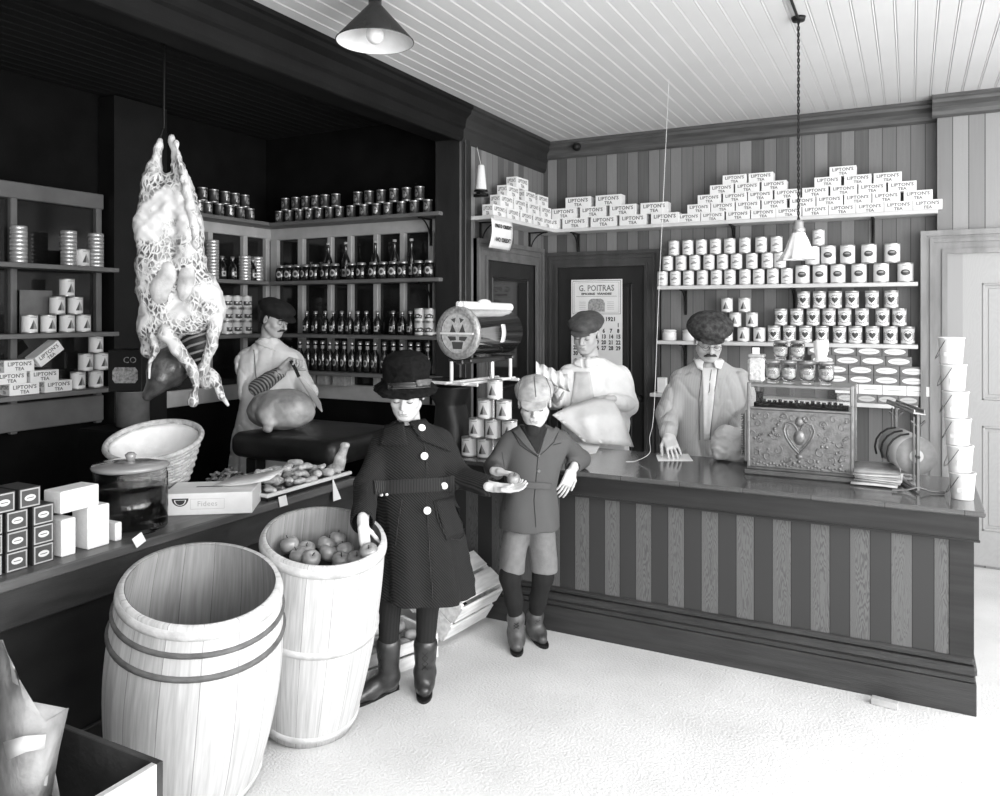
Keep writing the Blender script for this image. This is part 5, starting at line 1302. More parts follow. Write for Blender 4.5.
for k in range(20):
    i, j = k % 5, (k//5) % 4; o = None
    v = t.matrix_world if False else Matrix.Translation(t.location) @ Matrix.Rotation(YAW+.75, 4, 'Z')
    P = v @ Vector((-.18+.09*i+rs.uniform(-.01, .01), -.095+.062*j+rs.uniform(-.005, .005), .045+.05*((i+j) % 2)))
    if k == 0:
        sdf_ = SDF(.006); sdf_.ell((0, 0, 0), (.038, .029, .026)); sdf_.ell((.012, .004, .004), (.026, .025, .024), None, .02)
        pt = Proto(tag(sdf_.build('potato', m_pot, disp=lambda P_: .0015*vnoise(P_, 70)), 'x', 'potato'))
    pt.put(P, 0, 'one of the potatoes jumbled in the low crate behind the girl', 'potatoes in the crate', rot=(rs.uniform(0, 6), rs.uniform(-.4, .4), rs.uniform(0, 6)))
# ---- foreground dark crate, leaning board and torn bag
t = thing('dark_crate', 'dark open box at the lower left corner of the picture', 'crate', (-2.02, 1.03, .0))
H_ = .60
MB().box((0, .30, H_/2), (.78, .018, H_), ch=.002).build('end_panel', m_crated, t); MB().box((0, -.30, H_/2), (.78, .018, H_), ch=.002).build('end_panel', m_crated, t)
MB().box((.38, 0, H_/2), (.02, .582, H_), ch=.002).build('side_panel', M('pale board face', .5, .7, .25, 5, .2, 30, stretch=(6, 1, 6)), t); MB().box((-.38, 0, H_/2), (.02, .582, H_), ch=.002).build('side_panel', m_crated, t)
MB().box((0, 0, .36), (.74, .58, .02)).build('inner_shelf', m_crated, t)
for k in range(16):
    s = SDF(.007); s.ell((0, 0, 0), (rs.uniform(.02, .04), rs.uniform(.015, .03), rs.uniform(.01, .018)))
    o = s.build('scrap', m_scr[1 if k % 4 else 2], disp=lambda P: .004*vnoise(P, 70, k), loc=(-2.02+rs.uniform(-.25, .30), 1.03+rs.uniform(-.05, .22), .392)); tag(o, 'small dark scrap lying inside the foreground box', 'scrap', 'scraps in the foreground box')
bg = thing('torn_paper_bag', 'upright grey-brown paper bag with flared folded mouth at the left picture edge', 'bag', tuple(W(20, 780, 1.78)), YAW)
P0 = W(20, 780, 1.78)
def bj(px, py, off=0.0):
    d_ = 1.78+off; return Vector(((px-500)/F_PX*d_-(20-500)/F_PX*1.78, off, (P0.z-(CAM_H-(py-HY)/F_PX*d_))*-1))
def bsheet(rows, th=.004): return MB().sheet([[bj(*q) for q in r] for r in rows], th)
m_bag = M('rough brown paper', .26, .8, .3, 14, .5, 30)
bsheet([[(-12, 640, .1), (-8, 700, .1), (-14, 760, .1), (-14, 800, .1)], [(2, 640, .06), (10, 700, .03), (4, 760, .02), (2, 800, .02)], [(14, 668, .03), (26, 708, -.03), (22, 760, -.05), (20, 800, -.04)], [(28, 700, .02), (46, 722, -.02), (44, 765, -.03), (36, 800, -.02)], [(44, 718, .05), (68, 708, .06), (58, 752, .05), (50, 800, .05)]]).build('bag_front', m_bag, bg)
bsheet([[(4, 742, -.06), (8, 760, -.07)], [(24, 736, -.08), (26, 752, -.09)], [(46, 734, -.05), (44, 748, -.05)]]).build('folded_lip', M('pale folded paper', .5, .8, .15), bg)
bsheet([[(44, 718, .09), (60, 800, .09)], [(-12, 650, .16), (-12, 800, .16)]]).build('bag_back', m_bag, bg)
# ================================================================== THE HANGING CARCASS
DC = 4.2; r0 = W(180, 313, DC)
car = thing('hanging_carcass', 'whole dressed carcass hanging head down from the ceiling over the side counter', 'meat', (r0.x, r0.y, 0), YAW)
def cj(px, py, off=0.0): d_ = DC+off; return ((px-500)/F_PX*d_-(180-500)/F_PX*DC, off, CAM_H-(py-HY)/F_PX*d_)
m_fat = caul('carcass caul fat', .74, .12, 42, .47, .2); m_lean = M('carcass dark lean', .055, .35, .6, 20, .4, 60, coat=.4); m_bone = caul('sinew and bone', .72, .2, 30, .44, .15)
s = SDF(.008)
s.chain([cj(160, 140), cj(152, 180), cj(150, 225), cj(156, 265)], [.018, .045, .075, .09], .04)
s.chain([cj(172, 138), cj(182, 180), cj(188, 225), cj(188, 260)], [.018, .038, .07, .09], .04)
s.ell(cj(170, 215, .02), (.13, .09, .22), None, .05); s.ell(cj(168, 285, .03), (.165, .12, .22), None, .06)
s.ell(cj(196, 295, .02), (.13, .10, .16), Matrix.Rotation(-.5, 3, 'Y'), .05); s.ell(cj(160, 325, .02), (.12, .10, .12), None, .05)
s.ell(cj(180, 318, .0), (.17, .08, .10), None, .05)
s.ell(cj(168, 232, -.12), (.035, .06, .20), None, .04, 's'); s.ell(cj(172, 292, -.13), (.09, .07, .13), None, .04, 's')
s.chain([cj(158, 330), cj(150, 350, .02)], [.07, .05], .04); s.ell(cj(213, 310, 0), (.06, .07, .08), None, .04)
def carmat(c): 
    n = vnoise(c, 34, 5)+.6*vnoise(c, 71, 2)
    return ((n > .72) | ((c[:, 2] < cj(0, 335)[2]) & (c[:, 0] < cj(155, 0)[0]+.02) & (n > -.5))).astype(int)
s.build('carcass_body', [m_fat, m_lean], car, disp=lambda P: .007*vnoise(P, 42, 1)+.005*vnoise(P, 95, 3))
s = SDF(.006); s.ell(cj(163, 283, -.075), (.060, .030, .115), Matrix.Rotation(.28, 3, 'Y')); s.build('kidney', M('smooth kidney fat', .55, .4, .3, 14, .4, 40), car, disp=lambda P: .008*vnoise(P, 30))
s = SDF(.006); s.ell(cj(187, 280, -.06), (.045, .03, .12), Matrix.Rotation(.15, 3, 'Y')); s.build('kidney', M('smooth kidney fat', .6), car, disp=lambda P: .010*vnoise(P, 32, 4))
s = SDF(.006); s.chain([cj(176, 143, -.04), cj(184, 180, -.05), cj(193, 215, -.06), cj(197, 245, -.06)], [.012, .02, .024, .018], .01); s.build('skin_flap', m_bone, car, disp=lambda P: .009*vnoise(P, 55, 7))
s = SDF(.006); s.chain([cj(165, 332, -.09), cj(178, 350, -.11), cj(193, 369, -.10)], [.042, .032, .027], .015); s.chain([cj(194, 372, -.10), cj(196, 388, -.1), cj(193, 402, -.09)], [.028, .015, .026], .01); s.build('foreleg', m_bone, car, disp=lambda P: .007*vnoise(P, 48, 7))
s = SDF(.006); s.chain([cj(216, 318, -.02), cj(212, 345, -.04), cj(203, 368, -.03), cj(198, 380, -.03)], [.042, .026, .024, .016], .015); s.build('foreleg', m_bone, car, disp=lambda P: .007*vnoise(P, 48, 9))
s = SDF(.007); s.ell(cj(168, 368, .02), (.11, .09, .11), None, .03); s.chain([cj(160, 380, -.02), cj(148, 395, -.04)], [.07, .03], .03); s.build('neck_meat', m_lean, car, disp=lambda P: .006*vnoise(P, 40, 9))
s = SDF(.006); s.ell(cj(196, 345, .05), (.10, .05, .12)); s.build('rib_cage', M('dark rib meat', .02, .4, .3), car)
for k in range(6):
    y_ = 326+k*8; MB().tube([cj(181+k*1.2, y_+8, -.0), cj(190, y_+4, -.03), cj(200, y_+1, -.035), cj(210, y_-2, -.01)], .007, 6).build('rib', M('pale rib bone', .22, .5), car)
s = SDF(.006); s.ell(cj(207, 378, .02), (.06, .03, .06), Matrix.Rotation(.5, 3, 'Y')); s.chain([cj(214, 378, .02), cj(222, 396, 0), cj(228, 405, 0)], [.03, .02, .01], .01); s.build('breast_flap', [m_fat], car, disp=lambda P: .006*vnoise(P, 50, 9))
s = SDF(.006); s.chain([cj(152, 335, -.07), cj(156, 350, -.08), cj(150, 362, -.08), cj(149, 378, -.08)], [.022, .018, .01, .006], .01); s.build('hanging_tissue', m_bone, car, disp=lambda P: .003*vnoise(P, 60, 7))
MB().tube([cj(156, 148), cj(164, 128), cj(172, 146)], .006, 6).tube([cj(164, 128), (cj(164, 128)[0], 0, ZC-.002)], .006, 6).build('meat_hook', m_iron, car)
# ================================================================== PEOPLE
from mathutils.bvhtree import BVHTree
m_skin = M('skin', .54, .5, .03, 10); m_skinw = M('weathered skin', .55, .5, .08, 20, .1, 60); m_hairl = M('fair hair', .30, .6, .25, 60, stretch=(1, 1, .2)); m_haird = M('dark hair', .02, .5, .2, 60)
m_lash = M('dark lashes', .04, .6); m_lip = M('lips', .2, .5)
def rotm(yaw=0, pitch=0, roll=0): return Matrix.Rotation(yaw, 3, 'Z') @ Matrix.Rotation(pitch, 3, 'X') @ Matrix.Rotation(roll, 3, 'Y')
class Fig:
    def __init__(s, label, D, pr):
        s.D = D; s.pr = pr; r = W(pr, 313, D); s.t = thing('person', label, 'person', (r.x, r.y, 0), YAW); s.bv = {}; s.sc = F_PX/D
    def j(s, px, py, off=0.0):
        d = s.D+off; return ((px-500)/F_PX*d-(s.pr-500)/F_PX*s.D, off, CAM_H-(py-HY)/F_PX*d)
    def sec(s, py, x0, x1, ry, off=0.0):
        a = s.j(x0, py, off); b = s.j(x1, py, off); return (a[2], (a[0]+b[0])/2, off, (b[0]-a[0])/2, ry)
    def add(s, sd, name, mats, parent=None, **kw):
        o = sd.build(name, mats, parent or s.t, **kw)
        me = o.data; s.bv[name] = BVHTree.FromPolygons([tuple(v.co) for v in me.vertices], [tuple(p.vertices) for p in me.polygons])
        s.last = o; return o
    def hit(s, px, py, names=None):
        O = Vector((-(s.pr-500)/F_PX*s.D, -s.D, CAM_H)); d = (Vector(s.j(px, py, 0))-O).normalized(); best = None
        for k, b in s.bv.items():
            if names and k not in names: continue
            h = b.ray_cast(O, d)
            if h[0] is not None and (best is None or h[3] < best[3]): best = h
        return best
    def trace(s, path, names=None, lift=.002):
        out = []
        for (px, py) in path:
            h = s.hit(px, py, names)
            if h: out.append(h[0]+h[1]*lift)
        return out
    def line(s, name, path, r, mat, names=None, lift=.0, parent=None, mb=None, sub=4, flat=None):
        P = []
        for i in range(len(path)-1):
            for k in range(sub): u = k/sub; P.append((path[i][0]*(1-u)+path[i+1][0]*u, path[i][1]*(1-u)+path[i+1][1]*u))
        P.append(path[-1]); pts = s.trace(P, names, lift)
        if len(pts) < 2: return None
        m = mb or MB(); n = len(pts)
        rr = [r*(.35+.65*math.sin(PI*(.1+.8*i/(n-1)))) for i in range(n)] if isinstance(r, float) and r < 0 else r
        m.tube(pts, rr, 6, flat=flat)
        if mb is None: return m.build(name, mat, parent or s.t)
    def patch(s, name, quad, n, mat, names=None, lift=.006, th=.004, parent=None, mi=0):
        """quad: 4 pixel corners tl,tr,br,bl projected on the clothing"""
        a, b, c, d = [Vector(q).to_3d() for q in quad]; g = []
        for i in range(n+1):
            row = []
            for k in range(n+1):
                u, v = i/n, k/n; p = (a*(1-u)+b*u)*(1-v)+(d*(1-u)+c*u)*v; h = s.hit(p.x, p.y, names)
                row.append(None if h is None else h[0]+h[1]*lift)
            g.append(row)
        if any(q is None for r in g for q in r):
            good = [q for r in g for q in r if q is not None]
            if not good: return None
            for r in g:
                for k in range(len(r)):
                    if r[k] is None: r[k] = next((q for q in r if q is not None), good[0])
        return MB().sheet(g, th, mi).build(name, mat, parent or s.t)
    def disc(s, name, px, py, r, mat, th=.006, names=None, parent=None, lift=.0015):
        h = s.hit(px, py, names)
        if not h: return None
        n = h[1]; T = FRAME(h[0]+n*lift, n.orthogonal(), z=n)
        return MB().lathe([(0, 0), (r, 0), (r, th*.6), (r*.75, th), (r*.3, th*.7), (0, th*.7)], 16, mat=T).build(name, mat, parent or s.t)
def head(S, c, sc, R, nose=1.0, ears=True, neck=None):
    c = Vector(c)
    def P(x, y, z): return tuple(c+R @ (Vector((x, y, z))*sc))
    def E(p, r, k=.012, mode='u', R2=None): S.ell(P(*p), tuple(q*sc for q in r), R if R2 is None else R @ R2, k*sc, mode)
    def K(a, b, ra, rb, k=.01, mode='u'): S.cone(P(*a), P(*b), ra*sc, rb*sc, k*sc, mode)
    E((0, .018, .035), (.074, .094, .080)); E((0, -.028, -.030), (.061, .055, .072), .03); E((0, -.030, -.068), (.046, .046, .040), .03)
    K((-.052, .0, -.055), (-.018, -.058, -.094), .020, .017, .025); K((.052, .0, -.055), (.018, -.058, -.094), .020, .017, .025)
    E((0, -.064, -.096), (.020, .016, .014), .012)
    for s_ in (-1, 1):
        E((s_*.038, -.052, -.028), (.024, .024, .022), .02); E((s_*.031, -.099, .002), (.019, .024, .013), .012, 's'); E((s_*.031, -.071, -.002), (.017, .015, .013), .005)
        if ears: E((s_*.077, .014, -.010), (.009, .019, .031), .006, R2=Matrix.Rotation(.25*s_, 3, 'Z')); E((s_*.085, .010, -.008), (.006, .010, .018), .004, 's')
    K((-.034, -.079, .020), (.034, -.079, .020), .009, .009, .014)
    K((0, -.082, .010), (0, -.101*nose, -.030), .0075, .0115, .008); E((-.011, -.090, -.036), (.0085, .010, .007), .005); E((.011, -.090, -.036), (.0085, .010, .007), .005)
    K((-.018, -.0835, -.061), (.018, -.0835, -.061), .005, .005, .006); K((0, -.088, -.0605), (0, -.087, -.0605), .006, .006, .006); K((-.013, -.082, -.0715), (.013, -.082, -.0715), .0065, .0065, .006)
    K((-.022, -.0925, -.0665), (.022, -.0925, -.0665), .0016, .0016, .002, 's')
    if neck is not None: S.cone(P(0, .028, -.075), neck, .050*sc, .056*sc, .02)
    return P
def face_bits(f, P, sc, R, brow=m_haird, lips=True, closed=True, bw=.0028):
    def part(nm, mat, pts, r, flat=None):
        MB().tube([P(*q) for q in pts], r, 6, flat=flat).build(nm, mat, f.t)
    for s_ in (-1, 1):
        part('eyelash', m_lash, [(s_*(.031+.015*t_), -.0862+.0045*t_*t_*1.0, -.0065-.003*(1-t_*t_)) for t_ in (-1, -.5, 0, .5, 1)], [sc*.001, sc*.002, sc*.0023, sc*.002, sc*.001])
        part('eyebrow', brow, [(s_*(.033+.019*t_), -.0885+.008*(t_+.2)**2, .0185+.003*(1-t_*t_)) for t_ in (-1, -.5, 0, .5, 1)], [sc*bw*.5, sc*bw, sc*bw, sc*bw*.8, sc*bw*.4])
    if lips:
        part('mouth_line', m_lip, [(.019*t_, -.0885+.004*t_*t_, -.0665+.001*t_*t_) for t_ in (-1, -.5, 0, .5, 1)], [sc*.0015, sc*.003, sc*.0034, sc*.003, sc*.0015])
def hand(S, w, d, n, side, curls=(.3, .3, .3, .3), sc=1.0, thumb=.5, spread=.08, k=.0015):
    """w wrist, d finger direction, n palm normal (fingers curl towards n), side=+1/-1 thumb side along d x n"""
    w = Vector(w); d = Vector(d).normalized(); n = Vector(n); n = (n-d*n.dot(d)).normalized(); s = d.cross(n)*side
    R = Matrix((s, d, n)).transposed()
    S.box(tuple(w+d*.048*sc), (.078*sc, .092*sc, .026*sc), R, .012*sc, .008); S.cone(tuple(w-d*.03*sc), tuple(w+d*.015*sc), .024*sc, .024*sc, .012)
    for i in range(4):
        L_ = (.072, .080, .074, .058)[i]*sc; b = w+d*.088*sc+s*(.0315-.021*i)*sc; a = 0.0; p = b-d*.012*sc; dirb = (d+s*(spread*(1.5-i))).normalized()
        pts = [p, b]; 
        c = curls[i] if not isinstance(curls, (int, float)) else curls
        for q, fr in enumerate((.45, .32, .25)):
            a += c*(1.0 if q else .8); dd = dirb*math.cos(a)+n*math.sin(a); pts.append(pts[-1]+dd*L_*fr)
        S.chain([tuple(q) for q in pts], [r*sc for r in (.0080, .0078, .0074, .0068, .0058)], k)
    b = w+d*.022*sc+s*.026*sc
    d1 = (d*.62+s*.72+n*thumb*.5).normalized(); d2 = (d*.85+s*.25+n*thumb).normalized()
    S.chain([tuple(b-d*.0), tuple(b+d1*.036*sc), tuple(b+d1*.036*sc+d2*.034*sc), tuple(b+d1*.036*sc+d2*.06*sc)], [.014*sc, .0105*sc, .009*sc, .007*sc], .006)
def cap(f, P, sc, R, r, h, cz, mat, visor=(.07, .045), tilt=.0, back=.01, vz=.045, noise=.004, name='cap', vy=-.105):
    S = SDF(.005); R2 = R @ Matrix.Rotation(tilt, 3, 'X')
    S.ell(P(0, back, cz), (r[0]*sc, r[1]*sc, h*sc), R2, 0); S.ell(P(0, .012, cz-.03), (.086*sc, .104*sc, .034*sc), R, .02)
    o = f.add(S, name, mat, disp=lambda Q: noise*vnoise(Q, 55, 3))
    S = SDF(.0045); S.ell(P(0, vy, vz), (visor[0]*sc, visor[1]*sc, .009*sc), R @ Matrix.Rotation(.35, 3, 'X'), 0); S.ell(P(0, vy+.03, vz+.006), (visor[0]*sc*1.05, visor[1]*sc*.8, .010*sc), R @ Matrix.Rotation(.3, 3, 'X'), .01)
    S.build('cap_visor', mat, o)
    return o
def boot(f, name, ankle_top, ankle, heel, toe, r, mat, laces=True, sc=1.0):
    S = SDF(.005); h = Vector(heel); t_ = Vector(toe); d = (t_-h).normalized(); a = Vector(ankle); at = Vector(ankle_top)
    S.cone(tuple(at), tuple(a), r*1.18, r*.92, .01); S.cone(tuple(a), tuple(h+Vector((0, 0, .035))), r*.92, .033*sc, .03)
    m = h*.45+t_*.55
    S.chain([tuple(h+Vector((0, 0, .034))), tuple(m+Vector((0, 0, .036))), tuple(t_-d*.03+Vector((0, 0, .028)))], [.034*sc, .036*sc, .029*sc], .03)
    S.cone(tuple(a+d*.01), tuple(m+Vector((0, 0, .045))), r*.85, .026*sc, .03)
    S.box((0, 0, -.1), (4, 4, .2), None, .0, .0, 's') if False else None
    o = f.add(S, name, mat, disp=lambda Q: np.maximum(0, .006-Q[..., 2])*1.0+.0012*vnoise(Q, 60, 2))
    ang = math.atan2(d.y, d.x); L_ = (t_-h).length
    T = Matrix.Translation((h+t_)/2) @ Matrix.Rotation(ang, 4, 'Z'); T[2][3] = 0
    n = 24; pl = []
    for k in range(n):
        q = 2*PI*k/n; x = math.cos(q); pl.append((x*(L_/2+.032*sc), math.sin(q)*(.036*sc+(.006*x))*(1 if abs(x) < .99 else .8)))
    mb = MB().prism(pl, .001, .012, mat=T).prism([(-L_/2-.03*sc, -.03*sc), (-L_/2+.035, -.03*sc), (-L_/2+.035, .03*sc), (-L_/2-.03*sc, .03*sc)], .0005, .022, mat=T)
    mb.build('boot_sole', m_black, o)
    if laces:
        mb = MB(); 
        up = (at-a); side = Vector((-d.y, d.x, 0)).normalized()
        pts = [(at+(a-at)*u)+d*(r*1.18+(r*.92-r*1.18)*u+.001) for u in (.08, .3, .52, .74, .95)]+[m*.5+a*.5+d*.035+Vector((0, 0, .022))]
        for i in range(len(pts)-1):
            for s_ in (-1, 1): mb.tube([pts[i]+side*s_*.013, pts[i]*.5+pts[i+1]*.5+d*.002, pts[i+1]-side*s_*.013], .0016, 5)
        mb.build('boot_laces', m_black, o)
    return o
def flo(f, px, py):
    d = F_PX*CAM_H/(py-HY); p = f.j(px, py, d-f.D); return (p[0], p[1], 0)
def mid3(a, b, z=.034): return ((a[0]*.6+b[0]*.4), (a[1]*.6+b[1]*.4), z)
# ---------------------------------------------------------------- GIRL
g = Fig('girl in a long dark ribbed coat and brimmed black hat reaching into the apple barrel', 3.45, 412); J = g.j
m_coat = ribbed('dark ribbed coat cloth', .017, .0065, dirv='D', amp=.6, var=.8, dark=.5); m_felt = M('black felt', .008, .95, .4, 60, .3, 150, spec=.1)
m_boot = M('worn black leather', .03, .35, .5, 18, .15, 50, coat=.15); m_stock = ribbed('dark ribbed stocking', .02, .006, dirv='X', amp=.3)
Rg = rotm(-.05, .36, .02); gc = J(406, 393, -.02); S = SDF(.0035)
nk = J(409, 425, .02); P = head(S, gc, .93, Rg, neck=nk)
S.ell(J(410, 462, .02), (.10, .07, .11), None, .03); S.ell(J(412, 500, .03), (.10, .08, .16), None, .04)
S.chain([J(386, 444, .01), J(368, 482, -.11), J(363, 522, -.33)], [.030, .028, .022], .02)
S.chain([J(438, 444, .01), J(457, 476, -.03), J(493, 487, -.17)], [.030, .028, .022], .02)
S.chain([J(398, 535, .02), J(390, 600, .0), J(388.5, 650, .03), J(389, 676, .06)], [.07, .045, .036, .024], .02)
S.cone(J(389, 677, .06), mid3(flo(g, 390, 689), flo(g, 357, 705)), .022, .016, .02); S.cone(J(425, 673, .10), mid3(flo(g, 425, 684), flo(g, 424, 701)), .022, .016, .02)
S.chain([J(427, 535, .03), J(428, 600, .03), J(425, 650, .06), J(425, 672, .10)], [.07, .045, .036, .024], .02)
hand(S, J(363, 524, -.345), (.14, -.2, -1), (.9, -.3, .2), -1, (.35, .45, .5, .55), .86, thumb=.5, spread=.12)
hand(S, J(494, 487, -.19), (1, -.10, -.06), (0, -.15, 1), 1, (.28, .3, .34, .4), .86, thumb=.6, spread=.05)
g.add(S, 'body', m_skin); face_bits(g, P, .93, Rg, brow=M('light brows', .13, .6), bw=.0024)
# hair tucked below the hat
S = SDF(.006); S.ell(P(0, .035, .01), (.082, .088, .085), Rg); S.ell(P(0, .06, -.06), (.06, .05, .06), None, .03); g.add(S, 'hair', m_haird)
S = SDF(.006)
f_ = lambda th, z: .03*np.sin(7*th+40*z)
S.loft([g.sec(596, 381, 472, .15), g.sec(580, 381, 471, .152), g.sec(550, 380, 466, .145), g.sec(520, 378, 459, .135), g.sec(492, 375, 453, .122), g.sec(478, 374, 452, .12), g.sec(460, 372, 455, .118), g.sec(443, 374, 452, .105), g.sec(434, 379, 445, .09), g.sec(427, 387, 437, .07), g.sec(421, 394, 424, .05)], .0,
       fold=lambda th, z: np.clip((1.05-z)/.5, 0, 1)*.06*np.sin(6*th+1.0)+np.clip((1.05-z)/.5, 0, 1)*.02*np.sin(13*th))
S.chain([J(384, 440, .01), J(367, 484, -.10), J(362.5, 521, -.30)], [.046, .052, .050], .03)
S.chain([J(440, 440, .01), J(457, 476, -.03), J(489, 486.5, -.16)], [.048, .052, .043], .03)
S.ell(J(410, 432, .0), (.09, .08, .045), None, .03)
S.ell(J(406, 416, -.05), (.058, .055, .045), None, .015, 's')
S.loft([(g.sec(596, 381, 474, .13)[0]-.01,)+g.sec(596, 386, 467, .13)[1:], g.sec(568, 400, 455, .09)], .01, 's')
S.cone(J(362.7, 523.5, -.325), J(362.6, 521.5, -.305), .040, .040, .004, 's'); S.cone(J(496, 487.3, -.18), J(492, 487, -.165), .034, .034, .004, 's')
coat = g.add(S, 'coat', m_coat, disp=lambda Q: .003*vnoise(Q*np.array([1, 1, .4]), 38, 5)+.0015*vnoise(Q, 90, 2))
# hat
S = SDF(.005); hp = lambda x, y, z: P(x, y, z)
S.loft([(-.02, 0, 0, .128, .136), (.0, 0, 0, .118, .128), (.022, 0, 0, .098, .106), (.05, 0, 0, .099, .106), (.08, 0, 0, .104, .109), (.105, 0, 0, .101, .105), (.128, 0, 0, .086, .09), (.145, 0, 0, .06, .064), (.155, 0, 0, .02, .02)], 0)
S.ell((0, -.0, -.012), (.126, .134, .012), None, .02); S.ell((0, 0, -.035), (.10, .11, .045), None, .01, 's')
V_, Q_ = S.mesh(lambda Q: .006*vnoise(Q, 34, 2)+.003*vnoise(Q, 110, 1), 1)
hr = Vector(P(0, .012, .032)); Rh = rotm(-.05, .16, .03)
V_ = V_ @ _q(Rh).T+np.array(hr); me = bpy.data.meshes.new('hat'); me.from_pydata([tuple(v) for v in V_], [], [tuple(q) for q in Q_]); me.materials.append(m_felt)
me.polygons.foreach_set('use_smooth', [True]*len(me.polygons)); hat = bpy.data.objects.new('hat', me); C.objects.link(hat); hat.parent = g.t
g.bv['hat'] = BVHTree.FromPolygons([tuple(v) for v in V_], [tuple(q) for q in Q_])
g.patch('hat_ribbon', [(388, 383), (430, 381), (430, 388), (388, 390)], 8, M('satin hat ribbon', .03, .25, .3), names=['hat'], lift=.003, th=.004, parent=hat)
g.patch('ribbon_bow', [(415, 380), (430, 378), (429, 386), (417, 387)], 4, M('grey satin bow', .09, .3, .3), names=['hat'], lift=.008, th=.006, parent=hat)
CN = ['coat']
# belt, collar, lapel seam, pockets, buttons
m_belt = ribbed('dark belt cloth', .026, .0065, dirv='X', amp=.7, var=.9, dark=.45)
g.patch('belt', [(373, 481), (455, 476), (455, 490), (374, 495)], 14, m_belt, CN, .007, .006, coat)
g.patch('collar', [(409, 424), (424, 421), (450, 452), (421, 441)], 8, m_coat, CN, .010, .008, coat)
g.patch('collar', [(386, 427), (404, 424), (408, 446), (380, 446)], 8, m_coat, CN, .009, .008, coat)
g.patch('pocket', [(434, 501), (452, 497), (468, 532), (446, 540)], 8, m_coat, CN, .006, .006, coat)
g.line('pocket_edge', [(434, 501), (438, 520), (446, 538), (458, 540), (467, 534)], .003, m_belt, CN, .006, coat); g.line('pocket_edge', [(452, 497), (460, 514), (467, 530)], .003, m_belt, CN, .006, coat)
g.line('front_seam', [(424, 440), (427, 470), (427, 510), (430, 560), (433, 600)], .003, m_belt, CN, .002, coat)
g.line('front_seam', [(402, 500), (398, 525), (396, 545)], .0025, m_belt, CN, .002, coat)
m_btn = M('pearl button', .8, .15, .1, 60, coat=.5)
for x, y, r in ((421, 429, .016), (424, 456, .0165), (445, 484, .0165), (427, 510, .0165), (384, 494, .008), (389, 494, .006)): g.disc('button', x, y, r, m_btn, .008, parent=coat, lift=.013)
S = SDF(.005); S.chain([J(396, 560, .02), J(390, 600, .0), J(388.5, 645, .03), J(389, 668, .052)], [.066, .052, .042, .028], .02); g.add(S, 'stocking', m_stock)
S = SDF(.005); S.chain([J(428, 560, .03), J(428, 600, .03), J(425.5, 645, .06), J(425, 665, .09)], [.066, .052, .042, .028], .02); g.add(S, 'stocking', m_stock)
boot(g, 'boot', J(388.5, 645, .03), J(389, 676, .06), flo(g, 390, 690), flo(g, 352, 707), .046, m_boot)
boot(g, 'boot', J(425.5, 645, .06), J(425, 672, .10), flo(g, 425, 684), flo(g, 424, 701), .046, m_boot)
# ---------------------------------------------------------------- BOY
b = Fig('boy in belted grey jacket, knee breeches and pale cap leaning on the counter', 4.0, 530); J = b.j
m_jack = ribbed('grey wool jacket', .09, .003, dirv='D', amp=.15, var=.25, dark=.8); m_short = M('light grey breeches', .17, .85, .12, 30, .2, 80); m_tweed = M('pale tweed cap', .36, .85, .3, 24, .2, 80)
Rb = rotm(-.06, .32, -.03); S = SDF(.0035); P = head(S, J(534.5, 402, -.02), 1.0, Rb, neck=J(533, 427, .02))
S.ell(J(534, 462, .0), (.10, .065, .12), None, .03); S.ell(J(530, 510, .02), (.11, .08, .12), None, .04)
S.chain([J(511, 444, .0), J(495, 468, -.02), J(497, 472, -.15)], [.028, .026, .020], .02)
S.chain([J(559, 443, .03), J(581, 459, .19), J(572, 471, .06)], [.028, .026, .021], .02)
S.chain([J(517, 530, .01), J(510, 573, -.03), J(515, 606, .0), J(516, 632, .02)], [.065, .042, .034, .022], .02)
S.cone(J(516, 632, .02), mid3(flo(b, 516, 642), flo(b, 517, 655)), .02, .015, .02); S.cone(J(534, 628, .12), mid3(flo(b, 533, 634), flo(b, 544, 647)), .02, .015, .02)
S.chain([J(541, 530, .01), J(543, 573, .02), J(537, 603, .08), J(534, 628, .12)], [.065, .042, .034, .022], .02)
hand(S, J(498, 471.5, -.16), (.85, -.45, -.05), (.1, -.35, -.9), 1, (.45, .5, .55, .6), .84, thumb=.5)
hand(S, J(572, 470.5, .05), (-.42, -.16, -.9), (-.5, .8, .1), 1, (.18, .2, .22, .26), .9, thumb=.2, spread=.05)
b.add(S, 'body', m_skin); face_bits(b, P, 1.0, Rb, brow=M('light brows', .13, .6), bw=.0024)
S = SDF(.005); S.ell(P(0, .02, .035), (.082, .10, .082), Rb); S.ell(P(0, -.062, .052), (.05, .03, .016), Rb, .01); b.add(S, 'hair', m_hairl, disp=lambda Q: .003*vnoise(Q, 120, 1))
S = SDF(.006)
S.loft([b.sec(528, 500, 560, .115), b.sec(510, 500, 558, .115), b.sec(490, 505, 556, .105), b.sec(470, 504, 560, .105), b.sec(450, 502, 567, .10), b.sec(438, 503, 569, .09), b.sec(429, 513, 556, .065), b.sec(424, 521, 545, .05)], 0,
       fold=lambda th, z: np.clip((1.0-z)/.3, 0, 1)*.03*np.sin(5*th))
S.chain([J(510, 441, .0), J(494, 467, -.03), J(496, 472, -.13)], [.048, .048, .038], .025)
S.chain([J(561, 440, .02), J(581, 459, .19), J(573, 467, .085)], [.048, .046, .041], .025)
S.ell(J(533, 424, -.08), (.038, .05, .03), None, .012, 's')
S.loft([(b.sec(528, 500, 560, .11)[0]-.01,)+b.sec(528, 504, 556, .105)[1:], b.sec(518, 512, 548, .08)], .01, 's')
S.cone(J(571.5, 471, .055), J(573, 469, .07), .036, .036, .004, 's')
jk = b.add(S, 'jacket', m_jack, disp=lambda Q: .0035*vnoise(Q*np.array([1, 1, .5]), 36, 5)); CN = ['jacket']
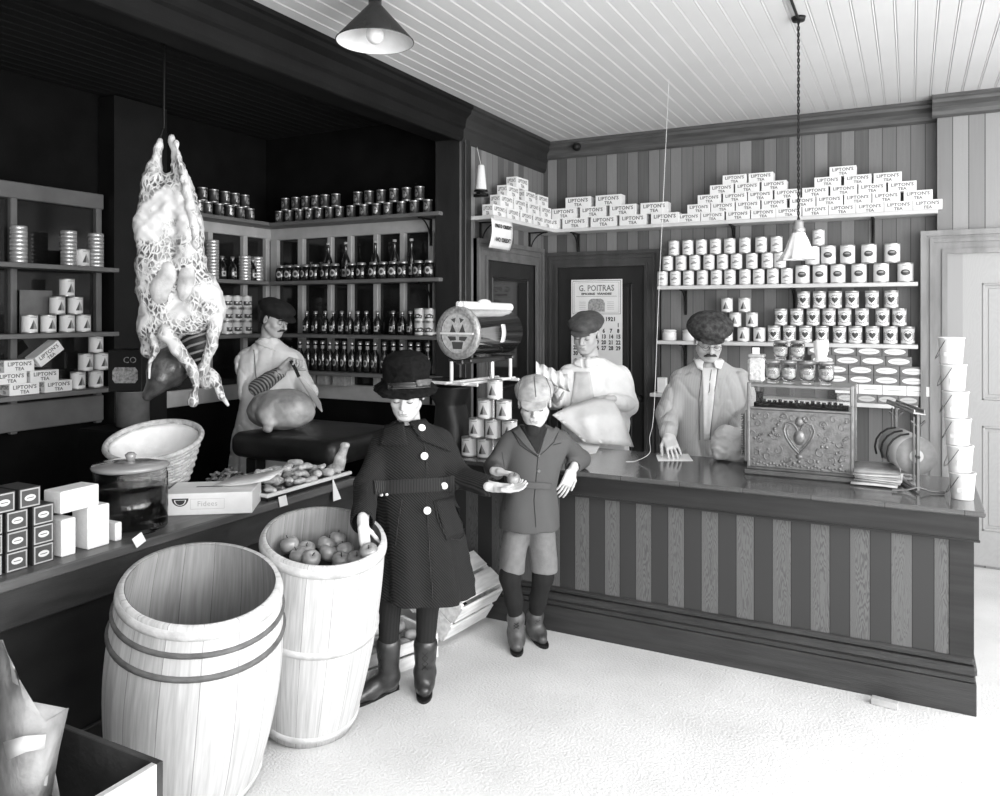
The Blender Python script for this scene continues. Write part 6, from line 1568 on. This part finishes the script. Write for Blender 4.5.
S = SDF(.005); S.ell(J(533, 432, -.045), (.042, .04, .05), None, 0); S.cone(J(533, 424, .01), J(533, 440, -.01), .06, .06, .02); b.add(S, 'sweater', M('dark knit sweater', .012, .9, .3, 60))
b.patch('sweater_front', [(520, 426), (547, 424), (538, 452), (537, 453)], 8, M('dark knit sweater', .012), CN, .003, .004)
b.patch('lapel', [(512, 431), (520, 427), (538, 456), (528, 448)], 8, m_jack, CN, .009, .006, jk); b.patch('lapel', [(548, 424), (559, 431), (546, 449), (538, 456)], 8, m_jack, CN, .009, .006, jk)
b.patch('belt', [(521, 481), (551, 483), (550, 489), (524, 488)], 8, m_jack, CN, .008, .007, jk)
m_seam = M('dark jacket seam', .02, .8)
b.line('lapel_edge', [(512, 431), (520, 445), (530, 452), (538, 457)], .0022, m_seam, None, .001, jk); b.line('lapel_edge', [(559, 431), (554, 442), (546, 450), (538, 457)], .0022, m_seam, None, .001, jk)
b.line('front_seam', [(538, 456), (536, 480), (534, 500), (536, 527)], .0022, m_seam, CN, .001, jk); b.line('pocket_edge', [(553, 445), (561, 443)], .0022, m_seam, CN, .001, jk); b.line('sleeve_seam', [(502, 452), (506, 480), (505, 510)], .002, m_seam, CN, .001, jk)
for x, y in ((538.5, 455), (538.5, 471), (528, 484), (547, 486)): b.disc('button', x, y, .0085, M('horn button', .12, .3), .006, parent=jk)
b.disc('lapel_pin', 551, 432, .009, m_btn, .004, parent=jk)
S = SDF(.006)
S.loft([b.sec(572, 499, 524, .07, -.01), b.sec(560, 500, 525, .072, -.01), b.sec(535, 503, 530, .08, 0), b.sec(515, 508, 532, .08, 0)], 0)
S.loft([b.sec(571, 530, 557, .07, .02), b.sec(560, 530, 557, .072, .02), b.sec(535, 528, 556, .08, .01), b.sec(515, 528, 552, .08, 0)], .012)
b.add(S, 'breeches', m_short, disp=lambda Q: .004*vnoise(Q*np.array([1, 1, .6]), 32, 8))
S = SDF(.005); S.chain([J(511, 565, -.02), J(510, 577, -.03), J(514, 600, -.01), J(516, 622, .014)], [.052, .052, .044, .033], .02); b.add(S, 'stocking', m_stock)
S = SDF(.005); S.chain([J(543, 565, .01), J(543, 577, .02), J(538, 600, .07), J(535, 618, .105)], [.052, .052, .044, .033], .02); b.add(S, 'stocking', m_stock)
m_boot2 = M('scuffed grey leather', .07, .45, .5, 18, .2, 50)
boot(b, 'boot', J(516, 618, .01), J(516, 632, .02), flo(b, 516, 642), flo(b, 517, 655), .040, m_boot2, sc=.95); boot(b, 'boot', J(535, 616, .10), J(534, 628, .12), flo(b, 533, 634), flo(b, 544, 647), .040, m_boot2, sc=.95)
cp = cap(b, P, 1.0, Rb, (.098, .118), .072, .062, m_tweed, visor=(.066, .042), vz=.034, vy=-.112, noise=.003)
for pa in ([(534, 374), (535, 386), (536, 397)], [(522, 378), (519, 388), (518, 398)], [(546, 378), (550, 388), (551, 398)]): b.line('cap_seam', pa, .0025, M('dark tweed band', .12, .8), ['cap'], .001, cp)
# ---------------------------------------------------------------- CLERK
k_ = Fig('clerk in white coat and flat cap opening a paper bag behind the counter', 5.35, 592); J = k_.j
m_wcoat = M('white cotton coat', .88, .8, .05, 14, .25, 26); m_capg = M('brown grey tweed cap', .075, .85, .35, 26, .3, 70)
Rc = rotm(-.42, .30, .05); S = SDF(.0045); P = head(S, J(586, 334, -.02), 1.08, Rc, nose=1.03, neck=J(592, 362, .02))
S.ell(J(592, 402, .0), (.15, .09, .19), None, .04); S.ell(J(592, 440, .0), (.14, .09, .16), None, .04)
S.chain([J(570, 378, .0), J(554, 399, -.03), J(556, 400, -.2)], [.045, .04, .026], .02); S.chain([J(618, 378, .0), J(627, 403, -.05), J(608, 400, -.26)], [.045, .04, .026], .02)
for x in (582, 602): S.chain([J(x, 450, .0), J(x, 505, -.02), J(x, 552, .02)], [.08, .055, .04], .02); S.cone(J(x, 558, .02), J(x, 560, -.16), .035, .03, .02)
hand(S, J(609, 399.5, -.27), (-1, -.1, -.15), (-.1, .6, -.6), 1, (.7, .75, .8, .85), .98, thumb=.6); hand(S, J(556, 400, -.22), (-.2, -.5, .6), (.4, .5, -.3), -1, (.8, .8, .8, .8), .95, thumb=.5)
k_.add(S, 'body', m_skin); face_bits(k_, P, 1.08, Rc, bw=.003)
S = SDF(.006); S.ell(P(0, .03, .03), (.082, .096, .084), Rc); S.ell(P(0, .07, -.03), (.055, .04, .05), Rc, .03); k_.add(S, 'hair', m_haird)
S = SDF(.007)
S.loft([(.42, 0, 0, .26, .17), k_.sec(445, 562, 628, .15), k_.sec(420, 562, 630, .15), k_.sec(395, 561, 630, .145), k_.sec(380, 560, 629, .13), k_.sec(371, 563, 624, .105), k_.sec(364, 572, 614, .08), k_.sec(358, 580, 604, .062)], 0, fold=lambda th, z: .012*np.sin(7*th+6*z))
S.chain([J(568, 375, .0), J(553, 399, -.03), J(556, 401, -.17)], [.068, .062, .05], .03); S.chain([J(620, 376, .0), J(628, 404, -.05), J(611, 400.5, -.235)], [.070, .068, .046], .03)
ck = k_.add(S, 'coat', m_wcoat, disp=lambda Q: .004*vnoise(Q*np.array([1, 1, .5]), 22, 5)+crease(Q, .012, 16, 3)); CN = ['coat']
k_.patch('collar', [(572, 357), (583, 360), (583, 369), (575, 366)], 5, m_wcoat, CN, .012, .006, ck); k_.patch('collar', [(585, 360), (600, 354), (598, 366), (586, 369)], 5, m_wcoat, CN, .012, .006, ck)
k_.patch('apron_bib', [(575, 372), (590, 372), (596, 410), (570, 410)], 6, M('pale apron', .66, .8), CN, .006, .004, ck)
S = SDF(.008); 
for x in (582, 602): S.cone(J(x, 440, 0), J(x, 553, .01), .105, .07, .03)
k_.add(S, 'trousers', M('dark trousers', .03, .9))
for x in (582, 602):
    S = SDF(.008); S.chain([J(x, 556, .02), J(x, 559, -.05), J(x, 560, -.17)], [.045, .042, .036], .02); k_.add(S, 'shoe', m_boot, disp=lambda Q: np.maximum(0, .004-Q[..., 2]))
cap(k_, P, 1.08, Rc, (.112, .135), .052, .075, m_capg, visor=(.066, .05), tilt=.12, vz=.045)
# paper bag he opens
S_ = Fig.j
def fsheet(f, name, label, cat, rows, mat, th=.002, sub=4, noise=.006, group=None):
    """interpolated sheet through rows of (px,py,off)"""
    A = len(rows); Bn = len(rows[0]); g_ = []
    for i in range((A-1)*sub+1):
        u = i/sub; i0 = min(int(u), A-2); fu = u-i0; r = []
        for k in range((Bn-1)*sub+1):
            v = k/sub; k0 = min(int(v), Bn-2); fv = v-k0
            p = [(rows[i0][k0][q]*(1-fu)+rows[i0+1][k0][q]*fu)*(1-fv)+(rows[i0][k0+1][q]*(1-fu)+rows[i0+1][k0+1][q]*fu)*fv for q in range(3)]
            w_ = W(p[0], p[1], f.D+p[2]); w_ += FW*noise*math.sin(i*1.7+k*.9)+Vector((0, 0, noise*.4*math.sin(k*1.3+i*.5))); r.append(w_)
        g_.append(r)
    c = g_[0][0].copy(); o = MB().sheet([[q-c for q in r] for r in g_], th).build(name, mat, loc=c); return tag(o, label, cat, group)
fsheet(k_, 'paper_bag', 'large pale paper bag held open by the clerk in the white coat', 'bag', [[(552, 415, -.50), (568, 428, -.5), (584, 442, -.46)], [(572, 405, -.40), (584, 420, -.52), (600, 444, -.50)], [(596, 397, -.36), (604, 418, -.50), (616, 445, -.50)], [(614, 400, -.37), (624, 420, -.44), (634, 447, -.44)]],
       M('pale kraft paper', .60, .75, .08, 10, .3, 20))
fsheet(k_, 'pleated_bag', 'pleated white striped paper bag held up behind the boy\'s cap', 'bag', [[(536+i*4.0, 362+i*1.6+(1.0 if i % 2 else -1.0), -.42+(.02 if i % 2 else -.02)), (536+i*4.1, 374+i*1.6, -.45+(.02 if i % 2 else -.02)), (541+i*3.6, 380+i*1.5, -.42)] for i in range(9)], M('white striped paper', .75, .7, .1, 40), sub=2, noise=0)
# ---------------------------------------------------------------- SHOPKEEPER
k2 = Fig('moustached shopkeeper in pale striped coat and bulky cap writing at the counter', 4.85, 708); J = k2.j
m_kc = ribbed('pale striped duster coat', .40, .009, dirv='X', amp=.1, var=.08, dark=.9, rough=.85)
Rk = rotm(-.10, .42, 0); S = SDF(.0045); P = head(S, J(709, 340, -.06), 1.06, Rk, nose=1.05, neck=J(711, 366, .02))
S.ell(J(708, 412, .0), (.15, .10, .19), None, .04); S.ell(J(708, 460, .0), (.15, .10, .2), None, .04)
S.chain([J(683, 384, .0), J(667, 413, -.06), J(668, 435, -.30)], [.045, .04, .026], .02); S.chain([J(736, 383, .0), J(750, 410, -.05), J(736, 434, -.26)], [.045, .04, .026], .02)
for x in (696, 720): S.chain([J(x, 480, .0), J(x, 530, -.02), J(x, 578, .02)], [.08, .055, .04], .02); S.cone(J(x, 584, .02), J(x, 584, -.16), .035, .03, .02)
hand(S, J(668, 436, -.31), (.12, -.72, -.62), (.25, .3, -.75), -1, (.3, .35, .42, .5), 1.0, thumb=.5, spread=.08); hand(S, J(736, 434, -.27), (-.8, -.4, -.35), (-.2, .5, -.6), 1, (.5, .5, .5, .5), 1.0)
k2.add(S, 'body', M('tanned skin', .52, .5, .05, 15)); face_bits(k2, P, 1.06, Rk, brow=M('grizzled brows', .1, .6), bw=.0032, lips=False)
S = SDF(.004); 
for s_ in (-1, 1): S.chain([P(0, -.098, -.048), P(s_*.02, -.093, -.052), P(s_*.036, -.080, -.064)], [.009, .0085, .004], .004)
k2.add(S, 'moustache', M('dark moustache', .035, .8, .4, 90), disp=lambda Q: .001*vnoise(Q, 250))
mb = MB()
for s_ in (-1, 1): mb.tube([P(s_*.031+.019*math.cos(a), -.104, -.002+.016*math.sin(a)) for a in [2*PI*q/16 for q in range(17)]], .0011, 5)
mb.tube([P(-.012, -.104, .002), P(0, -.107, .005), P(.012, -.104, .002)], .0011, 5).tube([P(.05, -.103, .0), P(.075, -.05, .0), P(.08, .01, .0)], .0011, 5).tube([P(-.05, -.103, .0), P(-.075, -.05, .0), P(-.08, .01, .0)], .0011, 5)
mb.build('spectacles', m_iron, k2.t)
S = SDF(.006); S.ell(P(0, .03, .03), (.083, .094, .082), Rk); k2.add(S, 'hair', M('grey hair', .2, .7))
S = SDF(.007)
S.loft([(.40, 0, 0, .27, .19), k2.sec(462, 670, 742, .16), k2.sec(430, 674, 742, .15), k2.sec(400, 674, 746, .15), k2.sec(386, 671, 747, .14), k2.sec(376, 674, 743, .115), k2.sec(368, 684, 734, .09), k2.sec(361, 697, 724, .065)], 0, fold=lambda th, z: .012*np.sin(9*th+4*z))
S.chain([J(681, 381, .0), J(667, 414, -.06), J(668, 432, -.27)], [.070, .062, .052], .03); S.chain([J(738, 380, .0), J(750, 410, -.05), J(738, 428, -.20)], [.070, .064, .054], .03)
ck = k2.add(S, 'coat', m_kc, disp=lambda Q: .004*vnoise(Q*np.array([1, 1, .45]), 24, 5)+crease(Q, .014, 18, 5, (1, 1, .3))); CN = ['coat']
k2.patch('shirt_front', [(702, 368), (717, 368), (709, 440), (704, 440)], 8, M('pale shirt', .72, .8, .05, 20, .2, 40), CN, .004, .004, ck)
k2.patch('collar', [(693, 357), (704, 362), (703, 371), (698, 369)], 5, m_white, CN, .016, .006, ck); k2.patch('collar', [(712, 362), (724, 358), (720, 370), (715, 369)], 5, m_white, CN, .016, .006, ck)
k2.line('coat_edge', [(702, 370), (699, 400), (700, 440)], .003, M('grey seam', .14, .8), CN, .002, ck); k2.line('coat_edge', [(718, 368), (714, 395), (710, 440)], .003, M('grey seam', .14, .8), CN, .002, ck)
k2.disc('button', 709, 394, .009, m_btn, .006, parent=ck); k2.line('neck_cord', [(711, 370), (710, 382), (709, 393)], .002, m_haird, CN, .008, ck)
S = SDF(.008)
for x in (696, 720): S.cone(J(x, 470, 0), J(x, 578, .01), .105, .07, .03)
k2.add(S, 'trousers', M('dark trousers', .03, .9))
for x in (696, 720):
    S = SDF(.008); S.chain([J(x, 580, .02), J(x, 582, -.05), J(x, 583, -.17)], [.045, .042, .036], .02); k2.add(S, 'shoe', m_boot, disp=lambda Q: np.maximum(0, .004-Q[..., 2]))
cap(k2, P, 1.06, Rk, (.130, .138), .083, .082, M('shaggy dark cap', .055, .95, .5, 40, .8, 90, spec=.1), visor=(.07, .04), vz=.052, noise=.006, tilt=-.1)
# crumpled parcel in his left arm
pc = onz(729, 463, CZ); S = SDF(.006); S.ell((0, 0, .085), (.105, .08, .09)); S.box((-.02, 0, .05), (.16, .12, .10), rr=.03, k=.03); S.cone((.05, 0, .05), (.13, -.02, .045), .05, .035, .03); S.ell((-.05, -.01, .15), (.045, .04, .04), None, .03)
o = S.build('paper_parcel', M('crumpled pale paper', .56, .75, .12, 12, .4, 30), disp=lambda Q: .016*np.abs(vnoise(Q, 30, 4))+.010*np.abs(vnoise(Q, 62, 1))-.012, loc=(pc.x+.0, pc.y+.09, CZ-.0)); o.rotation_euler = (0, 0, .3); o.location.z = CZ+.006
tag(o, 'crumpled pale paper parcel on the counter before the moustached shopkeeper', 'parcel')
# ---------------------------------------------------------------- BUTCHER
bt = Fig('butcher in white smock and dark cap raising a knife over the block', 5.78, 268); J = bt.j
Rt = rotm(1.12, .36, 0); S = SDF(.0045); P = head(S, J(275, 319, -.02), 1.06, Rt, nose=1.08, neck=J(268, 344, .02))
S.ell(J(268, 392, .0), (.15, .10, .2), None, .04); S.ell(J(262, 430, .0), (.15, .10, .18), None, .04)
S.chain([J(253, 372, .0), J(253, 390, -.08), J(281, 372, -.26)], [.040, .04, .028], .02); S.chain([J(292, 366, .02), J(309, 391, -.10), J(308, 410, -.28)], [.042, .038, .026], .02)
for x in (256, 276): S.chain([J(x, 455, .0), J(x, 505, -.02), J(x, 533, .02)], [.08, .055, .04], .02); S.cone(J(x, 540, .02), J(x, 540, -.16), .035, .03, .02)
hand(S, J(282, 370, -.27), (.62, -.12, .55), (.55, -.4, -.75), 1, (1.15, 1.15, 1.1, 1.1), 1.3, thumb=.9, spread=.0); hand(S, J(308, 410, -.28), (-.3, -.5, -.8), (-.5, .5, .0), -1, (.4, .4, .4, .5), 1.0)
bt.add(S, 'body', m_skinw); face_bits(bt, P, 1.06, Rt, bw=.0034, lips=False)
S = SDF(.004)
for s_ in (-1, 1): S.chain([P(0, -.097, -.048), P(s_*.02, -.092, -.052), P(s_*.034, -.080, -.062)], [.008, .0075, .004], .004)
bt.add(S, 'moustache', M('dark moustache', .035))
S = SDF(.006); S.ell(P(0, .03, .03), (.083, .096, .084), Rt); S.ell(P(0, .07, -.03), (.06, .04, .05), Rt, .03); bt.add(S, 'hair', m_haird)
S = SDF(.007)
S.loft([(.30, 0, 0, .30, .2), bt.sec(435, 233, 298, .17), bt.sec(410, 238, 300, .16), bt.sec(385, 240, 305, .155), bt.sec(362, 238, 304, .14), bt.sec(352, 243, 299, .11), bt.sec(344, 254, 284, .08), bt.sec(338, 260, 277, .065)], 0, fold=lambda th, z: .015*np.sin(7*th+6*z))
S.chain([J(247, 360, .0), J(250, 394, -.08), J(262, 386, -.15)], [.078, .074, .062], .03); S.chain([J(294, 362, .02), J(309, 392, -.09), J(308, 406, -.24)], [.070, .062, .05], .03)
ck = bt.add(S, 'smock', m_wcoat, disp=lambda Q: .004*vnoise(Q*np.array([1, 1, .5]), 24, 9)+crease(Q, .013, 15, 7)); CN = ['smock']
bt.patch('collar', [(254, 336), (270, 346), (276, 352), (252, 342)], 5, m_wcoat, CN, .012, .006, ck); bt.line('sleeve_seam', [(254, 350), (256, 375), (258, 392)], .003, M('grey seam', .14), CN, .002, ck)
S = SDF(.006); S.chain([J(258, 388, -.14), J(269, 379.5, -.20), J(280, 372.5, -.255)], [.066, .054, .043], .01); bt.add(S, 'sleeve_guard', ribbed('woven sleeve guard', .3, .014, dirv='D', amp=.8, var=.7, dark=.3))
S = SDF(.008)
for x in (256, 276): S.cone(J(x, 440, 0), J(x, 532, .01), .105, .07, .03)
bt.add(S, 'trousers', M('dark trousers', .03, .9))
for x in (256, 276):
    S = SDF(.008); S.chain([J(x, 538, .02), J(x, 539, -.05), J(x, 538, -.17)], [.045, .042, .036], .02); bt.add(S, 'shoe', m_boot, disp=lambda Q: np.maximum(0, .004-Q[..., 2]))
cap(bt, P, 1.06, Rt, (.115, .138), .062, .076, M('dark cloth cap', .012, .9, .4, 30, .3, 70), visor=(.07, .055), vz=.045)
# butcher's knife
w0 = W(291, 361, bt.D-.33); w1 = W(299, 377, bt.D-.34); w2 = W(322, 412, bt.D-.36)
t = thing('butcher_knife', 'long pale-bladed knife with black handle in the butcher\'s fist', 'knife', tuple(w1))
h0 = w0-w1; d_ = (w2-w1)
MB().tube([h0, h0*.5+Vector((.004, 0, 0)), Vector((0, 0, 0))], [.016, .014, .015], 8, flat=(1, .7)).build('handle', m_black, t)
sd = d_.cross(FW).normalized(); n_ = d_.cross(sd).normalized(); bl_ = []
pts = [(0, .020), (.2, .026), (.5, .034), (.8, .030), (1.0, .006)]
vs = []; 
for u, hw_ in pts:
    c = d_*u
    vs += [c-sd*hw_*.35, c+n_*.0022*(1-u*.6), c+sd*hw_, c-n_*.0022*(1-u*.6)]
fs = []
for i in range(len(pts)-1):
    for q in range(4): fs.append((i*4+q, i*4+(q+1) % 4, i*4+4+(q+1) % 4, i*4+4+q))
fs += [(3, 2, 1, 0), (16, 17, 18, 19)]
MB().add(vs, fs).build('blade', M('polished knife steel', .7, .3, .05, metal=.5), t)
# apple passed between the children, and the one the girl picks up
c = W(510.5, 477, 3.80)
ap.put(W(513.5, 479, 3.77), 0, 'dark apple passed between the girl\'s and the boy\'s hands', 'apples in hand', rot=(.3, .2, 0), scale=.85)
ap.put(W(369, 552, 3.03), 0, 'apple held in the girl\'s hand inside the barrel', 'apples in hand', rot=(.5, .2, 0), scale=.95)
# ================================================================== LIGHT AND CAMERA
w = bpy.data.worlds.new('World'); bpy.context.scene.world = w; w.use_nodes = True
w.node_tree.nodes['Background'].inputs[0].default_value = (1, 1, 1, 1); w.node_tree.nodes['Background'].inputs[1].default_value = .6
def area(name, loc, rot, sx, sy, power):
    l = bpy.data.lights.new(name, 'AREA'); l.shape = 'RECTANGLE'; l.size = sx; l.size_y = sy; l.energy = power
    o = bpy.data.objects.new(name, l); C.objects.link(o); o.location = loc; o.rotation_euler = rot; return o
# daylight entering through the window openings
area('window_daylight', (1.42, YF-.02, 1.72), (-PI/2*1.0, 0, 0), 1.9, 2.2, 115)
area('window_daylight', (-.85, YF-.02, 1.72), (-PI/2*1.0, 0, 0), 2.0, 2.2, 30)
area('window_daylight', (XR-.02, 0, 1.78), (0, PI/2, 0), 2.1, 1.7, 190)
area('window_daylight', (XR-.02, 2.1, 1.78), (0, PI/2, 0), 2.1, 1.7, 200)
area('window_daylight', (XR-.02, 4.35, 1.78), (0, PI/2, 0), 2.1, 2.0, 95)
for o in bpy.data.objects:
    if o.type == 'LIGHT':
        if abs(o.rotation_euler.x) > .1: o.rotation_euler = (PI/2, 0, 0)
        else: o.rotation_euler = (0, PI/2, 0)
cam = bpy.data.cameras.new('camera'); co = bpy.data.objects.new('camera', cam); C.objects.link(co)
co.location = (0, 0, CAM_H); co.rotation_euler = (PI/2, 0, YAW); cam.sensor_width = 36; cam.lens = F_PX/1000*36
cam.shift_y = -(398-HY)/1000; cam.clip_start = .05
sc = bpy.context.scene; sc.camera = co
sc.view_settings.view_transform = 'Standard'; sc.view_settings.look = 'None'; sc.view_settings.exposure = -0.3; sc.view_settings.gamma = 1
sc.view_settings.use_curve_mapping = False
sc.cycles.use_denoising = True; sc.cycles.max_bounces = 8
